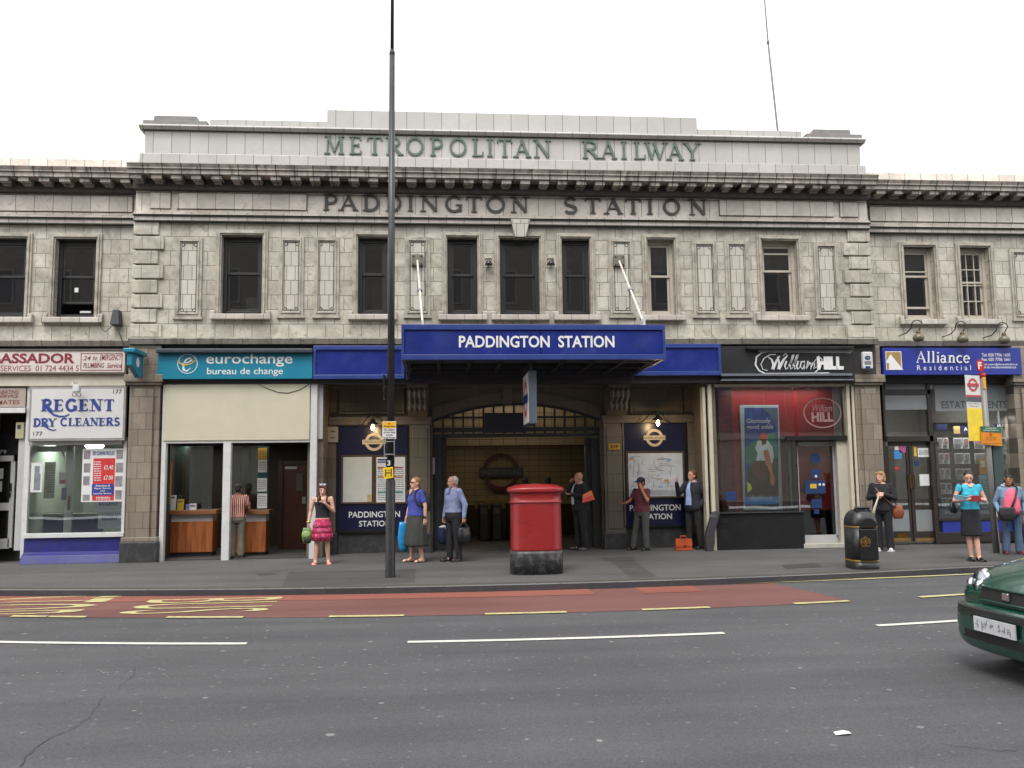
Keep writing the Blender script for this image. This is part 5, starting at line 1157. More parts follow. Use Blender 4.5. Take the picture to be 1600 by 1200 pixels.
# black box and cable by the left wing
x0, x1, z0, z1 = rect(175, 484, 187, 508, W2-.16)
q = MB().add([(x0+.02, W2-.2, z1), (x1-.02, W2-.2, z1), (x1+.02, W2-.24, z0), (x0-.02, W2-.24, z0), (x0+.02, W2, z1), (x1-.02, W2, z1), (x1+.02, W2, z0), (x0-.02, W2, z0)], [(0,1,2,3), (4,7,6,5), (0,4,5,1), (3,2,6,7), (0,3,7,4), (1,5,6,2)])
o = solo(q, 'wall_box', mat('dark_grey_plastic', (.03, .033, .036, 1), .5), 'dark grey box on the wall of the left wing', 'box', bevel=.012)
q = MB().tube([(at(x, y, W2-.1)[0], W2-.12, at(x, y, W2-.1)[1]) for x, y in ((178, 508), (165, 519), (158, 512), (157, 504))], .008, 6).tube([(at(x, y, 18.4)[0], 18.42, at(x, y, 18.4)[1]) for x, y in ((181, 510), (188, 525), (195, 545), (197, 570), (203, 590))], .014, 6)
q.build('cable', M_BLK, o)
# ---- betting shop
Yw = 18.6
a, b = ax(1109, 740, Yw), ax(1333, 740, Yw)
M_CREAM = mat('cream_shop_post', C(206, 198, 176), .45, .06, 5, dirt=.2, dirtcol=(.3, .27, .2, 1))
M_RED = mat('red_display', C(176, 40, 44, .9), .5, .08, 3); M_DRED = blocks('dark_red_panel', C(120, 36, 40), C(104, 30, 34), .5, .2, stain=.2, staincol=(.05, .02, .02, 1), joint=(.03, .01, .01, 1))
T = thing('betting_shopfront', ((a+b)/2, Yw, 0), 'betting shopfront with black stall riser, red window display and cream posts', 'shopfront')
q = MB(); bx(q, 1101.5, 604, 1106, 862, 18.58, .2); bx(q, 1110, 600, 1116, 862, Yw-.06, .16); bx(q, 1328, 599, 1333, 846, Yw-.08, .2); bx(q, 1336, 599, 1340, 846, Yw-.04, .2); bx(q, 1116, 599.5, 1328, 604, Yw-.05, .14); q.build('frame', M_CREAM, T, bevel=.005)
q = MB(); bx(q, 1106, 604, 1110, 862, 18.62, .2); bx(q, 1333, 599, 1336, 846, Yw, .2); q.build('dark_trim', M_BLK, T)
zs_ = az(1180, 800, Yw)
q = MB(); q.box(ax(1114, 830, Yw), ax(1256, 830, Yw), Yw-.05, Yw+.3, 0, zs_-.03).box(ax(1113, 830, Yw), ax(1257, 830, Yw), Yw-.1, Yw+.3, zs_-.03, zs_); q.build('stall_riser', mat('black_tile', (.012, .012, .013, 1), .25, .2, 4), T, bevel=.01)
zt_ = az(1220, 604, Yw)
MB().box(ax(1116, 700, Yw), ax(1246, 740, Yw), Yw+.03, Yw+.036, zs_, zt_).box(ax(1246, 640, Yw), ax(1328, 640, Yw), Yw+.03, Yw+.036, az(1280, 683, Yw), zt_).build('pane', M_SHOPGLASS, T)
xd = ax(1246, 740, Yw)
room(T, a+.02, b-.02, Yw+.65, Yw+3.5, zt_+.05, mat('betting_dark_wall', (.03, .028, .03, 1), .8), M_FLOORD, M_DARKIN)
q = MB(); q.box(ax(1149, 700, Yw+.3), ax(1309, 700, Yw+.3), Yw+.42, Yw+.5, zs_, zt_+.03); q.build('display_panel', M_RED, T)
q = MB(); q.box(ax(1127, 700, Yw+.3), ax(1149, 700, Yw+.3), Yw+.4, Yw+.52, zs_, zt_+.03); q.build('display_side_panel', M_DRED, T)
q = MB(); q.box(ax(1309, 650, Yw+.2), ax(1327, 650, Yw), Yw+.38, Yw+.46, az(1318, 684, Yw), zt_+.03).box(a, ax(1118, 700, Yw), Yw+.2, Yw+.6, zs_, zt_); q.build('display_end', mat('grey_beige_panel', C(170, 166, 150), .5), T)
q = MB(); bx(q, 1229, 681, 1327, 688, Yw-.02, .45); bx(q, 1229, 688, 1233.5, 800, Yw+.1, .06); bx(q, 1241, 688, 1247, 800, Yw+.05, .4); q.build('door_hood', M_BLK, T)
q = MB(); bx(q, 1234, 690, 1241, 795, Yw+.2, .03); q.build('side_mirror', mat('pale_mirror', C(170, 170, 168), .2), T)
q = MB(); bx(q, 1311, 688, 1327, 857, Yw+.05, .1); q.build('side_panel', mat('pale_beige_panel', C(196, 190, 174), .45, .05), T)
Ydr = Yw+.22
q = MB(); bx(q, 1246, 690, 1311, 697, Ydr, .06); bx(q, 1246, 697, 1249.5, 840, Ydr, .06); bx(q, 1304, 697, 1311, 840, Ydr, .06); bx(q, 1246, 836, 1311, 848, Ydr, .06); d_ = q.build('door', M_GREYP, T, bevel=.006)
q = MB(); bx(q, 1249.5, 697, 1304, 836, Ydr+.025, .006); q.build('pane', M_SHOPGLASS, d_)
q = MB(); q.box(ax(1256, 850, Yw-.05), ax(1326, 850, Yw-.05), Yw-.06, Yw+.4, 0, .1); q.build('step', mat('pale_step', C(186, 182, 170), .6, .1, 5), T, bevel=.01)
q = MB(); cc = at(1274, 717, Ydr+.015); q.add([(cc[0]+.12*math.cos(t_*.4189), Ydr+.016, cc[1]+.12*math.sin(t_*.4189)) for t_ in range(15)], [tuple(range(15))])
bx(q, 1268, 733, 1282, 748, Ydr+.016, .003); bx(q, 1258, 751, 1290, 771, Ydr+.016, .003); bx(q, 1268, 780, 1284, 794, Ydr+.016, .003); bx(q, 1272, 796, 1280, 803, Ydr+.016, .003); q.build('sticker', mat('blue_sticker', C(40, 76, 136, .55), .5), d_)
q = MB(); bx(q, 1266, 756, 1276, 763, Ydr+.012, .003); q.build('yellow_label', mat('yellow_notice', C(215, 180, 60)), d_)
q = MB()
for p_ in ((1275, 744), (1281, 757), (1287, 757)): cc = at(*p_, Ydr+.01); q.add([(cc[0]+.03*math.cos(t_*.628), Ydr+.011, cc[1]+.03*math.sin(t_*.628)) for t_ in range(10)], [tuple(range(10))])
q.build('round_label', M_PAPER, d_)
q = MB(); bx(q, 1133, 768, 1150, 782, Yw+.02, .004); o = solo(q, 'notice', mat('blue_sticker', C(40, 76, 136, .55), .5), 'small blue notice low in the betting shop window', 'notice')
# jockey poster
Yj = Yw+.3
q = MB(); bx(q, 1159, 633, 1220, 797, Yj, .04); o = solo(q, 'poster', mat('silver_poster_frame', C(150, 160, 160, 2.0), .4), 'tall framed blue poster of a horse rider in the betting shop window', 'poster', bevel=.004)
def poly(pts, Y, m, nm, par):
    MB().add([(at(x, y, Y)[0], Y, at(x, y, Y)[1]) for x, y in pts], [tuple(range(len(pts)))]).build(nm, m, par, fix=False)
def pgrid(n): return None
poly([(1163, 637), (1215, 637), (1217, 793), (1164.5, 793)], Yj-.004, mat('blue_poster', C(46, 66, 120, 2.0), .5, .5, 3), 'picture', o)
poly([(1192, 638), (1215, 638), (1216, 690), (1213, 668), (1205, 650)], Yj-.006, mat('grey_curve', C(70, 84, 96, 2.0), .5), 'curve', o)
poly([(1164, 700), (1178, 690), (1190, 680), (1210, 676), (1215, 700), (1216, 720), (1200, 728), (1166, 724)], Yj-.0065, mat('green_blur', C(40, 110, 84, 2.0), .6, .5, 4), 'background', o)
poly([(1172, 728), (1216, 715), (1217, 792), (1165, 792), (1165, 770)], Yj-.008, mat('dark_field', C(48, 44, 34, 2.0), .6, .4, 6), 'horse_shadow', o)
poly([(1184, 688), (1199, 688), (1207, 698), (1209, 712), (1207, 724), (1201, 723), (1200, 712), (1197, 726), (1193, 731), (1189, 716), (1187, 724), (1180, 724), (1184, 708), (1180, 700)], Yj-.010, mat('white_silks', C(206, 208, 216, 2.0), .5), 'rider', o)
poly([(1187, 683), (1190, 677), (1196, 676.5), (1199, 681), (1199, 686), (1187, 686)], Yj-.012, mat('bright_red_cap', C(205, 44, 60, 2.0), .5), 'cap', o)
poly([(1189, 686), (1198, 686), (1197, 694), (1191, 696)], Yj-.0125, mat('dark_face', C(96, 70, 50, 2.0), .6), 'face', o)
poly([(1193, 704), (1200, 702), (1204, 716), (1207, 735), (1211, 748), (1209, 760), (1204, 756), (1203, 738), (1196, 722)], Yj-.014, mat('chestnut', C(176, 112, 60, 2.0), .5), 'horse_neck', o)
poly([(1178, 720), (1196, 720), (1198, 745), (1188, 750), (1177, 742), (1174, 730)], Yj-.013, mat('horse_brown', C(80, 52, 34, 2.0), .5), 'horse_head', o)
poly([(1167, 752), (1173, 757), (1175, 764), (1168, 770)], Yj-.015, mat('yellow_green', C(196, 210, 60, 2.0), .5), 'flag', o)
q = MB(); bx(q, 1164.5, 776, 1217, 788, Yj-.016, .002); q.build('footer', mat('blue_footer', C(60, 120, 180, 2.0), .5), o)
parttext(o, M_WINK, [('Gloriously', (1166.5, 654, 1204, 663)), ('good odds', (1166.5, 663.5, 1208, 672))], Yj-.018, bold=.02); parttext(o, M_WINK, [('williamhill.co.uk', (1170, 774, 1207, 780))], Yj-.019, name='address', bold=.015)
# oval window transfer
q = MB(); lamp((ax(1150, 700, Yw)+ax(1300, 700, Yw))/2, Yw+.16, zt_-.02, 4.5, (1, .96, .92), 'display_fill', 2.2, .12)  # area light added to brighten the red display, no fitting modelled
q = MB(); cx, cz = at(1285, 645, Yw+.02); sx_, sz_ = .43, .33
stroke(q, arc(cx, cz, sx_, sz_, 0, 360, 40)[:-1], .028, .028, Yw+.02, .004, closed=True); tpx(q, 'HILL', 1268, 644, 1302, 659, Yw+.02, bold=.05, d=.003); tpx(q, 'William', 1270, 632, 1300, 643, Yw+.021, shear=.35, d=.003)
solo(q, 'window_transfer', mat('frosted_transfer', C(150, 112, 112), .7), 'pale oval transfer lettered HILL on the betting shop window', 'transfer', fix=False)
# black sign
Yv = 18.32
q = MB(); bx(q, 1127, 541, 1335, 597, Yv, .2); o = solo(q, 'shop_sign', mat('black_sign', (.018, .018, .02, 1), .35, .1, 3), 'black sign with white script and block lettering over the betting shop', 'shop sign', bevel=.006)
q = MB(); bx(q, 1168, 541.5, 1334, 546, Yv-.14, .14); q.build('awning_box', M_BLK, o, bevel=.01)
q = MB(); bx(q, 1185, 547, 1331, 550, Yv-.05, .05); bx(q, 1127, 583.5, 1332, 587, Yv-.06, .06); bx(q, 1127, 592.5, 1334, 594.5, Yv-.05, .05); q.build('rail', mat('steel_rail', C(150, 156, 166), .3, .1, metal=.6), o)
q = MB()
spx(q, [(1296, 583), (1220, 584), (1196, 584), (1186, 579), (1180.5, 570), (1182, 558), (1190, 551), (1200, 549.5), (1330, 550.5)], .035, .035, Yv-.022, .012)
for k, (pts, w0, w1) in enumerate([([(1199, 556), (1207, 562), (1210, 570), (1209, 577)], .02, .07), ([(1209, 577), (1216, 562), (1221, 556)], .06, .02), ([(1217, 557), (1220, 568), (1219, 577)], .03, .07), ([(1219, 577), (1227, 562), (1233, 556), (1231, 552), (1226, 556)], .06, .015),
    ([(1232, 564), (1229, 572), (1231, 577), (1235, 574)], .04, .02), ([(1236, 572), (1243, 558), (1245, 553), (1242, 555), (1238, 568), (1239, 577), (1243, 574)], .035, .02), ([(1243, 572), (1250, 558), (1252, 553), (1249, 555), (1245, 568), (1246, 577), (1250, 574)], .035, .02),
    ([(1252, 564), (1249, 572), (1251, 577), (1254, 574)], .04, .02), ([(1263, 565), (1257, 565), (1255, 573), (1259, 577), (1263, 567), (1262, 577), (1266, 573)], .035, .02), ([(1268, 564), (1266, 577), (1271, 566), (1273, 567), (1272, 577), (1277, 566), (1279, 568), (1278, 576), (1283, 573)], .035, .018),
    ([(1200, 579), (1192, 577), (1189, 569), (1194, 560), (1204, 554), (1214, 554)], .012, .025), ([(1278, 566), (1286, 556), (1292, 562), (1289, 574), (1280, 582)], .012, .03)]): spx(q, [(1190+(x_-1190)*.93, y_) for x_, y_ in pts], w0, w1, Yv-.014-.0015*k, .01)
q.build('script_lettering', mat('silver_lettering', C(216, 216, 216), .4), o)
q = MB(); tpx(q, 'HILL', 1277, 557, 1318, 577.5, Yv-.034, bold=.06, d=.03, space=.95); q.build('block_lettering', M_WINK, o, fix=False)
# alarm box
q = MB(); bx(q, 1348.5, 549.5, 1364, 576, R0*0+18.2, .1); o = solo(q, 'alarm_box', M_WPAINT, 'white alarm box with a small blue oval on the stone pilaster', 'alarm box', bevel=.02)
q = MB(); cc = at(1356, 559, 18.19); stroke(q, arc(cc[0], cc[1], .055, .035, 0, 360, 20)[:-1], .02, .02, 18.192, .008, closed=True); tpx(q, 'ADT', 1352.8, 557.3, 1359.5, 560.8, 18.193, bold=.03); q.build('logo', mat('blue_sticker', C(44, 84, 150)), o, fix=False)
q = MB(); bx(q, 1351, 564, 1361.5, 569.5, 18.196, .004); q.build('grille', M_GINK, o); q = MB(); bx(q, 1352.5, 572, 1360, 575.5, 18.195, .01); q.build('blue_lens', mat('blue_lens', C(40, 60, 130), .2), o)

# ---- estate agent
Ya = 18.85
M_BROWN = mat('dark_brown_frame', C(52, 44, 40, .9), .4, .15, 8)
a, b = ax(1382, 720, Ya), ax(1590, 720, Ya)
T = thing('estate_agent_shopfront', ((a+b)/2, Ya, 0), 'estate agent shopfront with dark brown frames and double doors', 'shopfront')
q = MB()
for r in ((1382, 586, 1591, 594), (1382, 608.5, 1455, 616.5), (1383, 681, 1460, 690), (1455, 594, 1461, 850), (1461, 594, 1584, 601), (1583, 594, 1591, 846), (1384, 690, 1388.5, 850), (1380, 594, 1383.5, 690), (1464, 808, 1586, 813), (1468, 831, 1586, 847)): bx(q, *r, Ya, .12)
q.build('frame', M_BROWN, T, bevel=.006)
q = MB(); bx(q, 1383, 594, 1455, 608.5, Ya+.04, .006); bx(q, 1383, 616.5, 1455, 681, Ya+.04, .006); bx(q, 1461, 601, 1583, 808, Ya+.04, .006); q.build('pane', M_SHOPGLASS, T)
M_FROST = glass('frosted_film', (.62, .64, .64, 1), .05, .4); M_FROST2 = mat('frosted_grey', C(150, 154, 156, .8), .6, .04)
q = MB(); bx(q, 1461, 601, 1583, 642, Ya+.033, .004); bx(q, 1383, 594, 1455, 608.5, Ya+.033, .004); bx(q, 1383, 616.5, 1455, 640, Ya+.033, .004); q.build('frosted_band', M_FROST2, T)
parttext(T, mat('dark_grey_film', C(74, 76, 80), .6), [('ESTATE  AGENTS', (1471, 626.5, 1573.5, 638))], Ya+.028, bold=.012)
q = MB(); bx(q, 1468, 794, 1550, 808, Ya+.05, .01); q.build('grey_band', M_FROST2, T); parttext(T, M_GINK, [('SALES', (1476, 797.5, 1489, 803)), ('LETTINGS', (1516, 797.5, 1545, 803))], Ya+.037, name='words', bold=.01)
lamp((ax(1470, 700, Ya)+ax(1580, 700, Ya))/2, Ya+.17, az(1520, 650, Ya), 14, (1, .98, .95), 'display_fill', 1.5, .1)  # unseen area light added behind the glass to brighten the property cards
q = MB(); bx(q, 1473, 813, 1586, 831, Ya+.03, .05); q.build('blue_panel', mat('royal_blue_panel', C(38, 56, 156), .4, .08), T)
zt_ = az(1480, 594, Ya)
room(T, a+.03, b-.03, Ya+.2, Ya+4, zt_+.05, mat('agent_wall', C(120, 116, 112), .8, .1), M_FLOORD, M_WALLC)
lamp((a+b)/2, Ya+2, zt_, 30, (1, .97, .9), 'agent_lamp', 1.8, 1.0)
q = MB(); bx(q, 1461, 660, 1590, 800, Ya+1.4, .05); q.build('display_back', mat('display_dark', C(64, 62, 60), .8), T)
for k, (l, r) in enumerate(((1388.5, 1422), (1424, 1467))):
    lab = ['left leaf', 'right leaf'][k]; Yd_ = Ya+.08
    g0, g1 = (1392, 1418) if k == 0 else (1429, 1456); q = MB()
    bx(q, l, 690, r, 697, Yd_, .05); bx(q, l, 697, g0, 846, Yd_, .05, pm=770); bx(q, g1+1.5, 697, r, 846, Yd_, .05, pm=770); bx(q, g0, 790, g1+1.5, 795, Yd_+.001, .048, pm=770); bx(q, g0, 830, g1+1.5, 846, Yd_+.001, .048, pm=770)
    d_ = q.build('door', M_BROWN, T, bevel=.004)
    q = MB(); bx(q, g0, 697, g1+1.5, 790, Yd_+.02, .006, pm=770); q.build('pane', M_SHOPGLASS, d_); q = MB(); bx(q, g0, 795, g1+1.5, 830, Yd_+.02, .02, pm=770); q.build('frosted_panel', M_FROST2, d_)
    M_BRASS = mat('brass', C(150, 110, 50), .3, metal=1)
    q = MB(); bx(q, l+3, 840.5, r-2, 846, Yd_-.008, .01, pm=780); q.build('kick_plate', mat('worn_brass_plate', C(150, 118, 70), .4, .15, metal=.5), d_)
    hx = 1423.2 if k == 0 else 1430.5; x, z0 = at(hx, 763, Yd_-.06); z1 = az(hx, 742, Yd_-.06)
    MB().tube([(x, Yd_, z0), (x, Yd_-.06, z0), (x, Yd_-.06, z1), (x, Yd_, z1)], .015).build('handle', M_BRASS, d_)
    if k == 0: q = MB(); bx(q, 1402, 834, 1419, 839.5, Yd_-.012, .014); q.build('letter_slot', M_BRASS, d_)
for r, m_, lab in (((1434, 700, 1453, 714), M_PAPER, 'white notice with grey pictures high on the right door'), ((1437, 741, 1452, 759), M_PAPER, 'plain white sheet halfway down the right door'), ((1428, 698, 1432, 713), mat('yellow_notice', C(215, 180, 60)), 'slim yellow sticker at the top of the right door'), ((1429, 720, 1436, 728), mat('blue_sticker', C(44, 84, 150)), 'small blue and white card on the right door'),
                   ((1398, 696, 1404, 703), M_PAPER, 'small white sticker at the top of the left door'), ((1405, 695, 1416, 707), mat('pink_sticker', C(180, 90, 140), .6), 'pink sticker at the top of the left door'), ((1397, 704, 1409, 717), mat('light_blue_sticker', C(60, 140, 205), .5), 'light blue sticker below the pink one on the left door'), ((1398, 730, 1405, 733.5), mat('red_print', C(205, 48, 48)), 'little red sticker on the left door')):
    sheet(*r, Ya+.085, m_, lab, 'sticker' if 'sticker' in lab else 'notice', 'door_notice', 'notices on the estate agent doors', extra=[('small_print', M_GINK, lines(r[0]+2, r[1]+3, r[2]-2, r[3]-3, 3, 9, .5))] if r[2]-r[0] > 14 and m_ is M_PAPER and r[1] < 720 else None)
# property cards
rnd = random.Random(21); pal = [mat('house_photo_a', C(130, 126, 124), .6, .35, 7), mat('house_photo_b', C(150, 140, 140), .6, .35, 8), mat('house_photo_c', C(110, 120, 140), .6, .35, 6), mat('house_photo_d', C(170, 120, 120), .6, .3, 6)]
cols = [(1465, 1473), (1474, 1482), (1490, 1504), (1505, 1514), (1522, 1539), (1564, 1571), (1572, 1579)]; rows = [(684, 701), (708, 725), (732, 749), (755, 772), (778, 792)]
nth = ['first', 'second', 'third', 'fourth', 'fifth', 'sixth', 'seventh']
Yx = Ya+.3
for i, (l, r) in enumerate(cols):
    for j, (t_, bt) in enumerate(rows):
        s_ = (j*1.7 if i < 4 else j*1.2)
        if i == 4 and j > 1: continue
        q = MB(); bx(q, l+s_, t_, r+s_, bt, Yx, .004)
        o = solo(q, 'property_card', M_PAPER, f'white property card, {nth[j]} from the top in the {nth[i]} column of the estate agent window', 'property card', 'property cards in the estate agent window')
        q = MB(); bx(q, l+s_+1, t_+1.5, r+s_-1, t_+(bt-t_)*.58, Yx-.004, .003); q.build('photo', pal[rnd.randrange(4)], o); q = MB()
        for z_ in range(3): bx(q, l+s_+1, t_+(bt-t_)*(.66+.1*z_), r+s_-rnd.uniform(1, 4), t_+(bt-t_)*(.70+.1*z_), Yx-.004, .003)
        q.build('small_print', M_GINK, o)
for r, lab, w_ in (((1463, 663, 1480, 672), 'small blue header above the first two card columns', None), ((1489, 665.5, 1517, 679), 'blue header with a gold square above the middle card columns', 'A'), ((1554, 662, 1574, 668), 'narrow blue header above the right card columns', 'SALES')):
    o = sheet(*r, Yx, M_NAVY, lab, 'header', 'header_card', 'blue headers in the estate agent window')
    if w_: parttext(o, M_WINK, [(w_, (r[0]+17, r[1]+2, r[0]+23, r[1]+8) if w_ == 'A' else (r[0]+4, r[1]+1.2, r[2]-4, r[3]-1.2))], Yx-.004)
    if w_ == 'A': q = MB(); bx(q, 1490, 666, 1500, 677.5, Yx-.004, .003); q.build('logo', mat('gold_square', C(166, 136, 76), .5), o)
o = sheet(1530, 717, 1541.5, 741, Yx-.05, mat('orange_card', C(225, 150, 50), .6), 'tall orange notice beside the bus stop post', extra=[('panel', M_PAPER, [(1533, 720, 1539, 730)])])
o = sheet(1531, 742, 1548, 793, Yx-.05, mat('pale_blue_sheet', C(150, 195, 210), .6), 'long pale blue timetable sheet beside the bus stop post', extra=[('small_print', M_GINK, lines(1533, 748, 1545, 788, 9, 15, .25))])
# blue sign
Yz = 18.42
q = MB(); bx(q, 1380, 543.5, 1596, 585.5, Yz, .14); o = solo(q, 'shop_sign', mat('royal_blue_sign', C(38, 52, 146), .35, .06, 3), 'blue sign with a gold and white house emblem over the estate agent', 'shop sign', bevel=.006)
q = MB(); bx(q, 1384, 549, 1409, 577.5, Yz-.006, .006); q.build('emblem_border', M_WINK, o); q = MB(); bx(q, 1385, 550, 1408, 576.5, Yz-.009, .003); q.build('emblem_field', mat('gold_square', C(166, 136, 76), .5), o)
q = MB(); hp = [at(*p, Yz) for p in ((1383, 567.5), (1391, 553.5), (1411, 578), (1389, 578), (1388.5, 567.5))]; q.add([(x, Yz-.012, z) for x, z in hp], [(0, 1, 4), (4, 1, 2, 3)]); q.build('emblem_house', M_WINK, o, fix=False)
q = MB()
def lc(mb, word_, px0, px1, pyb, h, Y, wt=.15):
    W_ = {'A':.9,'l':.42,'i':.42,'a':.66,'n':.76,'c':.62,'e':.62}; tot = sum(W_[c_] for c_ in word_); u = (px1-px0)/tot; x = px0; k = 0; xh = .62
    S_ = {'A': [([(.06,0),(.5,1)],.5),([(.46,1),(.92,0)],1),([(.25,.34),(.75,.34)],.45),([(0,.02),(.26,.02)],.4),([(.7,.02),(1.02,.02)],.4)],
     'l': [([(.5,0),(.5,1.02)],1),([(.12,.02),(.88,.02)],.4),([(.15,.99),(.5,.99)],.4)], 'i': [([(.5,0),(.5,xh)],1),([(.12,.02),(.88,.02)],.4),([(.15,xh-.02),(.5,xh-.02)],.4),([(.5,.80),(.5,.94)],1.1)],
     'a': [([(.68,0),(.68,.42)]+arc(.4,.42,.28,.2,0,160,8),.8),(arc(.36,.18,.28,.17,0,360,16)[:-1],.8,1),([(.66,.03),(.95,.03)],.5)],
     'n': [([(.25,0),(.25,xh)],1),([(.25,.45)]+arc(.52,.4,.24,.21,140,0,8)+[(.76,0)],.95),([(.03,.02),(.47,.02)],.4),([(.54,.02),(.98,.02)],.4),([(.03,xh-.02),(.25,xh-.02)],.4)],
     'c': [(arc(.55,.31,.42,.3,45,315,16),.9)], 'e': [(arc(.53,.31,.4,.3,-40,-360,18),.85),([(.14,.33),(.92,.33)],.5)]}
    for c_ in word_:
        w_ = W_[c_]*u*.92
        for st in S_[c_]:
            pts = [at(x+p[0]*w_, pyb-p[1]*h, Y-k*.0008) for p in st[0]]; ww = wt*h*Y/FPX*st[1]; stroke(mb, pts, ww, ww, Y-k*.0008, .002+k*.0008, closed=len(st) > 2); k += 1
        x += W_[c_]*u
lc(q, 'Alliance', 1432, 1516, 566.5, 17.5, Yz-.008); q.build('lettering', M_WINK, o, fix=False)
parttext(o, M_WINK, [('Residential', (1433, 570.5, 1517, 578.5))], Yz-.006, name='words', space=1.7)
parttext(o, M_WINK, [('Tel: 020 7706 1600', (1534, 552, 1578.5, 557)), ('Fax: 020 7706 1661', (1534, 559, 1578.5, 564)), ('E-mail: property@allianceresidential.co.uk', (1534, 567.5, 1590, 571.5)), ('Web site: www.allianceresidential.co.uk', (1534, 571.8, 1588, 575.5))], Yz-.006, name='small_words', bold=.012)
# gooseneck lamps
def gooseneck(px, py, lab):
    Yl = 18.3; x, z = at(px, py+4, Yl)
    T = thing('gooseneck_lamp', (x, W2-.2, z), lab, 'lamp', 'gooseneck lamps over the estate agent sign')
    MB().tube([(x-.2, W2, z+.08), (x-.16, 18.5, z+.1), (x-.1, 18.4, z+.2)] + [(x-.1+.1*(1-math.cos(t_*.5236)), 18.38-.015*t_, z+.27+.1*math.sin(t_*.5236)) for t_ in range(7)] + [(x+.06, Yl, z+.2), (x+.01, Yl, z+.12)], .012, 8).build('neck', M_BLK, T, smooth=True)
    MB().lathe([(.03, z+.13), (.05, z+.09), (.055, z+.06)], x, Yl, 14).build('collar', M_BRONZE, T, smooth=True)
    MB().lathe([(.055, z+.06), (.115, z+.0), (.125, z-.05), (.10, z-.11), (.02, z-.13)], x, Yl, 16).build('globe', mat('dusty_amber_globe', C(120, 112, 92), .35, .2, 6), T, smooth=True)
gooseneck(1435, 521, 'gooseneck lamp nearest the stone pilaster over the blue sign'); gooseneck(1504, 523, 'middle gooseneck lamp over the blue sign'); gooseneck(1569, 524.5, 'gooseneck lamp at the far right end of the blue sign')

# ------------------------------------------------------------------ street furniture
# lamp post
lx, ly = gnd(609.5, 902)
M_POST = mat('black_green_post', (.022, .023, .025, 1), .4, .2, 10, spec=.5)
T = thing('lamp_post', (lx, ly, 0), 'tall black lamp post on the pavement edge', 'lamp post')
def zat(py): return az(609, py, ly)
def xat(px, py): return ax(px, py, ly)
s_ = ly/FPX
xb, xt = xat(609.8, 895), xat(613, 0)
def px_at(z): return xb+(xt-xb)*(z/zat(0))
z1, z2 = zat(748), zat(80)
MB().lathe([(8.2*s_, -.02), (7.6*s_, .03), (7.4*s_, z1-.05), (6*s_, z1)], 0, 0, 24).xf(Matrix.Translation((xb, ly, 0))).build('base_sleeve', M_POST, T, smooth=True)
MB().tube([(px_at(z1-.05), ly, z1-.05), (px_at(z2), ly, z2)], [6*s_, 4.6*s_], 20).build('shaft', M_POST, T, smooth=True)
MB().tube([(px_at(z2-.05), ly, z2-.05), (px_at(z2+4), ly, z2+4)], [3*s_, 2.6*s_], 16).build('upper_shaft', M_POST, T, smooth=True)
MB().tube([(px_at(z2-.06), ly, z2-.06), (px_at(z2+.03), ly, z2+.03)], [5*s_, 3.1*s_], 20).build('collar', M_POST, T, smooth=True)
MB().tube([(px_at(z2+3.9), ly, z2+3.9), (px_at(z2+4.3), ly-.3, z2+4.3), (px_at(z2+4.4), ly-1.2, z2+4.45)], .035, 10).build('bracket_arm', M_POST, T, smooth=True)
MB().ball((px_at(z2+4.4), ly-1.5, z2+4.42), (.14, .4, .09)).build('lantern', M_GREYP, T, smooth=True)
# small dark flag sign edge on, behind the post
x0, x1, z0, z1_ = rect(598.5, 586, 602.5, 622, ly+.02)
MB().box(x0, x0+.03, ly-.02, ly+.3, z0, z1_).box(x0, x1+.06, ly-.01, ly+.03, (z0+z1_)/2-.02, (z0+z1_)/2+.02).build('edge_sign', M_BLK, T)
# loading sign
Yn_ = ly-.12
x0, x1, z0, z1_ = rect(597.5, 658.5, 619, 686, Yn_)
q = MB().box(x0, x1, Yn_, Yn_+.008, z0, z1_); o = solo(q, 'loading_sign', M_PAPER, 'white and yellow loading restriction sign clamped to the lamp post', 'sign', bevel=.003)
q = MB(); bx(q, 598, 659, 618.5, 669, Yn_-.003, .003); q.build('yellow_panel', mat('sign_yellow', C(236, 180, 40), .5), o)
parttext(o, M_INK, [('At any time', (599.5, 664.5, 617.5, 668)), ('No loading', (600, 670, 617, 673.6)), ('at any time', (599.5, 674, 617.5, 677.5)), ('except', (603, 678.5, 614, 681.2)), ('local buses', (599.5, 682, 617.5, 684.8))], Yn_-.006, bold=.02)
q = MB(); cc = at(608.3, 661.7, Yn_); q.add([(cc[0]+.016*math.cos(t_*.628), Yn_-.006, cc[1]+.016*math.sin(t_*.628)) for t_ in range(10)], [tuple(range(10))]); q.build('dot', mat('red_print', C(205, 48, 48)), o, fix=False)
q = MB()
for px in (600.5, 616): q.box(ax(px, 700, Yn_)-.008, ax(px, 700, Yn_)+.008, Yn_+.01, Yn_+.025, az(608, 713, Yn_), z0+.1)
for py in (690, 710): q.tube([(ax(600, py, Yn_), Yn_+.02, az(608, py, Yn_)), (ax(616.5, py, Yn_), Yn_+.02, az(608, py, Yn_))], .009, 6)
q.build('bracket', mat('galvanised', C(150, 154, 160), .4, .1, metal=.5), o)
q = MB(); bx(q, 603, 718, 612, 729, ly-.1, .01); o = solo(q, 'number_plate', M_BLK, 'black plate numbered 3 on the lamp post', 'plate'); parttext(o, M_WINK, [('3', (605.3, 719.5, 609.8, 727.5))], ly-.103, bold=.02)
Yh = ly-.12; hv = [at(*p, Yh) for p in ((598.5, 731), (614, 729.5), (614.8, 746.5), (599.5, 748.5))]
q = MB().prism([(x, z) for x, z in hv][::-1], Yh, Yh+.01); o = solo(q, 'hydrant_plate', mat('hydrant_yellow', C(244, 206, 30), .5), 'tilted yellow hydrant plate lettered H on the lamp post', 'plate')
q = MB()
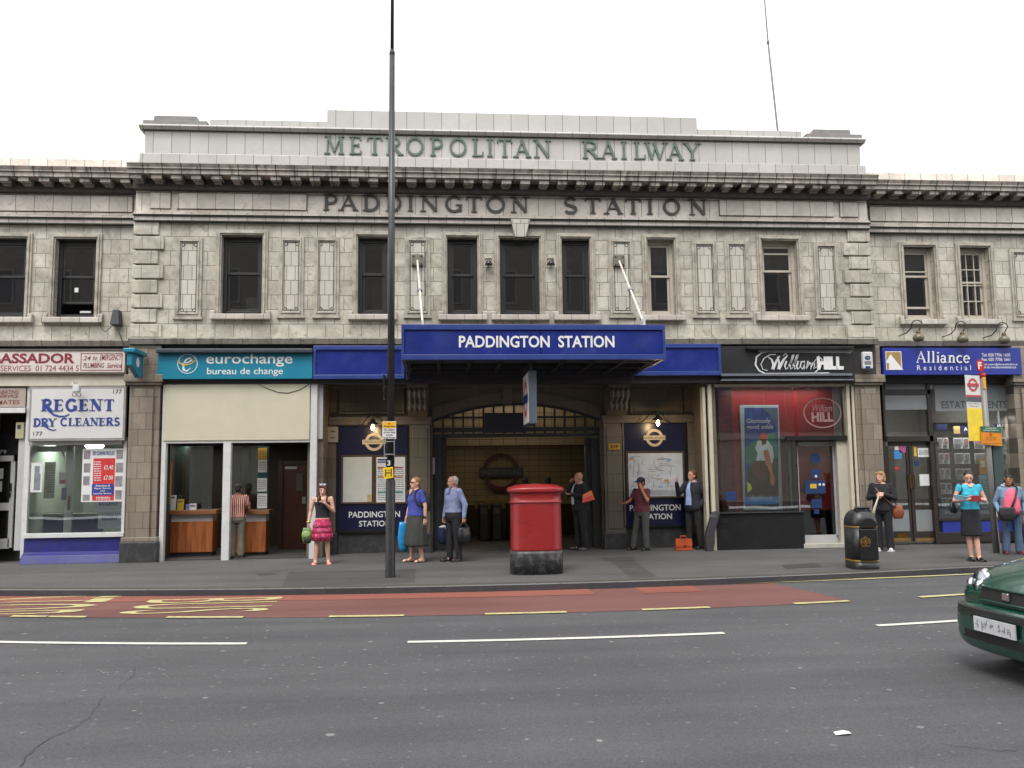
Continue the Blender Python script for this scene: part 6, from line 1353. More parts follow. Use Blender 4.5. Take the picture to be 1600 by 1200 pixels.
for r in ((601.5, 733, 603.2, 745), (610.5, 732.2, 612.2, 744.5), (603.2, 738, 610.5, 739.8)): bx(q, *r, Yh-.003, .003)
tpx(q, '100', 604.5, 733.2, 609, 736.5, Yh-.003); tpx(q, '2', 605.8, 741.5, 608, 745, Yh-.003); q.build('lettering', M_INK, o, fix=False)
# double pillar box
bx_, by_ = gnd(841, 898)
by_ += .28; s_ = by_/FPX*.985
M_PBOX = mat('pillar_box_red', C(176, 46, 48, .68), .3, .1, 5, dirt=.25, dirtcol=(.24, .04, .045, 1), dscale=3, spec=.5)
M_PBLK = mat('pillar_box_black', (.03, .03, .031, 1), .55, .3, 14, dirt=.8, dirtcol=(.19, .185, .18, 1), dscale=9)
P = thing('pillar_box', (bx_, by_, 0), 'red double pillar post box with a black base on the pavement', 'post box')
def pz(py): return az(841, py, by_-.25)
def pbox(prof, name, m, pw=3.2, off=0): 
    return MB().lathe([(r, z) for r, z in prof], bx_+off, by_, 48, .94/2/41*1.0, .33/41, pw).build(name, m, P, smooth=True)
def R_(px): return px
pbox([(39.8, -.02), (39.8, pz(866)), (39, pz(861))], 'base', M_PBLK)
pbox([(39, pz(861)), (38.6, pz(858)), (38.2, pz(788)), (38.2, pz(786))], 'body', M_PBOX)
pbox([(38.2, pz(786.5)), (40, pz(785.5)), (40, pz(784)), (38.4, pz(782.5)), (38.4, pz(774)), (39.2, pz(772)), (39, pz(771))], 'collar', M_PBOX)
pbox([(39, pz(771)), (42.5, pz(769)), (43, pz(767.5)), (43, pz(764)), (42.2, pz(762.5)), (40, pz(761.5)), (33, pz(758.5)), (20, pz(756.8)), (2, pz(756.2))], 'cap', M_PBOX)
mat_lid = M_PBOX
q = MB()
for dx in (-.2, .2): q.box(bx_+dx-.13, bx_+dx+.13, by_+.30, by_+.345, pz(783), pz(776))
q.build('aperture', M_INK, P)
# litter bin
nx_, ny_ = gnd(1358, 890); ny_ += .24; s_ = ny_/FPX*1.03
M_BIN = mat('black_bin_plastic', (.020, .021, .023, 1), .38, .2, 8, dirt=.3, dirtcol=(.06, .06, .06, 1))
M_GOLD = mat('gold_band', C(140, 112, 46), .4, .15)
P = thing('litter_bin', (nx_, ny_, 0), 'black domed litter bin with gold bands on the pavement', 'litter bin')
def nz(py): return az(1351, py, ny_-.25)
hw = 21.5*s_; k_ = hw/.27
def lb(prof, name, m, pw=3.6): return MB().lathe(prof, nx_, ny_, 40, hw, .27, pw).build(name, m, P, smooth=False if name == 'xx' else True)
lb([(.93, -.02), (.98, .02), (.98, nz(878.5))], 'base', M_BIN)
lb([(.99, nz(878.5)), (1.0, nz(878)), (1.0, nz(876)), (.985, nz(875.5))], 'gold_band', M_GOLD); lb([(.985, nz(875.5)), (.97, nz(825))], 'body', M_BIN); lb([(.98, nz(825)), (.99, nz(824.5)), (.99, nz(822.7)), (.97, nz(822.3))], 'gold_band', M_GOLD)
dome = [(1.0, nz(822.3)), (1.0, nz(818))] + [(1.0*math.cos(t_*.157)**.8, nz(818)+(nz(795.5)-nz(818))*math.sin(t_*.157)) for t_ in range(1, 10)] + [(.1, nz(795.3))]
lb(dome, 'dome', M_BIN, 3.0)
q = MB(); q.box(nx_-.16, nx_+.16, ny_-.30, ny_-.24, nz(877)+.02, nz(826)); q.build('door_panel', mat('bin_panel', (.011, .011, .012, 1), .3), P, bevel=.02)
x_, z_ = nx_, nz(823.5)
q = MB().prism([(x_-.14, z_), (x_+.14, z_)] + [(x_+.14*math.cos(rad(t_)), z_+.03+.12*math.sin(rad(t_))) for t_ in range(0, 181, 15)], ny_-.31, ny_-.2); q.build('opening', mat('bin_hole', (.003, .003, .003, 1), .9), P)
MB().tube([(nx_-.13, ny_-.05, nz(803)), (nx_-.12, ny_-.1, nz(794)), (nx_+.12, ny_-.1, nz(794)), (nx_+.13, ny_-.05, nz(803))], .028, 10).build('handle', M_BIN, P, smooth=True)
q = MB(); bx(q, 1338.5, 797, 1361, 801, ny_-.17, .1); q.build('ash_slot', mat('bin_hole', (.003, .003, .003, 1)), P, bevel=.01)
q = MB(); Yq_ = ny_-.305
cc = at(1352.5, 846, Yq_); stroke(q, [(cc[0]-.05, cc[1]+.05), (cc[0]+.05, cc[1]+.05), (cc[0]+.045, cc[1]-.02), (cc[0], cc[1]-.055), (cc[0]-.045, cc[1]-.02)], .014, .014, Yq_, .005, closed=True)
q.box(cc[0]-.02, cc[0]+.02, Yq_-.001, Yq_+.004, cc[1]-.03, cc[1]+.03); stroke(q, [(cc[0]-.03, cc[1]+.06), (cc[0], cc[1]+.085), (cc[0]+.03, cc[1]+.06)], .015, .015, Yq_, .004)
for sg in (-1, 1): stroke(q, [(cc[0]+sg*.07, cc[1]-.05), (cc[0]+sg*.085, cc[1]), (cc[0]+sg*.065, cc[1]+.05)], .018, .018, Yq_, .004)
q.box(cc[0]-.07, cc[0]+.07, Yq_, Yq_+.004, cc[1]-.085, cc[1]-.07); q.build('crest', mat('bin_crest', C(126, 96, 44), .4), P)
# bus stop
sx_, sy_ = gnd(1557, 864); Ys_ = sy_
T = thing('bus_stop', (sx_, sy_, 0), 'grey bus stop post with a red disc, a ring flag and yellow route panel', 'bus stop')
xt_, ztop = at(1531.5, 562, Ys_)
M_BPOST = mat('grey_bus_post', C(132, 130, 124), .45, .1, 6)
def bp(py): 
    f = (864-py)/(864-562); return 1557+(1532.5-1557)*f
x1, z1 = at(bp(590), 590, Ys_)
MB().tube([(sx_, sy_, -.02), (x1, sy_, z1)], .062, 12).build('post', M_BPOST, T, smooth=True)
q = MB(); q.tube([(x1, sy_, z1-.0), (at(bp(583), 583, Ys_)[0], sy_, az(1532, 583, Ys_))], .068, 12); q.build('red_collar', mat('bus_red', C(190, 30, 40), .4), T, smooth=True)
cx, cz = at(1531, 571.5, Ys_-.06); rr = 10.3*Ys_/FPX
dsc = MB(); pts_ = [(cx+rr*.62*math.cos(rad(t_)), cz+rr*math.sin(rad(t_))) for t_ in range(0, 360, 15)]; dsc.prism(pts_, Ys_-.09, Ys_-.05); ds = dsc.build('disc', mat('bus_red', C(190, 30, 40), .4), T)
q = MB(); tpx(q, 'F', 1528.3, 565.5, 1534, 577, Ys_-.094, bold=.03); q.build('letter', M_WINK, ds, fix=False)
# flag turned away from the street
fx1 = at(1531.5, 600, Ys_)[0]; ang = rad(-52); ux, uy = math.cos(ang), math.sin(ang)
fw = (ax(1531.5, 600, Ys_)-ax(1508, 600, Ys_))/abs(ux)*.93
def F_(u, py, off=0.0):
    """point on the flag: u from 0 (outer edge) to 1 (post edge)"""
    zz = az(1525, py, Ys_); return (fx1-(1-u)*fw*abs(ux)+off*.5, Ys_-(1-u)*fw*abs(uy)*-1*-1+ -off*.8, zz)
def fpanel_(u0, u1, p0, p1, m, nm, par, off=0.006):
    q = MB(); q.quad(F_(u0, p1, -off), F_(u1, p1, -off), F_(u1, p0, -off), F_(u0, p0, -off)); return q.build(nm, m, par, fix=False)
# local frame of the flag: build flat then turn
def flag(parts_, z_of, name):
    M = Matrix.Translation((fx1, Ys_, 0)) @ Matrix.Rotation(rad(42), 4, 'Z')
    return M
MF = Matrix.Translation((fx1-.02, Ys_-.05, 0)) @ Matrix.Rotation(rad(20), 4, 'Z')
FW = .44
def fz(py): return az(1520, py, Ys_-.15)
def fl(rects_, m, nm, par, d):
    q = MB()
    for u0, u1, p0, p1 in rects_: q.box(-FW*(1-u0), -FW*(1-u1), -d-.004, -d, fz(p1), fz(p0))
    return q.xf(MF).build(nm, m, par)
fb = fl([(0, 1, 586, 689)], M_PAPER, 'flag', T, -.02)
fl([(0.0, 1, 637.5, 689)], mat('bus_yellow', C(246, 214, 20), .45), 'yellow_panel', fb, -.014); fl([(0, 1, 617, 620)], mat('bus_red', C(190, 30, 40)), 'red_strip', fb, -.014); fl([(0, 1, 620, 627.5)], mat('flag_grey', C(70, 78, 84), .5), 'grey_strip', fb, -.014)
q = MB(); cc = (-FW*.5, (fz(600)+fz(602))/2); rg = ribbon(arc(cc[0], cc[1], .115, .115, 0, 360, 28)[:-1], .045, closed=True)
for i in range(len(rg)):
    a_, b_ = rg[i], rg[(i+1) % len(rg)]; q.quad((a_[0][0], .011, a_[0][1]), (a_[1][0], .011, a_[1][1]), (b_[1][0], .011, b_[1][1]), (b_[0][0], .011, b_[0][1]))
q.box(cc[0]-.165, cc[0]+.165, .004, .009, cc[1]-.03, cc[1]+.03); q.xf(MF).build('roundel', mat('bus_red', C(190, 30, 40)), fb, fix=False)
q = MB()
for row, ws in enumerate((('7', '15', '27'), ('36', '205', '332'), ('N7', 'N27', 'N205'))):
    for k, w_ in enumerate(ws): text(q, w_, -FW*(.9-.31*k), -FW*(.9-.31*k-.2), fz(645+row*10.5), fz(640+row*10.5), .011, bold=.015)
text(q, 'Towards Paddington', -FW*.95, -FW*.1, fz(632), fz(629.5), .011); text(q, 'or Edgware Road', -FW*.9, -FW*.2, fz(636), fz(633.5), .011); text(q, 'Pay before boarding', -FW*.9, -FW*.08, fz(683), fz(680.5), .011, bold=.01); text(q, 'buses', -FW*.9, -FW*.5, fz(687), fz(684.5), .011, bold=.01)
q.xf(MF).build('lettering', M_INK, fb, fix=False)
q = MB(); text(q, 'Paddington Station', -FW*.85, -FW*.2, fz(626.5), fz(621.5), .011, bold=.01); q.xf(MF).build('stop_name', M_WINK, fb, fix=False)
q = MB(); bx(q, 1536, 589, 1540.5, 607, Ys_-.075, .006); yo = q.build('yellow_strip', mat('amber_strip', C(235, 170, 60), .5), T)
# timetable case further back on the post
q = MB(); x0, x1, z0, z1 = rect(1552, 690, 1568, 795, Ys_+.02); q.box(x0, x1, Ys_-.02, Ys_+.06, z0, z1); q.build('timetable_case', mat('dark_green_grey', C(60, 78, 76), .45, .1), T, bevel=.01)
# orange diversion board
Yo = Ys_-.1
ov = [at(*p, Yo) for p in ((1532, 666), (1564.5, 667.5), (1566, 697), (1533.5, 694.5))]
q = MB().prism([(x, z) for x, z in ov][::-1], Yo, Yo+.01); o = solo(q, 'diversion_board', mat('orange_board', C(222, 140, 30), .5), 'orange and green notice board strapped to the bus stop post', 'notice board')
gv = [at(*p, Yo-.004) for p in ((1532, 666), (1564.5, 667.5), (1565, 676.5), (1532.5, 674.5))]; MB().prism([(x, z) for x, z in gv][::-1], Yo-.004, Yo-.001).build('green_header', mat('board_green', C(32, 104, 72), .5), o)
parttext(o, M_WINK, [('London Bus', (1540, 667.7, 1556.5, 670.2)), ('Priority Network', (1537, 671.2, 1560.5, 674))], Yo-.007, bold=.01); parttext(o, M_INK, [('No waiting', (1541, 682.5, 1557, 685.2)), ('bus stop only', (1541.5, 686, 1556.5, 688.5)), ('except for local buses', (1536, 692, 1564, 694.5))], Yo-.004, name='notice_words')
q = MB(); cc = at(1548, 679, Yo); stroke(q, arc(cc[0], cc[1], .018, .018, 0, 360, 14)[:-1], .012, .012, Yo-.005, .003, closed=True); q.build('red_ring', mat('bus_red', C(190, 30, 40)), o)
# ------------------------------------------------------------------ people
def remesh(mb, name, m, parent, vox, it=3, s=1.0, M=None):
    me = mb.mesh('tmp')
    bm = bmesh.new(); bm.from_mesh(me); bmesh.ops.recalc_face_normals(bm, faces=bm.faces); bm.to_mesh(me); bm.free()
    ob = bpy.data.objects.new('tmp', me); COL.objects.link(ob)
    r = ob.modifiers.new('r', 'REMESH'); r.mode = 'VOXEL'; r.voxel_size = vox
    if it: sm = ob.modifiers.new('s', 'SMOOTH'); sm.iterations = it; sm.factor = .5
    dg = bpy.context.evaluated_depsgraph_get(); dg.update()
    m2 = bpy.data.meshes.new_from_object(ob.evaluated_get(dg)); bpy.data.objects.remove(ob); bpy.data.meshes.remove(me)
    m2.name = name; m2.transform(Matrix.Scale(s, 4)); m2.materials.clear(); m2.materials.append(m)
    for p in m2.polygons: p.use_smooth = True
    o = bpy.data.objects.new(name, m2); COL.objects.link(o)
    if parent is not None: o.parent = parent; ORI[o.name] = ORI[parent.name]
    return o
def ring(z, rx, ry, cx=0, cy=0, n=20, pw=2.3, rip=None):
    out = []
    for k in range(n):
        a = 2*math.pi*k/n; c, q = math.cos(a), math.sin(a); e = 2/pw; f = 1 if rip is None else 1+rip[0]*math.sin(rip[1]*a+rip[2])
        out.append((cx+f*rx*math.copysign(abs(c)**e, c), cy+f*ry*math.copysign(abs(q)**e, q), z))
    return out
def hand(mb, wr, d, n, side, curl=.5):
    d = Vector(d).normalized(); n = Vector(n); n = (n-d*n.dot(d)).normalized(); t = d.cross(n)*side; wr = Vector(wr)
    for k in (-.026, -.009, .009, .026): mb.cap(wr+t*k*.7, wr+d*.085+t*k, .0165, .0145, 8)
    for k, L_ in ((-.031, .056), (-.0105, .072), (.0105, .078), (.031, .068)):
        p = wr+d*.088+t*k; dd = d.copy(); ax_ = t
        for i, f in enumerate((.45, .32, .23)):
            a = curl*(.75+.35*i)*(1+k*3); dd = (dd*math.cos(a)+n*math.sin(a)).normalized(); q = p+dd*L_*f
            mb.cap(p, q, .0088-.0008*i, .0082-.0008*i, 7); p = q
    p = wr+d*.025+t*.03; dd = (d*.62+t*.68+n*.3).normalized(); q = p+dd*.042; mb.cap(p, q, .0125, .0105, 7); dd = (d*.85+t*.1+n*.5).normalized(); mb.cap(q, q+dd*.034, .0102, .0085, 7)
def hrot(yaw, pitch): return (Matrix.Rotation(rad(yaw), 4, 'Z') @ Matrix.Rotation(rad(pitch), 4, 'X'))
HM = {}
def clothm(name, col, rough=.85, var=.16): return mat(name, col, rough, .22, 7, bump=1.0, bscale=13)
SKIN = mat('fair_skin', C(214, 166, 144, 1.15), .5, .06, 12, spec=.35); SKIN2 = mat('tanned_skin', C(176, 116, 86, 1.15), .5, .06, 12, spec=.35); SKIN3 = mat('brown_skin', C(142, 92, 66, 1.2), .5, .06, 12, spec=.35); SKINR = mat('ruddy_skin', C(206, 152, 130), .5, .08, 14, spec=.35)
def person(label, px, py, top, face, skin=SKIN, Y=None, group=None, girth=1.0, sh=(0, 0), head=(0, 0), hair=None, haircol=None, arms=None, feet=None, top_=None, bottom=None, shoes=None, collar=None, knees=None, hipx=0, z0=0.0, vox=.0085, glasses=False, h=None):
    X_, Y_ = gnd(px, py)
    if Y is not None: X_, Y_ = ax(px, py, Y), Y
    H = (az(px, top, Y_)-z0) if h is None else h
    s = H/1.70
    root = thing('person', (X_, Y_, z0), label, 'person', group, rz=rad(face))
    g = girth; sx, sy = sh
    def lean(z): return max(0, (z-.92)/.55)
    def tw(z): k = lean(z); return hipx*(1-min(k, 1))+sx*k, sy*k
    tor = [(.80, .13, .105), (.88, .165*g, .125*g), (.96, .162*g, .122*g), (1.05, .148*g, .112*g), (1.14, .15*g, .112*g), (1.24, .165*g, .12*g), (1.33, .175*min(g, 1.1), .115), (1.40, .165, .095), (1.445, .11, .075), (1.475, .06, .06)]
    def torso(mb, z0_, z1_, inf, pw=2.3):
        R = []
        for z, rx, ry in tor:
            if z0_-.001 <= z <= z1_+.001: c = tw(z); R.append(ring(z, rx+inf, ry+inf, c[0], c[1], pw=pw))
        mb.loft(R)
    feet = feet or ((-.10, 0), (.10, 0)); LEG = []
    for i, (fx, fy) in enumerate(feet):
        sg = -1 if i == 0 else 1; hp = Vector((hipx+sg*.085*g, 0, .90)); an = Vector((fx, fy+.03, .085))
        kn = (knees[i] if knees and knees[i] else ((hp.x+an.x)/2, (hp.y+an.y)/2-.02, .49)); LEG.append((hp, Vector(kn), an, Vector((fx, fy, 0)), sg))
    arms = arms or {}; ARM = {}
    for sd, sg in (('R', -1), ('L', 1)):
        sp_ = Vector((sx+sg*(.178+.02*(g-1)), sy+.0, 1.395)); el, wr, hd, hn, cu = arms.get(sd, ((sg*.235*g, .03, 1.12), (sg*.24*g, -.03, .875), (0, -.12, -1), (-sg, 0, 0), .35))
        ARM[sd] = (sp_, Vector(el), Vector(wr), hd, hn, cu, sg)
    bd = MB(); torso(bd, .8, 1.48, 0)
    for hp, kn, an, ft, sg in LEG:
        bd.cap(hp, kn, .085*g, .055); bd.cap(kn, kn+(an-kn)*.35, .052, .055); bd.cap(kn+(an-kn)*.35, an, .055, .036)
        tx = ft.x+sg*.03; bd.cap((ft.x, ft.y+.055, .036), (tx, ft.y-.13, .026), .036, .03); bd.cap((an.x, an.y, .08), (ft.x, ft.y-.03, .04), .036, .034)
        for k in range(5): bd.cap((tx-.028+.014*k, ft.y-.13, .018), (tx-.03+.015*k, ft.y-.165+.006*abs(k-(1 if sg > 0 else 3)), .014), .011, .009, 6)
    for sd in ARM:
        sp_, el, wr, hd, hn, cu, sg = ARM[sd]
        bd.cap(sp_, el, .052, .038); bd.cap(el, el+(wr-el)*.3, .038, .04); bd.cap(el+(wr-el)*.3, wr, .04, .025); hand(bd, wr, hd, hn, sg, cu)
    nc = tw(1.47); hc = Vector((nc[0]*1.03, nc[1]*1.05-.02, 1.578)); HR = hrot(*head); HX = Matrix.Translation(hc) @ HR
    bd.cap((nc[0], nc[1]+.012, 1.42), hc+Vector((0, .018, -.06)), .056, .052)
    hd_ = MB(); hd_.loft([ring(z, rx, ry, 0, cy, 18, 2.15) for z, rx, ry, cy in ((-.118, .018, .02, -.052), (-.105, .038, .04, -.045), (-.075, .054, .062, -.03), (-.03, .066, .08, -.014), (.02, .074, .094, 0), (.06, .074, .094, .004), (.095, .06, .075, .006), (.115, .035, .045, .006), (.122, .01, .012, .006))])
    hd_.cap((0, -.090, .012), (0, -.108, -.022), .008, .0135, 8); hd_.cap((-.02, -.088, -.056), (.02, -.088, -.056), .011, .011, 8); hd_.cap((0, -.07, -.098), (0, -.066, -.1), .02, .02, 8)
    for sg in (-1, 1): hd_.ball((sg*.075, .008, -.005), (.011, .022, .033)); hd_.cap((sg*.018, -.084, .03), (sg*.045, -.072, .032), .012, .012, 8)
    bd.join(hd_.xf(HX)); b = remesh(bd, 'body', skin, root, .0068, 2, s)
    e = MB()
    for sg in (-1, 1): e.ball((sg*.031, -.0865, .012), (.014, .009, .008))
    def sub(mb, nm, m, smooth=True, M=HX): 
        mb.xf(M) if M is not None else None; mb.v = [tuple(Vector(v)*s) for v in mb.v]; return mb.build(nm, m, root, smooth=smooth, local=True)
    for sg in (-1, 1):
        q = MB().ball((sg*.031, -.0855, .010), (.0105, .0095, .006), 10, 6); sub(q, 'eye', mat('dark_eye', (.02, .014, .01, 1), .3))
    q = MB()
    q.cap((-.02, -.0985, -.056), (.02, -.0985, -.056), .0045, .0045, 6); sub(q, 'lips', mat('lips', C(158, 84, 76), .5))
    hcm = mat('hair_'+(haircol or ('brown', C(70, 48, 36)))[0], (haircol or ('brown', C(70, 48, 36)))[1], .6, .35, 30, bump=.6, bscale=70)
    if hair not in (None, 'bald'):
        q = MB()
        for sg in (-1, 1): q.cap((sg*.05, -.0775, .036), (sg*.02, -.0895, .034), .005, .005, 6)
        sub(q, 'eyebrow', hcm)
        hm = MB(); hm.ball((0, .022, .052), (.084, .103, .088), 20, 14)
        if hair == 'short': hm.ball((0, .06, -.01), (.07, .06, .07), 14, 10)
        if hair == 'thin': hm = MB(); hm.ball((0, .034, .04), (.082, .092, .088), 20, 14); hm.ball((0, .06, -.015), (.072, .055, .06), 14, 10)
        if hair == 'bob': hm.ball((0, .05, -.01), (.092, .075, .1), 16, 12); [hm.cap((sg*.075, .01, .05), (sg*.082, .015, -.07), .026, .03) for sg in (-1, 1)]; hm.cap((-.05, -.07, .085), (.05, -.06, .08), .03, .03)
        if hair == 'long': [hm.cap((sg*.07, -.015, .06), (sg*.088, -.03, -.19), .028, .03) for sg in (-1, 1)]; [hm.cap((sg*.045, .06, .05), (sg*.05, .07, -.2), .05, .05) for sg in (-1, 1)]; hm.cap((-.05, -.066, .095), (.055, -.07, .055), .03, .022)
        if hair == 'bun': hm.ball((0, .125, .03), (.05, .045, .05), 12, 8); hm.ball((0, .06, -.02), (.07, .06, .07), 14, 10)
        if hair == 'tied': hm.ball((0, .06, -.02), (.075, .065, .08), 14, 10); hm.cap((0, .1, -.03), (0, .12, -.14), .035, .03)
        hm.xf(HX); remesh(hm, 'hair', hcm, root, .009, 3, s)
    if hair == 'cap' or (hair and 'cap' in hair):
        pass
    if glasses:
        q = MB()
        for sg in (-1, 1): q.ball((sg*.032, -.099, .012), (.027, .007, .018), 12, 8); q.cap((sg*.055, -.09, .016), (sg*.075, .0, .014), .004, .004, 6)
        sub(q, 'sunglasses', M_BLK)
    # clothes
    if bottom:
        kind, m_ = bottom[0], bottom[1]; c = MB()
        if kind == 'trousers':
            R = [ring(z, rx+.016, ry+.016, *tw(z)) for z, rx, ry in tor if z <= 1.06]; c.loft(R)
            for hp, kn, an, ft, sg in LEG: c.cap(hp, kn, .104*g, .078); c.cap(kn, an+Vector((0, .0, -.0)), .076, bottom[2] if len(bottom) > 2 else .066)
            remesh(c, 'trousers', m_, root, vox, 3, s)
        else:
            length, flare, rip = bottom[2], bottom[3], bottom[4]; zt = bottom[5] if len(bottom) > 5 else 1.03; R = []
            for i in range(15):
                f = i/14; z = zt+(length-zt)*f; rx = .158*g+(flare-.158*g)*math.sin(f*math.pi/2 if not kind == 'puff' else min(f*1.9, 1.57)); ry = rx*.8
                if kind == 'puff' and f > .85: rx *= 1-(f-.85)*.6; ry *= 1-(f-.85)*.6
                R.append(ring(z, rx, ry, hipx, .0, 64, 2.1, (rip*f, 11 if kind != 'puff' else 14, .4+f*1.3)))
            q = MB().loft(R)
            if kind == 'puff':
                for t_ in range(3):
                    R = [ring(z_, r_, r_*.82, hipx, 0, 64, 2.1, (.05, 23, t_*2.0+z_*4)) for z_, r_ in ((.90-.12*t_, .175+.02*t_), (.80-.12*t_, .205+.012*t_), (.785-.12*t_, .18+.012*t_))]; q.loft(R)
            sub(q, 'skirt', m_, True, None)
    if top_:
        kind, m_, sleeve, hem = top_[0], top_[1], top_[2], top_[3]; inf = top_[4] if len(top_) > 4 else .012; c = MB()
        zt = 1.41 if kind == 'tank' else 1.45
        R = []
        zs2 = sorted({hem} | {z for z, _, _ in tor if hem < z <= zt})
        for z in zs2:
            lo = max([t_ for t_ in tor if t_[0] <= z], key=lambda t_: t_[0]); hi = min([t_ for t_ in tor if t_[0] >= z], key=lambda t_: t_[0]); f = 0 if hi[0] == lo[0] else (z-lo[0])/(hi[0]-lo[0])
            R.append(ring(z, lo[1]+(hi[1]-lo[1])*f+inf, lo[2]+(hi[2]-lo[2])*f+inf, *tw(z)))
        if kind == 'tank': R = [[(p[0]*(.9 if p[2] > 1.36 else 1), p[1], p[2]) for p in r] for r in R if r[0][2] < 1.38]
        c.loft(R)
        if kind == 'tank':
            for sg in (-1, 1): c.cap((sx+sg*.085, sy-.118, 1.30), (sx+sg*.095, sy-.085, 1.42), .022, .02); c.cap((sx+sg*.095, sy-.085, 1.42), (sx+sg*.105, sy+.0, 1.458), .02, .02); c.cap((sx+sg*.095, sy+.112, 1.30), (sx+sg*.105, sy+.0, 1.458), .022, .02)
        if kind == 'bust' or (len(top_) > 5 and top_[5]):
            for sg in (-1, 1): c.ball((sx*.7+sg*.075, sy*.7-.085*g, 1.25), (.075, .06, .07))
        for sd in ARM:
            sp_, el, wr, hd, hn, cu, sg = ARM[sd]
            if sleeve == 'short': c.cap(sp_, sp_+(el-sp_)*.62, .066, .060)
            elif sleeve == 'cap': c.cap(sp_, sp_+(el-sp_)*.22, .057, .054)
            elif sleeve == 'long': c.cap(sp_, el, .063+inf*.4, .05+inf*.3); c.cap(el, wr-(wr-el)*.04, .05+inf*.3, .037+inf*.2)
        remesh(c, kind if kind in ('jacket', 'shirt', 'coat') else 'top', m_, root, vox, 3, s)
    if collar:
        # shirt front and collar showing at an open jacket
        q = MB(); z1, z0_ = 1.47, collar[1]; n_ = 8; L_, Rr = [], []
        for i in range(n_+1):
            f = i/n_; z = z1+(z0_-z1)*f; lo = max([t_ for t_ in tor if t_[0] <= z], key=lambda t_: t_[0]); ry = lo[2]+.040+.012*math.sin(f*3); w_ = .018+.055*math.sin(min(f*1.8, 1.57))*collar[2]; c = tw(z); 
            if f < .12: ry = .075
            q.v += [(c[0]-w_+collar[3], c[1]-ry, z), (c[0]+collar[3], c[1]-ry-.012, z), (c[0]+w_+collar[3], c[1]-ry, z)]
        for i in range(n_):
            for k in range(2): q.f.append((3*i+k, 3*i+k+1, 3*i+4+k, 3*i+3+k))
        for sg in (-1, 1): q.cap((nc[0]+sg*.055, nc[1]-.01, 1.475), (nc[0]+sg*.02, nc[1]-.085, 1.43), .017, .014)
        q.cap((nc[0]-.05, nc[1]+.045, 1.485), (nc[0]+.05, nc[1]+.045, 1.485), .015, .015)
        sub(q, 'shirt_front', collar[0], True, None)
    if shoes:
        for hp, kn, an, ft, sg in LEG:
            q = MB(); tx = ft.x+sg*.03
            if shoes[0] == 'sandal':
                q.cap((ft.x, ft.y+.06, .008), (tx, ft.y-.15, .008), .012, .012); q.box(min(ft.x, tx)-.035, max(ft.x, tx)+.04, ft.y-.17, ft.y+.09, .0, .014); q.cap((tx-.045, ft.y-.09, .02), (tx+.045, ft.y-.09, .02), .015, .015); q.cap((tx, ft.y-.09, .062), (tx+.04, ft.y-.09, .025), .012, .012); q.cap((tx, ft.y-.09, .062), (tx-.04, ft.y-.09, .025), .012, .012)
            else: q.cap((ft.x, ft.y+.06, .042), (tx, ft.y-.14, .034), .046, .042); q.box(min(ft.x, tx)-.04, max(ft.x, tx)+.042, ft.y-.175, ft.y+.1, .0, .02); 
            if shoes[0] == 'boot': q.cap((ft.x, ft.y+.03, .05), (an.x, an.y, .1), .046, .046)
            remesh(q, 'shoe', shoes[1], root, .008, 2, s)
    root['s'] = s
    def W(p):  # point in the figure's own frame (1.70 m figure) -> world
        return root.location + Matrix.Rotation(rad(face), 3, 'Z') @ (Vector(p)*s)
    return root, W, s, sub
for k_ in (): pass
def bagmesh(c, w, d, h, sag=.1, rz=0.0, n=18, top=.7):
    """soft bag hanging: wide sagging bottom, gathered top"""
    q = MB(); R = []
    for i in range(9):
        f = i/8; z = -h/2+h*f; k = (.66+.34*math.sin(min(f*3.4, 1.57))) if f < .6 else 1-(1-top)*(f-.6)/.4
        R.append(ring(z, w/2*k, d/2*k*(1-.35*max(f-.5, 0)), 0, 0, 24, 2.6, (.035, 7, f*3)))
    q.loft(R).xf(Matrix.Translation(c) @ Matrix.Rotation(rz, 4, 'Z')); return q
def cloth(n, c, r=.85): return clothm(n, c, r)

# 1 the girl in the pink skirt
M_PINK = bpy.data.materials.new('pink_print_cotton'); M_PINK.use_nodes = True; _t = M_PINK.node_tree; _b = _t.nodes['Principled BSDF']; _b.inputs['Roughness'].default_value = .85
_tc = _t.nodes.new('ShaderNodeTexCoord'); _n = _t.nodes.new('ShaderNodeTexNoise'); _n.inputs['Scale'].default_value = 17; _n.inputs['Detail'].default_value = 4; _r = _t.nodes.new('ShaderNodeValToRGB'); _r.color_ramp.interpolation = 'CONSTANT'
for p_, c_ in ((.42, C(168, 40, 84)), (.52, C(205, 70, 112)), (.60, C(190, 130, 150)), (.64, C(150, 60, 110))): e_ = _r.color_ramp.elements.new(p_); e_.color = c_
_r.color_ramp.elements[0].color = C(190, 40, 80)
_t.links.new(_tc.outputs['Object'], _n.inputs['Vector']); _t.links.new(_n.outputs['Fac'], _r.inputs[0]); _t.links.new(_r.outputs[0], _b.inputs['Base Color'])
down = lambda sg, y=0, out=.235: ((sg*out, .03, 1.12), (sg*(out+.005), -.03+y, .875), (0, -.12, -1), (-sg, 0, 0), .35)
R1_, W1, s1, sub1 = person('young woman in a black vest and pink ruffled skirt raising a hand to her chin', 503, 882, 757, 4, SKIN, girth=.93, head=(6, 10), hair='long', haircol=('auburn', C(92, 50, 36)),
    arms={'R': ((-.25, .03, 1.12), (-.29, -.02, .88), (-.1, 0, -1), (1, 0, 0), .8), 'L': ((.235, -.02, 1.12), (.06, -.2, 1.31), (-.35, -.1, .75), (-.3, .9, .2), .7)}, feet=((-.14, .0), (.13, .02)),
    top_=('tank', clothm('black_vest', (.012, .012, .016, 1)), 'none', .99, .008), bottom=('puff', M_PINK, .50, .215, .06, .97), shoes=('sandal', mat('pink_sandal', C(190, 90, 100), .6)))
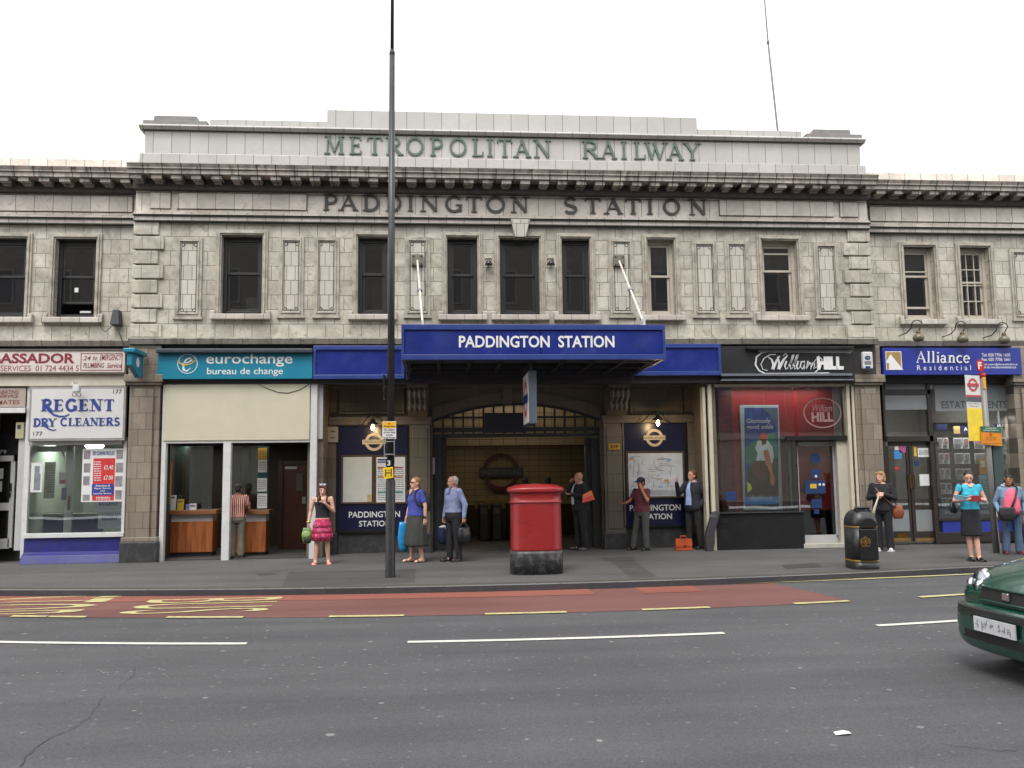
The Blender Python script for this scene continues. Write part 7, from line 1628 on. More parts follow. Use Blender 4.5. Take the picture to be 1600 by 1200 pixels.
q = MB(); q.cap((-.06, -.02, .128), (.06, -.02, .128), .018, .018); q.ball((-.035, -.045, .115), (.03, .02, .022)); q.ball((.035, -.045, .115), (.03, .02, .022)); sub1(q, 'sunglasses', mat('pale_sunglasses', C(170, 170, 190), .2), True, Matrix.Translation(Vector((0, -.02, 1.578))) @ hrot(6, 10))
q = MB(); q.cap((-.30, -.02, .90), (-.28, -.02, .905), .036, .036); sub1(q, 'bangle', mat('gold_bangle', C(190, 160, 90), .3, metal=.8), True, None)
c = W1((-.315, -.02, .62)); q = bagmesh(c, .2, .14, .3); o = solo(q, 'bag', clothm('green_bag_cloth', C(110, 140, 84)), 'green and black cloth bag hanging from the hand of the woman in pink', 'bag', smooth=True)
MB().ball((c.x-.01, c.y-.07, c.z+.02), (.085, .03, .075)).build('pocket', clothm('pale_green_cloth', C(150, 178, 110)), o, smooth=True); MB().ball((c.x+.01, c.y-.075, c.z-.09), (.07, .03, .05)).build('dark_trim', clothm('black_trim', (.015, .015, .014, 1)), o, smooth=True)
w_ = W1((-.30, -.02, .80)); MB().tube([(c.x-.06, c.y, c.z+.13), tuple(w_), (c.x+.06, c.y, c.z+.13)], .009, 6).build('strap', clothm('black_trim', (.015, .015, .014, 1)), o)
q = MB(); p_ = W1((-.035, -.255, 1.41)); q.box(p_.x-.02, p_.x+.02, p_.y-.02, p_.y+.0, p_.z-.05, p_.z+.05); solo(q, 'mobile_phone', M_BLK, 'black phone held at the chin of the woman in pink', 'phone', bevel=.006)
# 2 the woman in the blue top
R2_, W2_, s2, sub2 = person('woman in a violet blue V neck top and dark grey skirt facing left', 650, 878, 746, -58, SKIN, girth=1.16, head=(-6, -4), hair='short', haircol=('sandy', C(150, 118, 78)), glasses=True, sh=(0, .01),
    arms={'R': ((-.25, .0, 1.12), (-.24, -.08, .89), (0, -.12, -1), (1, 0, 0), .75), 'L': ((.27, .06, 1.12), (.26, .06, .87), (0, -.1, -1), (-1, 0, 0), .45)}, feet=((-.12, -.06), (.12, .04)),
    top_=('top', clothm('violet_blue_knit', C(72, 80, 168)), 'short', .93, .02, True), bottom=('skirt', clothm('dark_grey_skirt', C(62, 64, 60)), .32, .27, .05, 1.02), shoes=('sandal', M_BLK))
q = MB(); q.add([(-.055, -.118, 1.455), (.055, -.118, 1.455), (0, -.150, 1.345), (0, -.118, 1.47)], [(0, 2, 1, 3)]); q.cap((-.05, -.1, 1.45), (0, -.148, 1.36), .012, .008); q.cap((.05, -.1, 1.45), (0, -.148, 1.36), .012, .008); sub2(q, 'neckline', SKIN, True, None)
q = MB(); [q.tube([(sg*.12, .14, 1.36), (sg*.125, .02, 1.478), (sg*.13, -.10, 1.42), (sg*.15, -.13, 1.3), (sg*.19, -.06, 1.15), (sg*.18, .12, 1.08)], .022, 8) for sg in (-1, 1)]
rk = MB(); rk.loft([ring(z, a, b_, 0, .2, 20, 3) for z, a, b_ in ((1.0, .1, .06), (1.03, .15, .09), (1.2, .16, .1), (1.36, .14, .09), (1.42, .06, .04))])
Rb = thing('backpack', tuple(W2_((0, .2, 1.0))), 'dark grey backpack on the shoulders of the woman in the blue top', 'backpack', rz=rad(-58)); M_PACK = clothm('dark_grey_pack', C(58, 60, 58))
def place(mb, par, nm, m, s, W_): mb.v = [tuple(W_(v)) for v in mb.v]; return mb.build(nm, m, par, smooth=True)
place(rk, Rb, 'sack', M_PACK, s2, W2_); place(q, Rb, 'strap', M_PACK, s2, W2_)
q = MB(); q.cap((.262, .05, .9), (.258, .05, .91), .034, .034); sub2(q, 'watch', M_BLK, True, None)
c = W2_((-.27, -.13, .50)); q = bagmesh(c, .24, .1, .58, top=.75, rz=rad(20)); o = solo(q, 'plastic_bag', mat('bright_blue_plastic', C(40, 150, 215), .3, .2, 10), 'bright blue plastic bag carried by the woman in the blue top', 'bag', smooth=True)
MB().tube([(c.x-.04, c.y, c.z+.26), tuple(W2_((-.24, -.1, .80))), (c.x+.05, c.y, c.z+.26)], .012, 6).build('handle', mat('bright_blue_plastic', C(40, 150, 215)), o)
# 3 the old man in the pale blue shirt
R3_, W3, s3, sub3 = person('elderly man with white hair in a pale blue shirt and black trousers facing left', 709, 877, 744, -52, SKINR, girth=1.08, head=(-14, 0), hair='thin', haircol=('white', C(200, 200, 200)),
    arms={'R': ((-.25, .02, 1.12), (-.25, -.05, .88), (0, -.1, -1), (1, 0, 0), .9), 'L': ((.27, .08, 1.13), (.27, .05, .875), (0, -.1, -1), (-1, 0, 0), .9)}, feet=((-.1, -.05), (.1, .03)),
    top_=('shirt', clothm('pale_blue_shirt', C(148, 158, 196)), 'long', .97, .018), bottom=('trousers', clothm('black_trousers', (.014, .014, .017, 1))), shoes=('shoe', M_BLK), collar=(clothm('pale_blue_shirt', C(148, 158, 196)), 1.36, .5, 0))
for off, wp, wd, hh_, m_, lab in (((-.27, -.03, .50), (-.25, -.07, .79), .32, .34, clothm('navy_shopping_bag', C(30, 38, 76)), 'dark blue shopping bag with white contents held by the elderly man'), ((.29, .03, .53), (.27, .03, .79), .30, .30, mat('black_leather_bag', (.016, .016, .018, 1), .35, .2, 10), 'black holdall in the elderly man\'s rear hand')):
    c = W3(off); q = bagmesh(c, wd, .18, hh_, top=.85, rz=rad(-52 + 90)); o = solo(q, 'shopping_bag' if 'shopping' in lab else 'holdall', m_, lab, 'bag', smooth=True)
    w_ = W3(wp)
    MB().tube([(c.x-.10, c.y, c.z+hh_*.42), (w_.x-.015, w_.y, w_.z), (w_.x+.015, w_.y, w_.z), (c.x+.10, c.y, c.z+hh_*.42)], .009, 6).build('handle', m_, o)
    if 'white' in lab: MB().ball((c.x, c.y, c.z+hh_*.42), (.12, .07, .07)).build('contents', M_PAPER, o, smooth=True)
# 4 the man with the orange folder
M_SUIT = clothm('black_suit', (.012, .012, .014, 1)); M_SHIRT = clothm('white_shirt', C(205, 210, 225))
R4_, W4, s4, sub4 = person('bald man in a black suit on the phone with a folder under his arm', 908, 862, 738, -72, SKINR, Y=19.25, head=(-5, 4), hair='bald', girth=1.12,
    arms={'R': ((-.22, -.18, 1.2), (-.10, -.16, 1.47), (.3, .12, .8), (1, .2, 0), .6), 'L': ((.27, .04, 1.14), (.10, -.28, 1.22), (-.4, -.85, .12), (-.3, 0, 1), .7)}, feet=((-.1, -.04), (.1, .04)),
    top_=('jacket', M_SUIT, 'long', .84, .032), bottom=('trousers', M_SUIT), shoes=('shoe', M_BLK), collar=(M_SHIRT, 1.0, .9, -.02))
q = MB(); p0 = [W4(v) for v in ((.36, -.13, 1.04), (.34, .16, 1.10), (.32, .10, 1.30), (.33, -.10, 1.22))]; q.add(p0+[p+Vector((.03, .03, 0)) for p in p0], [(0,1,2,3), (7,6,5,4), (0,4,5,1), (1,5,6,2), (2,6,7,3), (3,7,4,0)])
o = solo(q, 'folder', mat('orange_card_folder', C(228, 112, 40), .5, .1), 'orange and red folder under the arm of the bald man', 'folder', bevel=.004)
q = MB(); pr = [p0[0]*.5+p0[3]*.5, p0[1]*.5+p0[2]*.5]; q.add([p0[0]+Vector((-.004, -.006, 0)), p0[1]+Vector((-.004, -.006, 0)), pr[1]+Vector((-.004, -.006, 0)), pr[0]+Vector((-.004, -.006, 0))], [(0, 1, 2, 3)]); q.build('red_cover', mat('red_card_cover', C(214, 50, 46), .5), o, fix=False)
# 5 the man in the cap
R5_, W5, s5, sub5 = person('man in a maroon polo shirt and dark cap phoning beside the map', 1004, 864, 747, -48, SKIN2, Y=18.95, head=(-12, 8), hair='short', haircol=('black', (.01, .009, .008, 1)), girth=1.06, sh=(-.02, .05),
    arms={'R': ((-.27, -.06, 1.17), (-.28, -.26, 1.10), (-.3, -.9, .05), (0, .1, 1), .35), 'L': ((.25, -.10, 1.17), (.085, -.12, 1.47), (-.1, .15, 1), (-.95, .1, 0), .7)}, feet=((-.20, -.10), (.12, -.02)), knees=(None, None), hipx=0.02,
    top_=('shirt', clothm('maroon_polo', C(104, 44, 58)), 'short', .9, .022), bottom=('trousers', clothm('grey_jeans', C(84, 84, 82)), .082), shoes=('shoe', M_BLK))
q = MB(); q.lathe([(.108, .045), (.105, .075), (.09, .115), (.05, .142), (.008, .15)], 0, .012, 24, .88, 1.06); q.loft([[(-.078, -.075, .055), (-.05, -.165, .045), (0, -.19, .043), (.05, -.165, .045), (.078, -.075, .055)], [(-.078, -.075, .066), (-.05, -.165, .054), (0, -.19, .052), (.05, -.165, .054), (.078, -.075, .066)]])
sub5(q, 'cap', clothm('navy_cap', (.012, .014, .03, 1)), True, Matrix.Translation(Vector((-.022, .04, 1.578))) @ hrot(-12, 8))
p_ = W5((.075, -.075, 1.56)); q = MB().box(p_.x-.02, p_.x+.02, p_.y-.02, p_.y+.02, p_.z-.06, p_.z+.05); solo(q, 'mobile_phone', M_BLK, 'phone at the ear of the man in the cap', 'phone', bevel=.008)
# 6 the smoking man in the navy suit
M_NSUIT = clothm('navy_suit', (.013, .014, .022, 1))
R6_, W6, s6, sub6 = person('man in a dark navy suit and open blue shirt smoking beside the map', 1085, 863, 735, -50, SKINR, Y=18.98, head=(-18, 0), hair='short', haircol=('mid_brown', C(96, 70, 50)), girth=1.08, sh=(.0, .03),
    arms={'R': ((-.26, -.15, 1.18), (-.2, -.30, 1.44), (.1, -.1, 1), (.8, .5, 0), .45), 'L': ((.31, .06, 1.14), (.22, -.04, .93), (-.6, -.3, -.6), (-1, 0, 0), .5)}, feet=((-.13, -.02), (.12, .06)), hipx=.02,
    top_=('jacket', M_NSUIT, 'long', .82, .034), bottom=('trousers', clothm('charcoal_trousers', (.018, .018, .02, 1))), shoes=('shoe', M_BLK), collar=(clothm('light_blue_shirt', C(160, 180, 222)), .95, 1.0, -.01))
p_ = W6((-.175, -.36, 1.53)); q = MB().tube([tuple(p_), (p_.x-.05, p_.y-.03, p_.z+.02)], .006, 6); solo(q, 'cigarette', M_PAPER, 'cigarette in the raised hand of the man in navy', 'cigarette')
# briefcase and guitar case
M_TAN = mat('orange_tan_leather', C(196, 88, 46), .42, .2, 6, spec=.4)
cxx, cyy = gnd(1069, 866); Yb_ = 18.55; x0, x1 = ax(1056, 850, Yb_), ax(1082, 850, Yb_); z1 = az(1069, 842, Yb_)
q = MB().add([(x0, Yb_, 0), (x1, Yb_, 0), (x1-.01, Yb_+.02, z1), (x0+.01, Yb_+.02, z1), (x0, Yb_+.14, 0), (x1, Yb_+.14, 0), (x1-.01, Yb_+.11, z1), (x0+.01, Yb_+.11, z1)], [(0,1,2,3), (7,6,5,4), (0,4,5,1), (1,5,6,2), (2,6,7,3), (3,7,4,0)])
o = solo(q, 'briefcase', M_TAN, 'orange tan leather briefcase standing at the feet of the smoking man', 'briefcase', bevel=.02)
MB().add([(x0+.004, Yb_-.008, z1*.45), (x1-.004, Yb_-.008, z1*.45), (x1-.012, Yb_+.008, z1+.006), (x0+.012, Yb_+.008, z1+.006), (x0+.03, Yb_-.01, z1*.36), (x1-.03, Yb_-.01, z1*.36)], [(0, 1, 2, 3), (4, 5, 1, 0)]).build('flap', mat('tan_leather_flap', C(188, 80, 40), .42, .2, 6), o, fix=False)
MB().box((x0+x1)/2+.0, (x0+x1)/2+.04, Yb_-.022, Yb_-.008, z1*.36, z1*.48).build('clasp', M_BRASS, o); MB().tube([((x0+x1)/2-.07, Yb_+.06, z1), ((x0+x1)/2-.06, Yb_+.06, z1+.055), ((x0+x1)/2+.06, Yb_+.06, z1+.055), ((x0+x1)/2+.07, Yb_+.06, z1)], .012, 8).build('handle', M_TAN, o, smooth=True)
Yg2 = 18.5; outl = [(1101, 861), (1111, 861), (1114, 848), (1114, 832), (1119, 812), (1122, 801), (1118, 798), (1110, 800), (1106, 814), (1101, 830), (1099, 846)]
q = MB().prism([at(x, y, Yg2) for x, y in outl][::-1], Yg2-.16, Yg2-.02); o = solo(q, 'guitar_case', mat('grey_black_nylon', (.03, .031, .036, 1), .6, .2, 8), 'dark instrument case leaning at the corner of the betting shop', 'instrument case', bevel=.02)
q = MB(); bx(q, 1109.5, 803, 1120, 809, Yg2-.17, .012); q.build('pocket', mat('grey_nylon', (.07, .072, .08, 1), .6), o)
# 7 the woman in black with the brown handbag
M_BKNIT = clothm('black_knit', (.011, .012, .016, 1))
R7_, W7, s7, sub7 = person('woman with fair hair in black clothes and white shoes behind the litter bin', 1382, 858, 737, -38, SKIN, Y=17.6, girth=1.1, head=(-20, 0), hair='bob', haircol=('dark_blond', C(164, 126, 76)),
    arms={'R': ((-.26, -.02, 1.13), (-.06, -.24, 1.19), (.8, -.35, .2), (0, .9, -.2), .7), 'L': ((.27, -.02, 1.13), (.10, -.23, 1.22), (-.85, -.3, .1), (0, .9, -.2), .7)}, feet=((-.1, 0), (.12, .02)),
    top_=('top', M_BKNIT, 'long', .86, .024, True), bottom=('trousers', M_BKNIT, .08), shoes=('shoe', mat('white_trainer', C(214, 212, 210), .6)))
c = W7((.30, .05, .84)); q = bagmesh(c, .24, .14, .28, rz=rad(-40)); o = solo(q, 'handbag', mat('brown_leather', C(142, 74, 44), .45, .2, 8), 'soft brown leather handbag at the hip of the woman in black', 'handbag', smooth=True)
st = [W7(v) for v in ((.29, .06, .96), (.13, .10, 1.3), (-.10, .02, 1.475), (-.10, -.11, 1.36), (.03, -.185, 1.2), (.22, -.10, 1.0), (.29, .03, .93))]
MB().tube(st, .013, 8).build('strap', mat('brown_strap', C(130, 84, 70), .5), o, smooth=True)
p_ = W7((-.005, -.27, 1.2)); q = MB().tube([(p_.x, p_.y, p_.z), (p_.x-.12, p_.y, p_.z-.3), (p_.x-.14, p_.y, p_.z-.42)], [.012, .03, .035], 8); solo(q, 'pale_scarf', clothm('pale_cloth', C(196, 184, 160)), 'strip of pale cloth hanging before the woman in black', 'cloth', smooth=True)
# 8 the woman in turquoise
R8_, W8, s8, sub8 = person('woman in a turquoise T-shirt and black knee length skirt looking down', 1521, 876, 736, -14, SKIN, girth=1.0, head=(-14, 24), hair='bun', haircol=('dark_brown', C(44, 30, 28)), sh=(0, 0),
    arms={'R': ((-.27, .0, 1.14), (-.10, -.22, 1.16), (.85, -.15, -.05), (.1, .6, .6), .5), 'L': ((.28, .0, 1.13), (.06, -.23, 1.19), (-.85, -.1, .1), (0, .6, .6), .6)}, feet=((-.03, -.02), (.08, -.10)), knees=((-.06, -.03, .49), (.06, -.03, .49)),
    top_=('top', clothm('turquoise_cotton', C(64, 186, 214)), 'cap', .97, .012, True), bottom=('skirt', clothm('black_skirt_cloth', (.012, .012, .015, 1)), .47, .185, .03, 1.02), shoes=('flat', M_BLK))
q = MB(); q.add([(-.05, -.092, 1.452), (.05, -.092, 1.452), (.03, -.12, 1.405), (0, -.128, 1.395), (-.03, -.12, 1.405)], [(0, 4, 3, 2, 1)]); sub8(q, 'neckline', SKIN, True, None)
p_ = W8((-.02, -.29, 1.19)); q = MB().box(p_.x-.09, p_.x+.09, p_.y-.08, p_.y-.06, p_.z-.06, p_.z+.05); o = solo(q, 'wallet', mat('red_wallet', C(150, 44, 50), .4), 'small red wallet in the hands of the woman in turquoise', 'wallet', bevel=.006)
p_ = W8((-.19, -.2, 1.2)); q = MB().add([tuple(p_+Vector(v)) for v in ((-.16, 0, .06), (.12, -.08, .0), (.13, -.05, -.05), (-.12, .02, -.04), (-.16, .03, .07), (.12, -.05, .01), (.13, -.02, -.04), (-.12, .05, -.03))], [(0,1,2,3), (7,6,5,4), (0,4,5,1), (1,5,6,2), (2,6,7,3), (3,7,4,0)]); solo(q, 'folded_paper', mat('pale_blue_paper', C(150, 190, 210), .6), 'pale blue folded paper under the arm of the woman in turquoise', 'paper')
c = W8((-.26, .10, 1.0)); q = bagmesh(c, .24, .1, .2, rz=rad(30)); o = solo(q, 'handbag', mat('black_leather_bag', (.016, .016, .018, 1)), 'black shoulder bag behind the arm of the woman in turquoise', 'handbag', smooth=True)
MB().tube([tuple(W8(v)) for v in ((-.26, .10, 1.08), (-.20, .08, 1.3), (-.13, .01, 1.465), (-.15, -.10, 1.36), (-.25, .02, 1.1))], .012, 8).build('strap', mat('black_leather_bag', (.016, .016, .018, 1)), o, smooth=True)
# 9 the woman in pink at the edge
M_DEN = clothm('pale_denim', C(126, 150, 178)); M_JEAN = clothm('blue_jeans', C(84, 104, 132))
R9_, W9, s9, sub9 = person('dark haired woman in a denim jacket, pink top and jeans at the bus stop', 1584, 866, 743, -22, SKIN3, girth=1.18, head=(-18, -14), hair='bob', haircol=('black', (.01, .009, .008, 1)),
    arms={'R': ((-.28, .06, 1.12), (-.24, -.08, .92), (.2, -.2, -1), (1, 0, 0), .5), 'L': ((.29, .02, 1.12), (.24, -.14, .93), (-.2, -.2, -1), (-1, 0, 0), .5)}, feet=((-.13, 0), (.13, .02)),
    top_=('jacket', M_DEN, 'long', .93, .022), bottom=('trousers', M_JEAN, .085), shoes=('shoe', mat('maroon_shoe', C(90, 40, 44), .5)))
q = MB(); q.loft([ring(z, a, b_, 0, -.045, 22, 2.3) for z, a, b_ in ((.86, .16, .15), (.95, .178, .168), (1.05, .175, .162), (1.2, .162, .152), (1.3, .142, .132), (1.4, .09, .092), (1.43, .05, .06))]); sub9(q, 'pink_top', clothm('pink_top_cloth', C(224, 100, 122, 1.25)), True, None)
c = W9((-.13, -.27, .88)); q = bagmesh(c, .32, .12, .26, rz=rad(-10), top=.9); o = solo(q, 'shoulder_bag', mat('black_nylon_bag', (.013, .013, .016, 1), .6), 'black shoulder bag across the woman in pink and denim', 'handbag', smooth=True)
MB().tube([tuple(W9(v)) for v in ((-.05, -.26, .98), (.05, -.235, 1.2), (.13, -.12, 1.42), (.13, .03, 1.475), (.05, .2, 1.3))], .02, 8).build('strap', mat('black_nylon_bag', (.013, .013, .016, 1)), o, smooth=True)
x_, y_ = gnd(1566, 866); q = MB().add([(x_-.03, y_-.02, 0), (x_+.05, y_+.1, 0), (x_+.03, y_+.12, .72), (x_-.07, y_, .74), (x_+.0, y_+.06, 0), (x_+.07, y_+.15, 0), (x_+.05, y_+.17, .7), (x_-.03, y_+.07, .72)], [(0,1,2,3), (7,6,5,4), (0,4,5,1), (1,5,6,2), (2,6,7,3), (3,7,4,0)])
o = solo(q, 'carrier_bag', mat('white_pink_carrier', C(206, 186, 196), .5, .35, 14, dirt=.7, dirtcol=C(176, 60, 80), dscale=6), 'tall white and red carrier bag between the bus stop and the woman in pink', 'bag', bevel=.01)
MB().tube([(x_-.05, y_, .74), (x_-.02, y_+.06, .84), (x_+.03, y_+.12, .72)], .008, 6).build('handle', M_PAPER, o)
p_ = at(1571, 754, y_); q = MB()
rnd = random.Random(4)
for k in range(9): q.cap((p_[0]+rnd.uniform(-.08, .06), y_+rnd.uniform(-.03, .03), p_[1]+rnd.uniform(-.12, .1)), (p_[0]+rnd.uniform(-.06, .1), y_+rnd.uniform(-.03, .03), p_[1]+rnd.uniform(-.14, .06)), .03, .02)
remesh_o = remesh(q, 'crumpled_film', mat('clear_wrap', C(170, 176, 190), .15, .4, 20, spec=.8), None, .012, 1); tag(remesh_o, 'crumpled clear plastic wrap behind the woman in pink', 'wrap')
# 10 the customer in the kiosk
M_STR = bpy.data.materials.new('striped_shirt_cloth'); M_STR.use_nodes = True; _t = M_STR.node_tree; _b = _t.nodes['Principled BSDF']; _b.inputs['Roughness'].default_value = .85
_tc = _t.nodes.new('ShaderNodeTexCoord'); _w = _t.nodes.new('ShaderNodeTexWave'); _w.inputs['Scale'].default_value = 8.0; _w.bands_direction = 'X'; _w.inputs['Distortion'].default_value = .3; _r = _t.nodes.new('ShaderNodeValToRGB'); _r.color_ramp.interpolation = 'CONSTANT'
_r.color_ramp.elements[0].color = C(60, 24, 40); _r.color_ramp.elements[1].position = .75; _r.color_ramp.elements[1].color = C(226, 196, 180); e_ = _r.color_ramp.elements.new(.35); e_.color = C(214, 96, 66)
_t.links.new(_tc.outputs['Object'], _w.inputs['Vector']); _t.links.new(_w.outputs[0], _r.inputs[0]); _t.links.new(_r.outputs[0], _b.inputs['Base Color'])
R10_, W10, s10, sub10 = person('man in a red striped shirt seen from behind at the kiosk counter', 369, 876, 757, 184, SKIN3, Y=Ye+.38, girth=1.08, head=(0, 14), hair='short', haircol=('black', (.01, .009, .008, 1)), sh=(0, -.06),
    arms={'R': ((-.26, -.08, 1.14), (-.14, -.27, 1.10), (.3, -.9, 0), (0, 0, -1), .4), 'L': ((.26, -.08, 1.14), (.14, -.27, 1.10), (-.3, -.9, 0), (0, 0, -1), .4)}, top_=('shirt', M_STR, 'short', .93, .022), bottom=('trousers', clothm('khaki_grey_trousers', C(120, 116, 100)), .09), shoes=('shoe', M_BLK), z0=.02)
# 11, 12 two figures in the booking hall
M_DKC = clothm('dark_coat', (.012, .012, .013, 1))
for px, py, tp, fc, lab in ((822, 862, 747, 170, 'dark figure in the booking hall, left behind the pillar box'), (858, 862, 746, 190, 'dark figure in the booking hall, right behind the pillar box')):
    person(lab, px, py, tp, fc, SKIN3, Y=21.0, hair='short', haircol=('black', (.01, .009, .008, 1)), girth=1.05, top_=('coat', M_DKC, 'long', .82, .03), bottom=('trousers', M_DKC), shoes=('shoe', M_BLK), group='figures in the booking hall', z0=.012)
# ------------------------------------------------------------------ the green car coming along the near lane
M_CARG = mat('dark_green_car_paint', C(18, 66, 54), .2, .06, 3, spec=.6, coat=.8)
M_CHROME = mat('chrome', (.6, .6, .62, 1), .12, .05, metal=1); M_RUB = mat('black_rubber_trim', (.016, .016, .017, 1), .6, .15)
M_CARGL = glass('car_window_glass', (.25, .32, .3, 1), .12); M_LENS = glass('headlamp_lens', (.93, .95, .97, 1), .12); M_TYRE = mat('tyre_rubber', (.015, .015, .016, 1), .8, .2)
VY = 7.2; VX = ax(1551, 975, VY)+.06
V = thing('green_car', (VX, VY, RZ), 'dark green hatchback car entering from the right edge', 'car')
V.rotation_euler = (0, 0, rad(3)); ORI[V.name] = (Vector((VX, VY, RZ)), rad(3))
def station(x, w, zb, zt, wt, n=9):
    """closed section across the car at distance x behind the nose"""
    half = [(0, zb), (w*.6, zb), (w*.93, zb+.03), (w, zb+(zt-zb)*.35), (w, zb+(zt-zb)*.62), (w*.985, zb+(zt-zb)*.78), (w*wt, zt-.03), (w*wt*.6, zt-.004), (0, zt)]
    pts = half + [(-a, b) for a, b in half[-2:0:-1]]
    return [(x, p, q) for p, q in pts]
def carloft(st, name, m, sub=2, smooth=True):
    mb = MB().loft([station(*s_) for s_ in st]); o = mb.build(name, m, V, smooth=smooth, local=True)
    sd = o.modifiers.new('sub', 'SUBSURF'); sd.levels = sub; sd.render_levels = sub; return o
carloft([(.10, .56, .46, .66, .86), (.12, .64, .44, .70, .88), (.20, .72, .40, .76, .9), (.42, .80, .36, .86, .88), (.8, .825, .26, .94, .86), (1.15, .835, .26, 1.0, .86), (1.5, .84, .26, 1.02, .92), (2.6, .84, .26, 1.04, .93), (3.4, .83, .28, 1.06, .92), (3.75, .78, .35, 1.02, .9), (3.86, .7, .45, .92, .9)], 'body', M_CARG)
carloft([(-.02, .50, .22, .50, .96), (.02, .62, .19, .55, .97), (.12, .74, .18, .58, .97), (.3, .81, .2, .58, .99), (.52, .835, .24, .56, .99), (.6, .83, .25, .54, .99)], 'bumper', M_CARG)
bu = [o for o in V.children if o.name.startswith('bumper')][0]
def curved(z0, z1, half, out, name, m, par, n=12):
    """strip following the plan curve of the bumper"""
    def xc(y): t = abs(y)/.74; return -.028+.02*t*t+.16*t**5
    mb = MB(); ys = [-half+2*half*i/n for i in range(n+1)]
    for a, b in zip(ys[:-1], ys[1:]):
        mb.add([(xc(a)-out, a, z0), (xc(b)-out, b, z0), (xc(b)-out, b, z1), (xc(a)-out, a, z1), (xc(a)+.05, a, z0), (xc(b)+.05, b, z0), (xc(b)+.05, b, z1), (xc(a)+.05, a, z1)], [(0,1,2,3), (0,4,5,1), (3,2,6,7)])
    return mb.build(name, m, par, local=True, smooth=False)
curved(.495, .535, .70, .012, 'bumper_strip', M_RUB, bu); curved(.285, .35, .50, .005, 'air_intake', mat('intake_black', (.004, .004, .004, 1), .7), bu)
# nose: grille, emblem, lamps
def nose(y, z, r=0): t = abs(y)/.74; return .105+.02*t*t+.1*t**4+(z-.62)*.25
q = MB(); ys = [-.36+.06*i for i in range(13)]
for a, b in zip(ys[:-1], ys[1:]): q.add([(nose(a, .6)-.02, a, .595), (nose(b, .6)-.02, b, .595), (nose(b, .69)-.012, b, .695), (nose(a, .69)-.012, a, .695)], [(0, 1, 2, 3)])
gr_ = q.build('grille', mat('intake_black', (.004, .004, .004, 1)), V, local=True, fix=False)
for z in (.594, .70):
    q = MB().tube([(nose(y, z)-.018, y, z) for y in ys], .012, 8); q.build('grille_bar', M_CARG, gr_, local=True, smooth=True)
q = MB().box(nose(0, .65)-.045, nose(0, .65)-.02, -.045, .045, .62, .685); q.build('emblem', M_CHROME, gr_, local=True, bevel=.012)
for sg in (-1, 1):
    R = []
    for k, f in enumerate((0, .25, .5, .75, 1)):
        y = sg*(.40+.33*f); zc_h = .68+.04*f; hh = .085+.045*math.sin(f*3.1); x = .13+.055*f+.16*f*f*f
        R.append([(x-.02, y, zc_h-hh*.8), (x-.035, y, zc_h-hh*.3), (x-.025+.01, y, zc_h+hh*.35), (x+.05, y, zc_h+hh), (x+.12, y, zc_h+hh*.8), (x+.1, y, zc_h-hh*.8)])
    o = MB().loft(R).build('headlight', M_LENS, V, local=True, smooth=True); sd = o.modifiers.new('sub', 'SUBSURF'); sd.levels = sd.render_levels = 2
    for dy in (.47, .60): MB().ball((.175+.1*(dy-.4), sg*dy, .69), (.05, .055, .055)).build('reflector', M_CHROME, o, local=True, smooth=True)
    R2 = [[(p[0]+.055, p[1], p[2]) for p in r] for r in R]; lb_ = MB().loft(R2).build('lamp_bowl', mat('silver_bowl', (.6, .61, .63, 1), .3, metal=.3), o, local=True, smooth=True); sd = lb_.modifiers.new('sub', 'SUBSURF'); sd.levels = sd.render_levels = 2
    # wheels
    for xw in (.78, 3.2):
        w_ = MB().lathe([(.19, -.09), (.27, -.1), (.30, -.08), (.31, -.03), (.31, .03), (.30, .08), (.27, .1), (.19, .09)], 0, 0, 32)
        Mx = Matrix.Translation((xw, sg*.745, .31)) @ Matrix.Rotation(math.pi/2, 4, 'X')
        t_ = w_.xf(Mx).build('wheel', M_TYRE, V, local=True, smooth=True)
        MB().lathe([(.02, -.075), (.1, -.08), (.18, -.07), (.195, -.085), (.195, .085), (.18, .07), (.1, .08), (.02, .075)], 0, 0, 24).xf(Mx).build('rim', mat('silver_wheel', (.3, .3, .31, 1), .35, metal=.6), t_, local=True, smooth=True)
    MB().ball((1.25, sg*.93, 1.0), (.09, .08, .065)).build('mirror', M_CARG, V, local=True, smooth=True)
q = MB(); xs_p = -.062
q.add([(xs_p+.006, -.262, .365), (xs_p+.006, .262, .365), (xs_p+.006, .262, .478), (xs_p+.006, -.262, .478), (xs_p+.02, -.262, .365), (xs_p+.02, .262, .365), (xs_p+.02, .262, .478), (xs_p+.02, -.262, .478)], [(0,1,2,3), (7,6,5,4), (0,4,5,1), (1,5,6,2), (2,6,7,3), (3,7,4,0)])
npl = q.build('number_plate', mat('number_plate_white', C(212, 212, 214), .4), V, local=True)
rnd = random.Random(8); q = MB()
for k in range(7):
    y = .22-.063*k-(.03 if k > 3 else 0)
    for m_ in range(4):
        dy, dz = rnd.uniform(-.018, .018), rnd.uniform(-.028, .028); wy, wz = (rnd.uniform(.008, .014), rnd.uniform(.02, .05)) if m_ % 2 else (rnd.uniform(.015, .03), rnd.uniform(.008, .014))
        q.box(xs_p+.003+.0006*m_, xs_p+.0055, y+dy-wy/2, y+dy+wy/2, .4215+dz-wz/2, .4215+dz+wz/2)
q.build('characters', mat('plate_ink_blur', C(140, 140, 148), .6), npl, local=True)
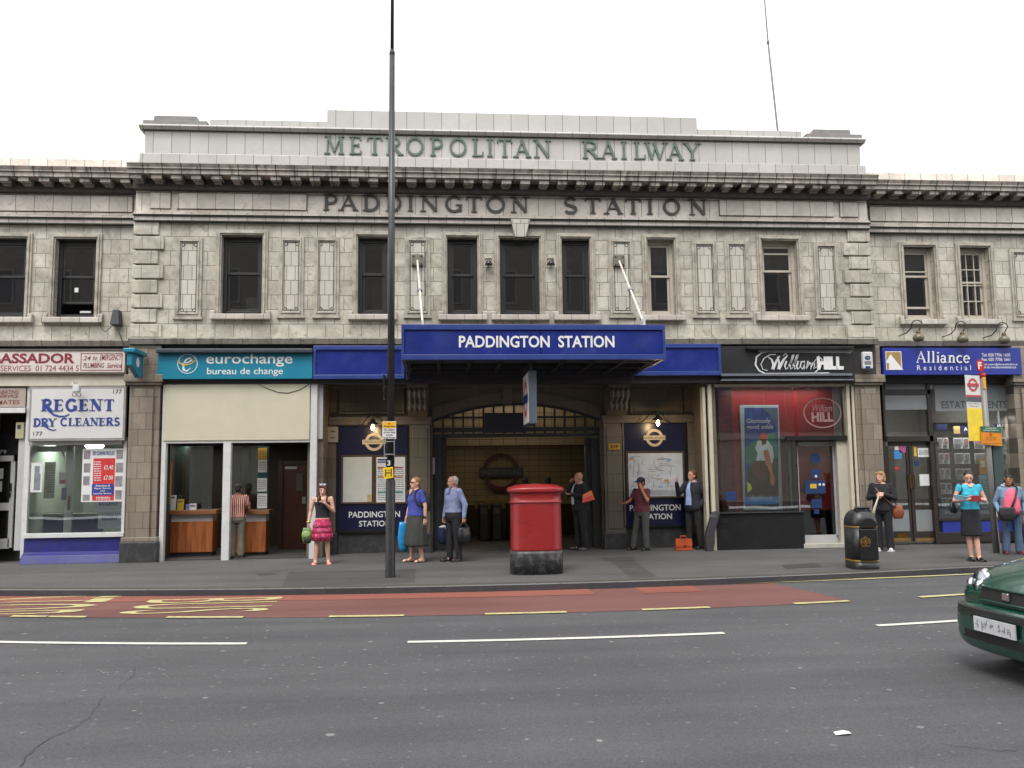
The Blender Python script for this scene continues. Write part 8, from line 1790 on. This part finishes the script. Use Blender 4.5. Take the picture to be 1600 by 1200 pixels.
# bonnet shut lines, windscreen and cabin
q = MB()
for sg in (-1, 1): q.tube([(.24, sg*.46, .80), (.3, sg*.5, .81)], .003, 6)
q.build('bonnet_seam', M_RUB, V, local=True)
def gh(x, zb, zt, wb, wt_): return [(x, -wb, zb), (x, -wb*.98, zb+(zt-zb)*.4), (x, -wt_, zt-.05), (x, -wt_*.8, zt), (x, 0, zt+.015), (x, wt_*.8, zt), (x, wt_, zt-.05), (x, wb*.98, zb+(zt-zb)*.4), (x, wb, zb)]
cab = MB().loft([gh(1.12, .97, 1.0, .74, .70), gh(1.5, .98, 1.24, .77, .64), (gh(1.85, .99, 1.41, .78, .6)), gh(2.6, 1.0, 1.44, .78, .6), gh(3.2, 1.0, 1.40, .77, .58), gh(3.75, .98, 1.04, .7, .55)])
cab.build('windows', M_CARGL, V, local=True, smooth=False)
rf = MB().loft([[(x, y*w_, z+.012-abs(y)**3*.05) for y in (-1, -.6, 0, .6, 1)] + [(x, y*w_, z-.02-abs(y)**3*.05) for y in (1, .6, 0, -.6, -1)] for x, w_, z in ((1.83, .6, 1.425), (2.2, .61, 1.452), (2.7, .61, 1.455), (3.25, .59, 1.415))]); rf.build('roof', M_CARG, V, local=True, smooth=True)
q = MB()
for sg in (-1, 1):
    q.tube([(1.10, sg*.735, .985), (1.5, sg*.70, 1.22), (1.85, sg*.615, 1.40)], .03, 8).tube([(1.85, sg*.615, 1.40), (2.6, sg*.62, 1.43), (3.22, sg*.6, 1.385)], .03, 8).tube([(3.22, sg*.6, 1.385), (3.75, sg*.7, 1.03)], .045, 8).tube([(2.45, sg*.775, 1.0), (2.42, sg*.62, 1.42)], .03, 8)
q.build('pillar', M_CARG, V, local=True, smooth=True)
MB().box(1.35, 3.3, -.62, .62, .45, .95).build('cabin', M_RUB, V, local=True)
for o in list(V.children):
    for p in [o]+list(o.children):
        if p.type == 'MESH' and not p.name.startswith(('wheel', 'rim')):
            for v in p.data.vertices: v.co.z *= 1.10
# ------------------------------------------------------------------ the terrace across the street, seen in the reflections
T = thing('terrace_building', (2, -9.5, 0), 'plain brick and stucco terrace on the near side, mirrored in the windows', 'terrace')
M_STUC = mat('stucco', C(190, 182, 168, .8), .8, .15, 2); M_BRK = blocks('terrace_brick', C(112, 104, 96), C(96, 88, 80), .225, .075, stain=.4, staincol=(.05, .04, .03, 1), sscale=.8)
MB().box(-28, 32, -11.5, -9.5, 3.6, 16).build('wall', M_BRK, T); MB().box(-28, 32, -11.4, -9.55, 0, 3.6).build('shop_wall', M_STUC, T); MB().box(-28, 32, -11.5, -9.3, 15.7, 16).box(-28, 32, -11.5, -9.35, 3.4, 3.75).build('cornice', M_STUC, T)
for i in range(20):
    x = -26.5+3*i
    for z in (4.6, 7.8, 11.0):
        o = MB().box(x-.65, x+.65, -9.52, -9.45, z, z+1.9).build('window', mat('terrace_window_frame', C(120, 116, 110), .6), T); MB().box(x-.55, x+.55, -9.449, -9.44, z+.1, z+1.8).build('pane', mat('dark_far_glass', (.02, .022, .025, 1), .1), o)
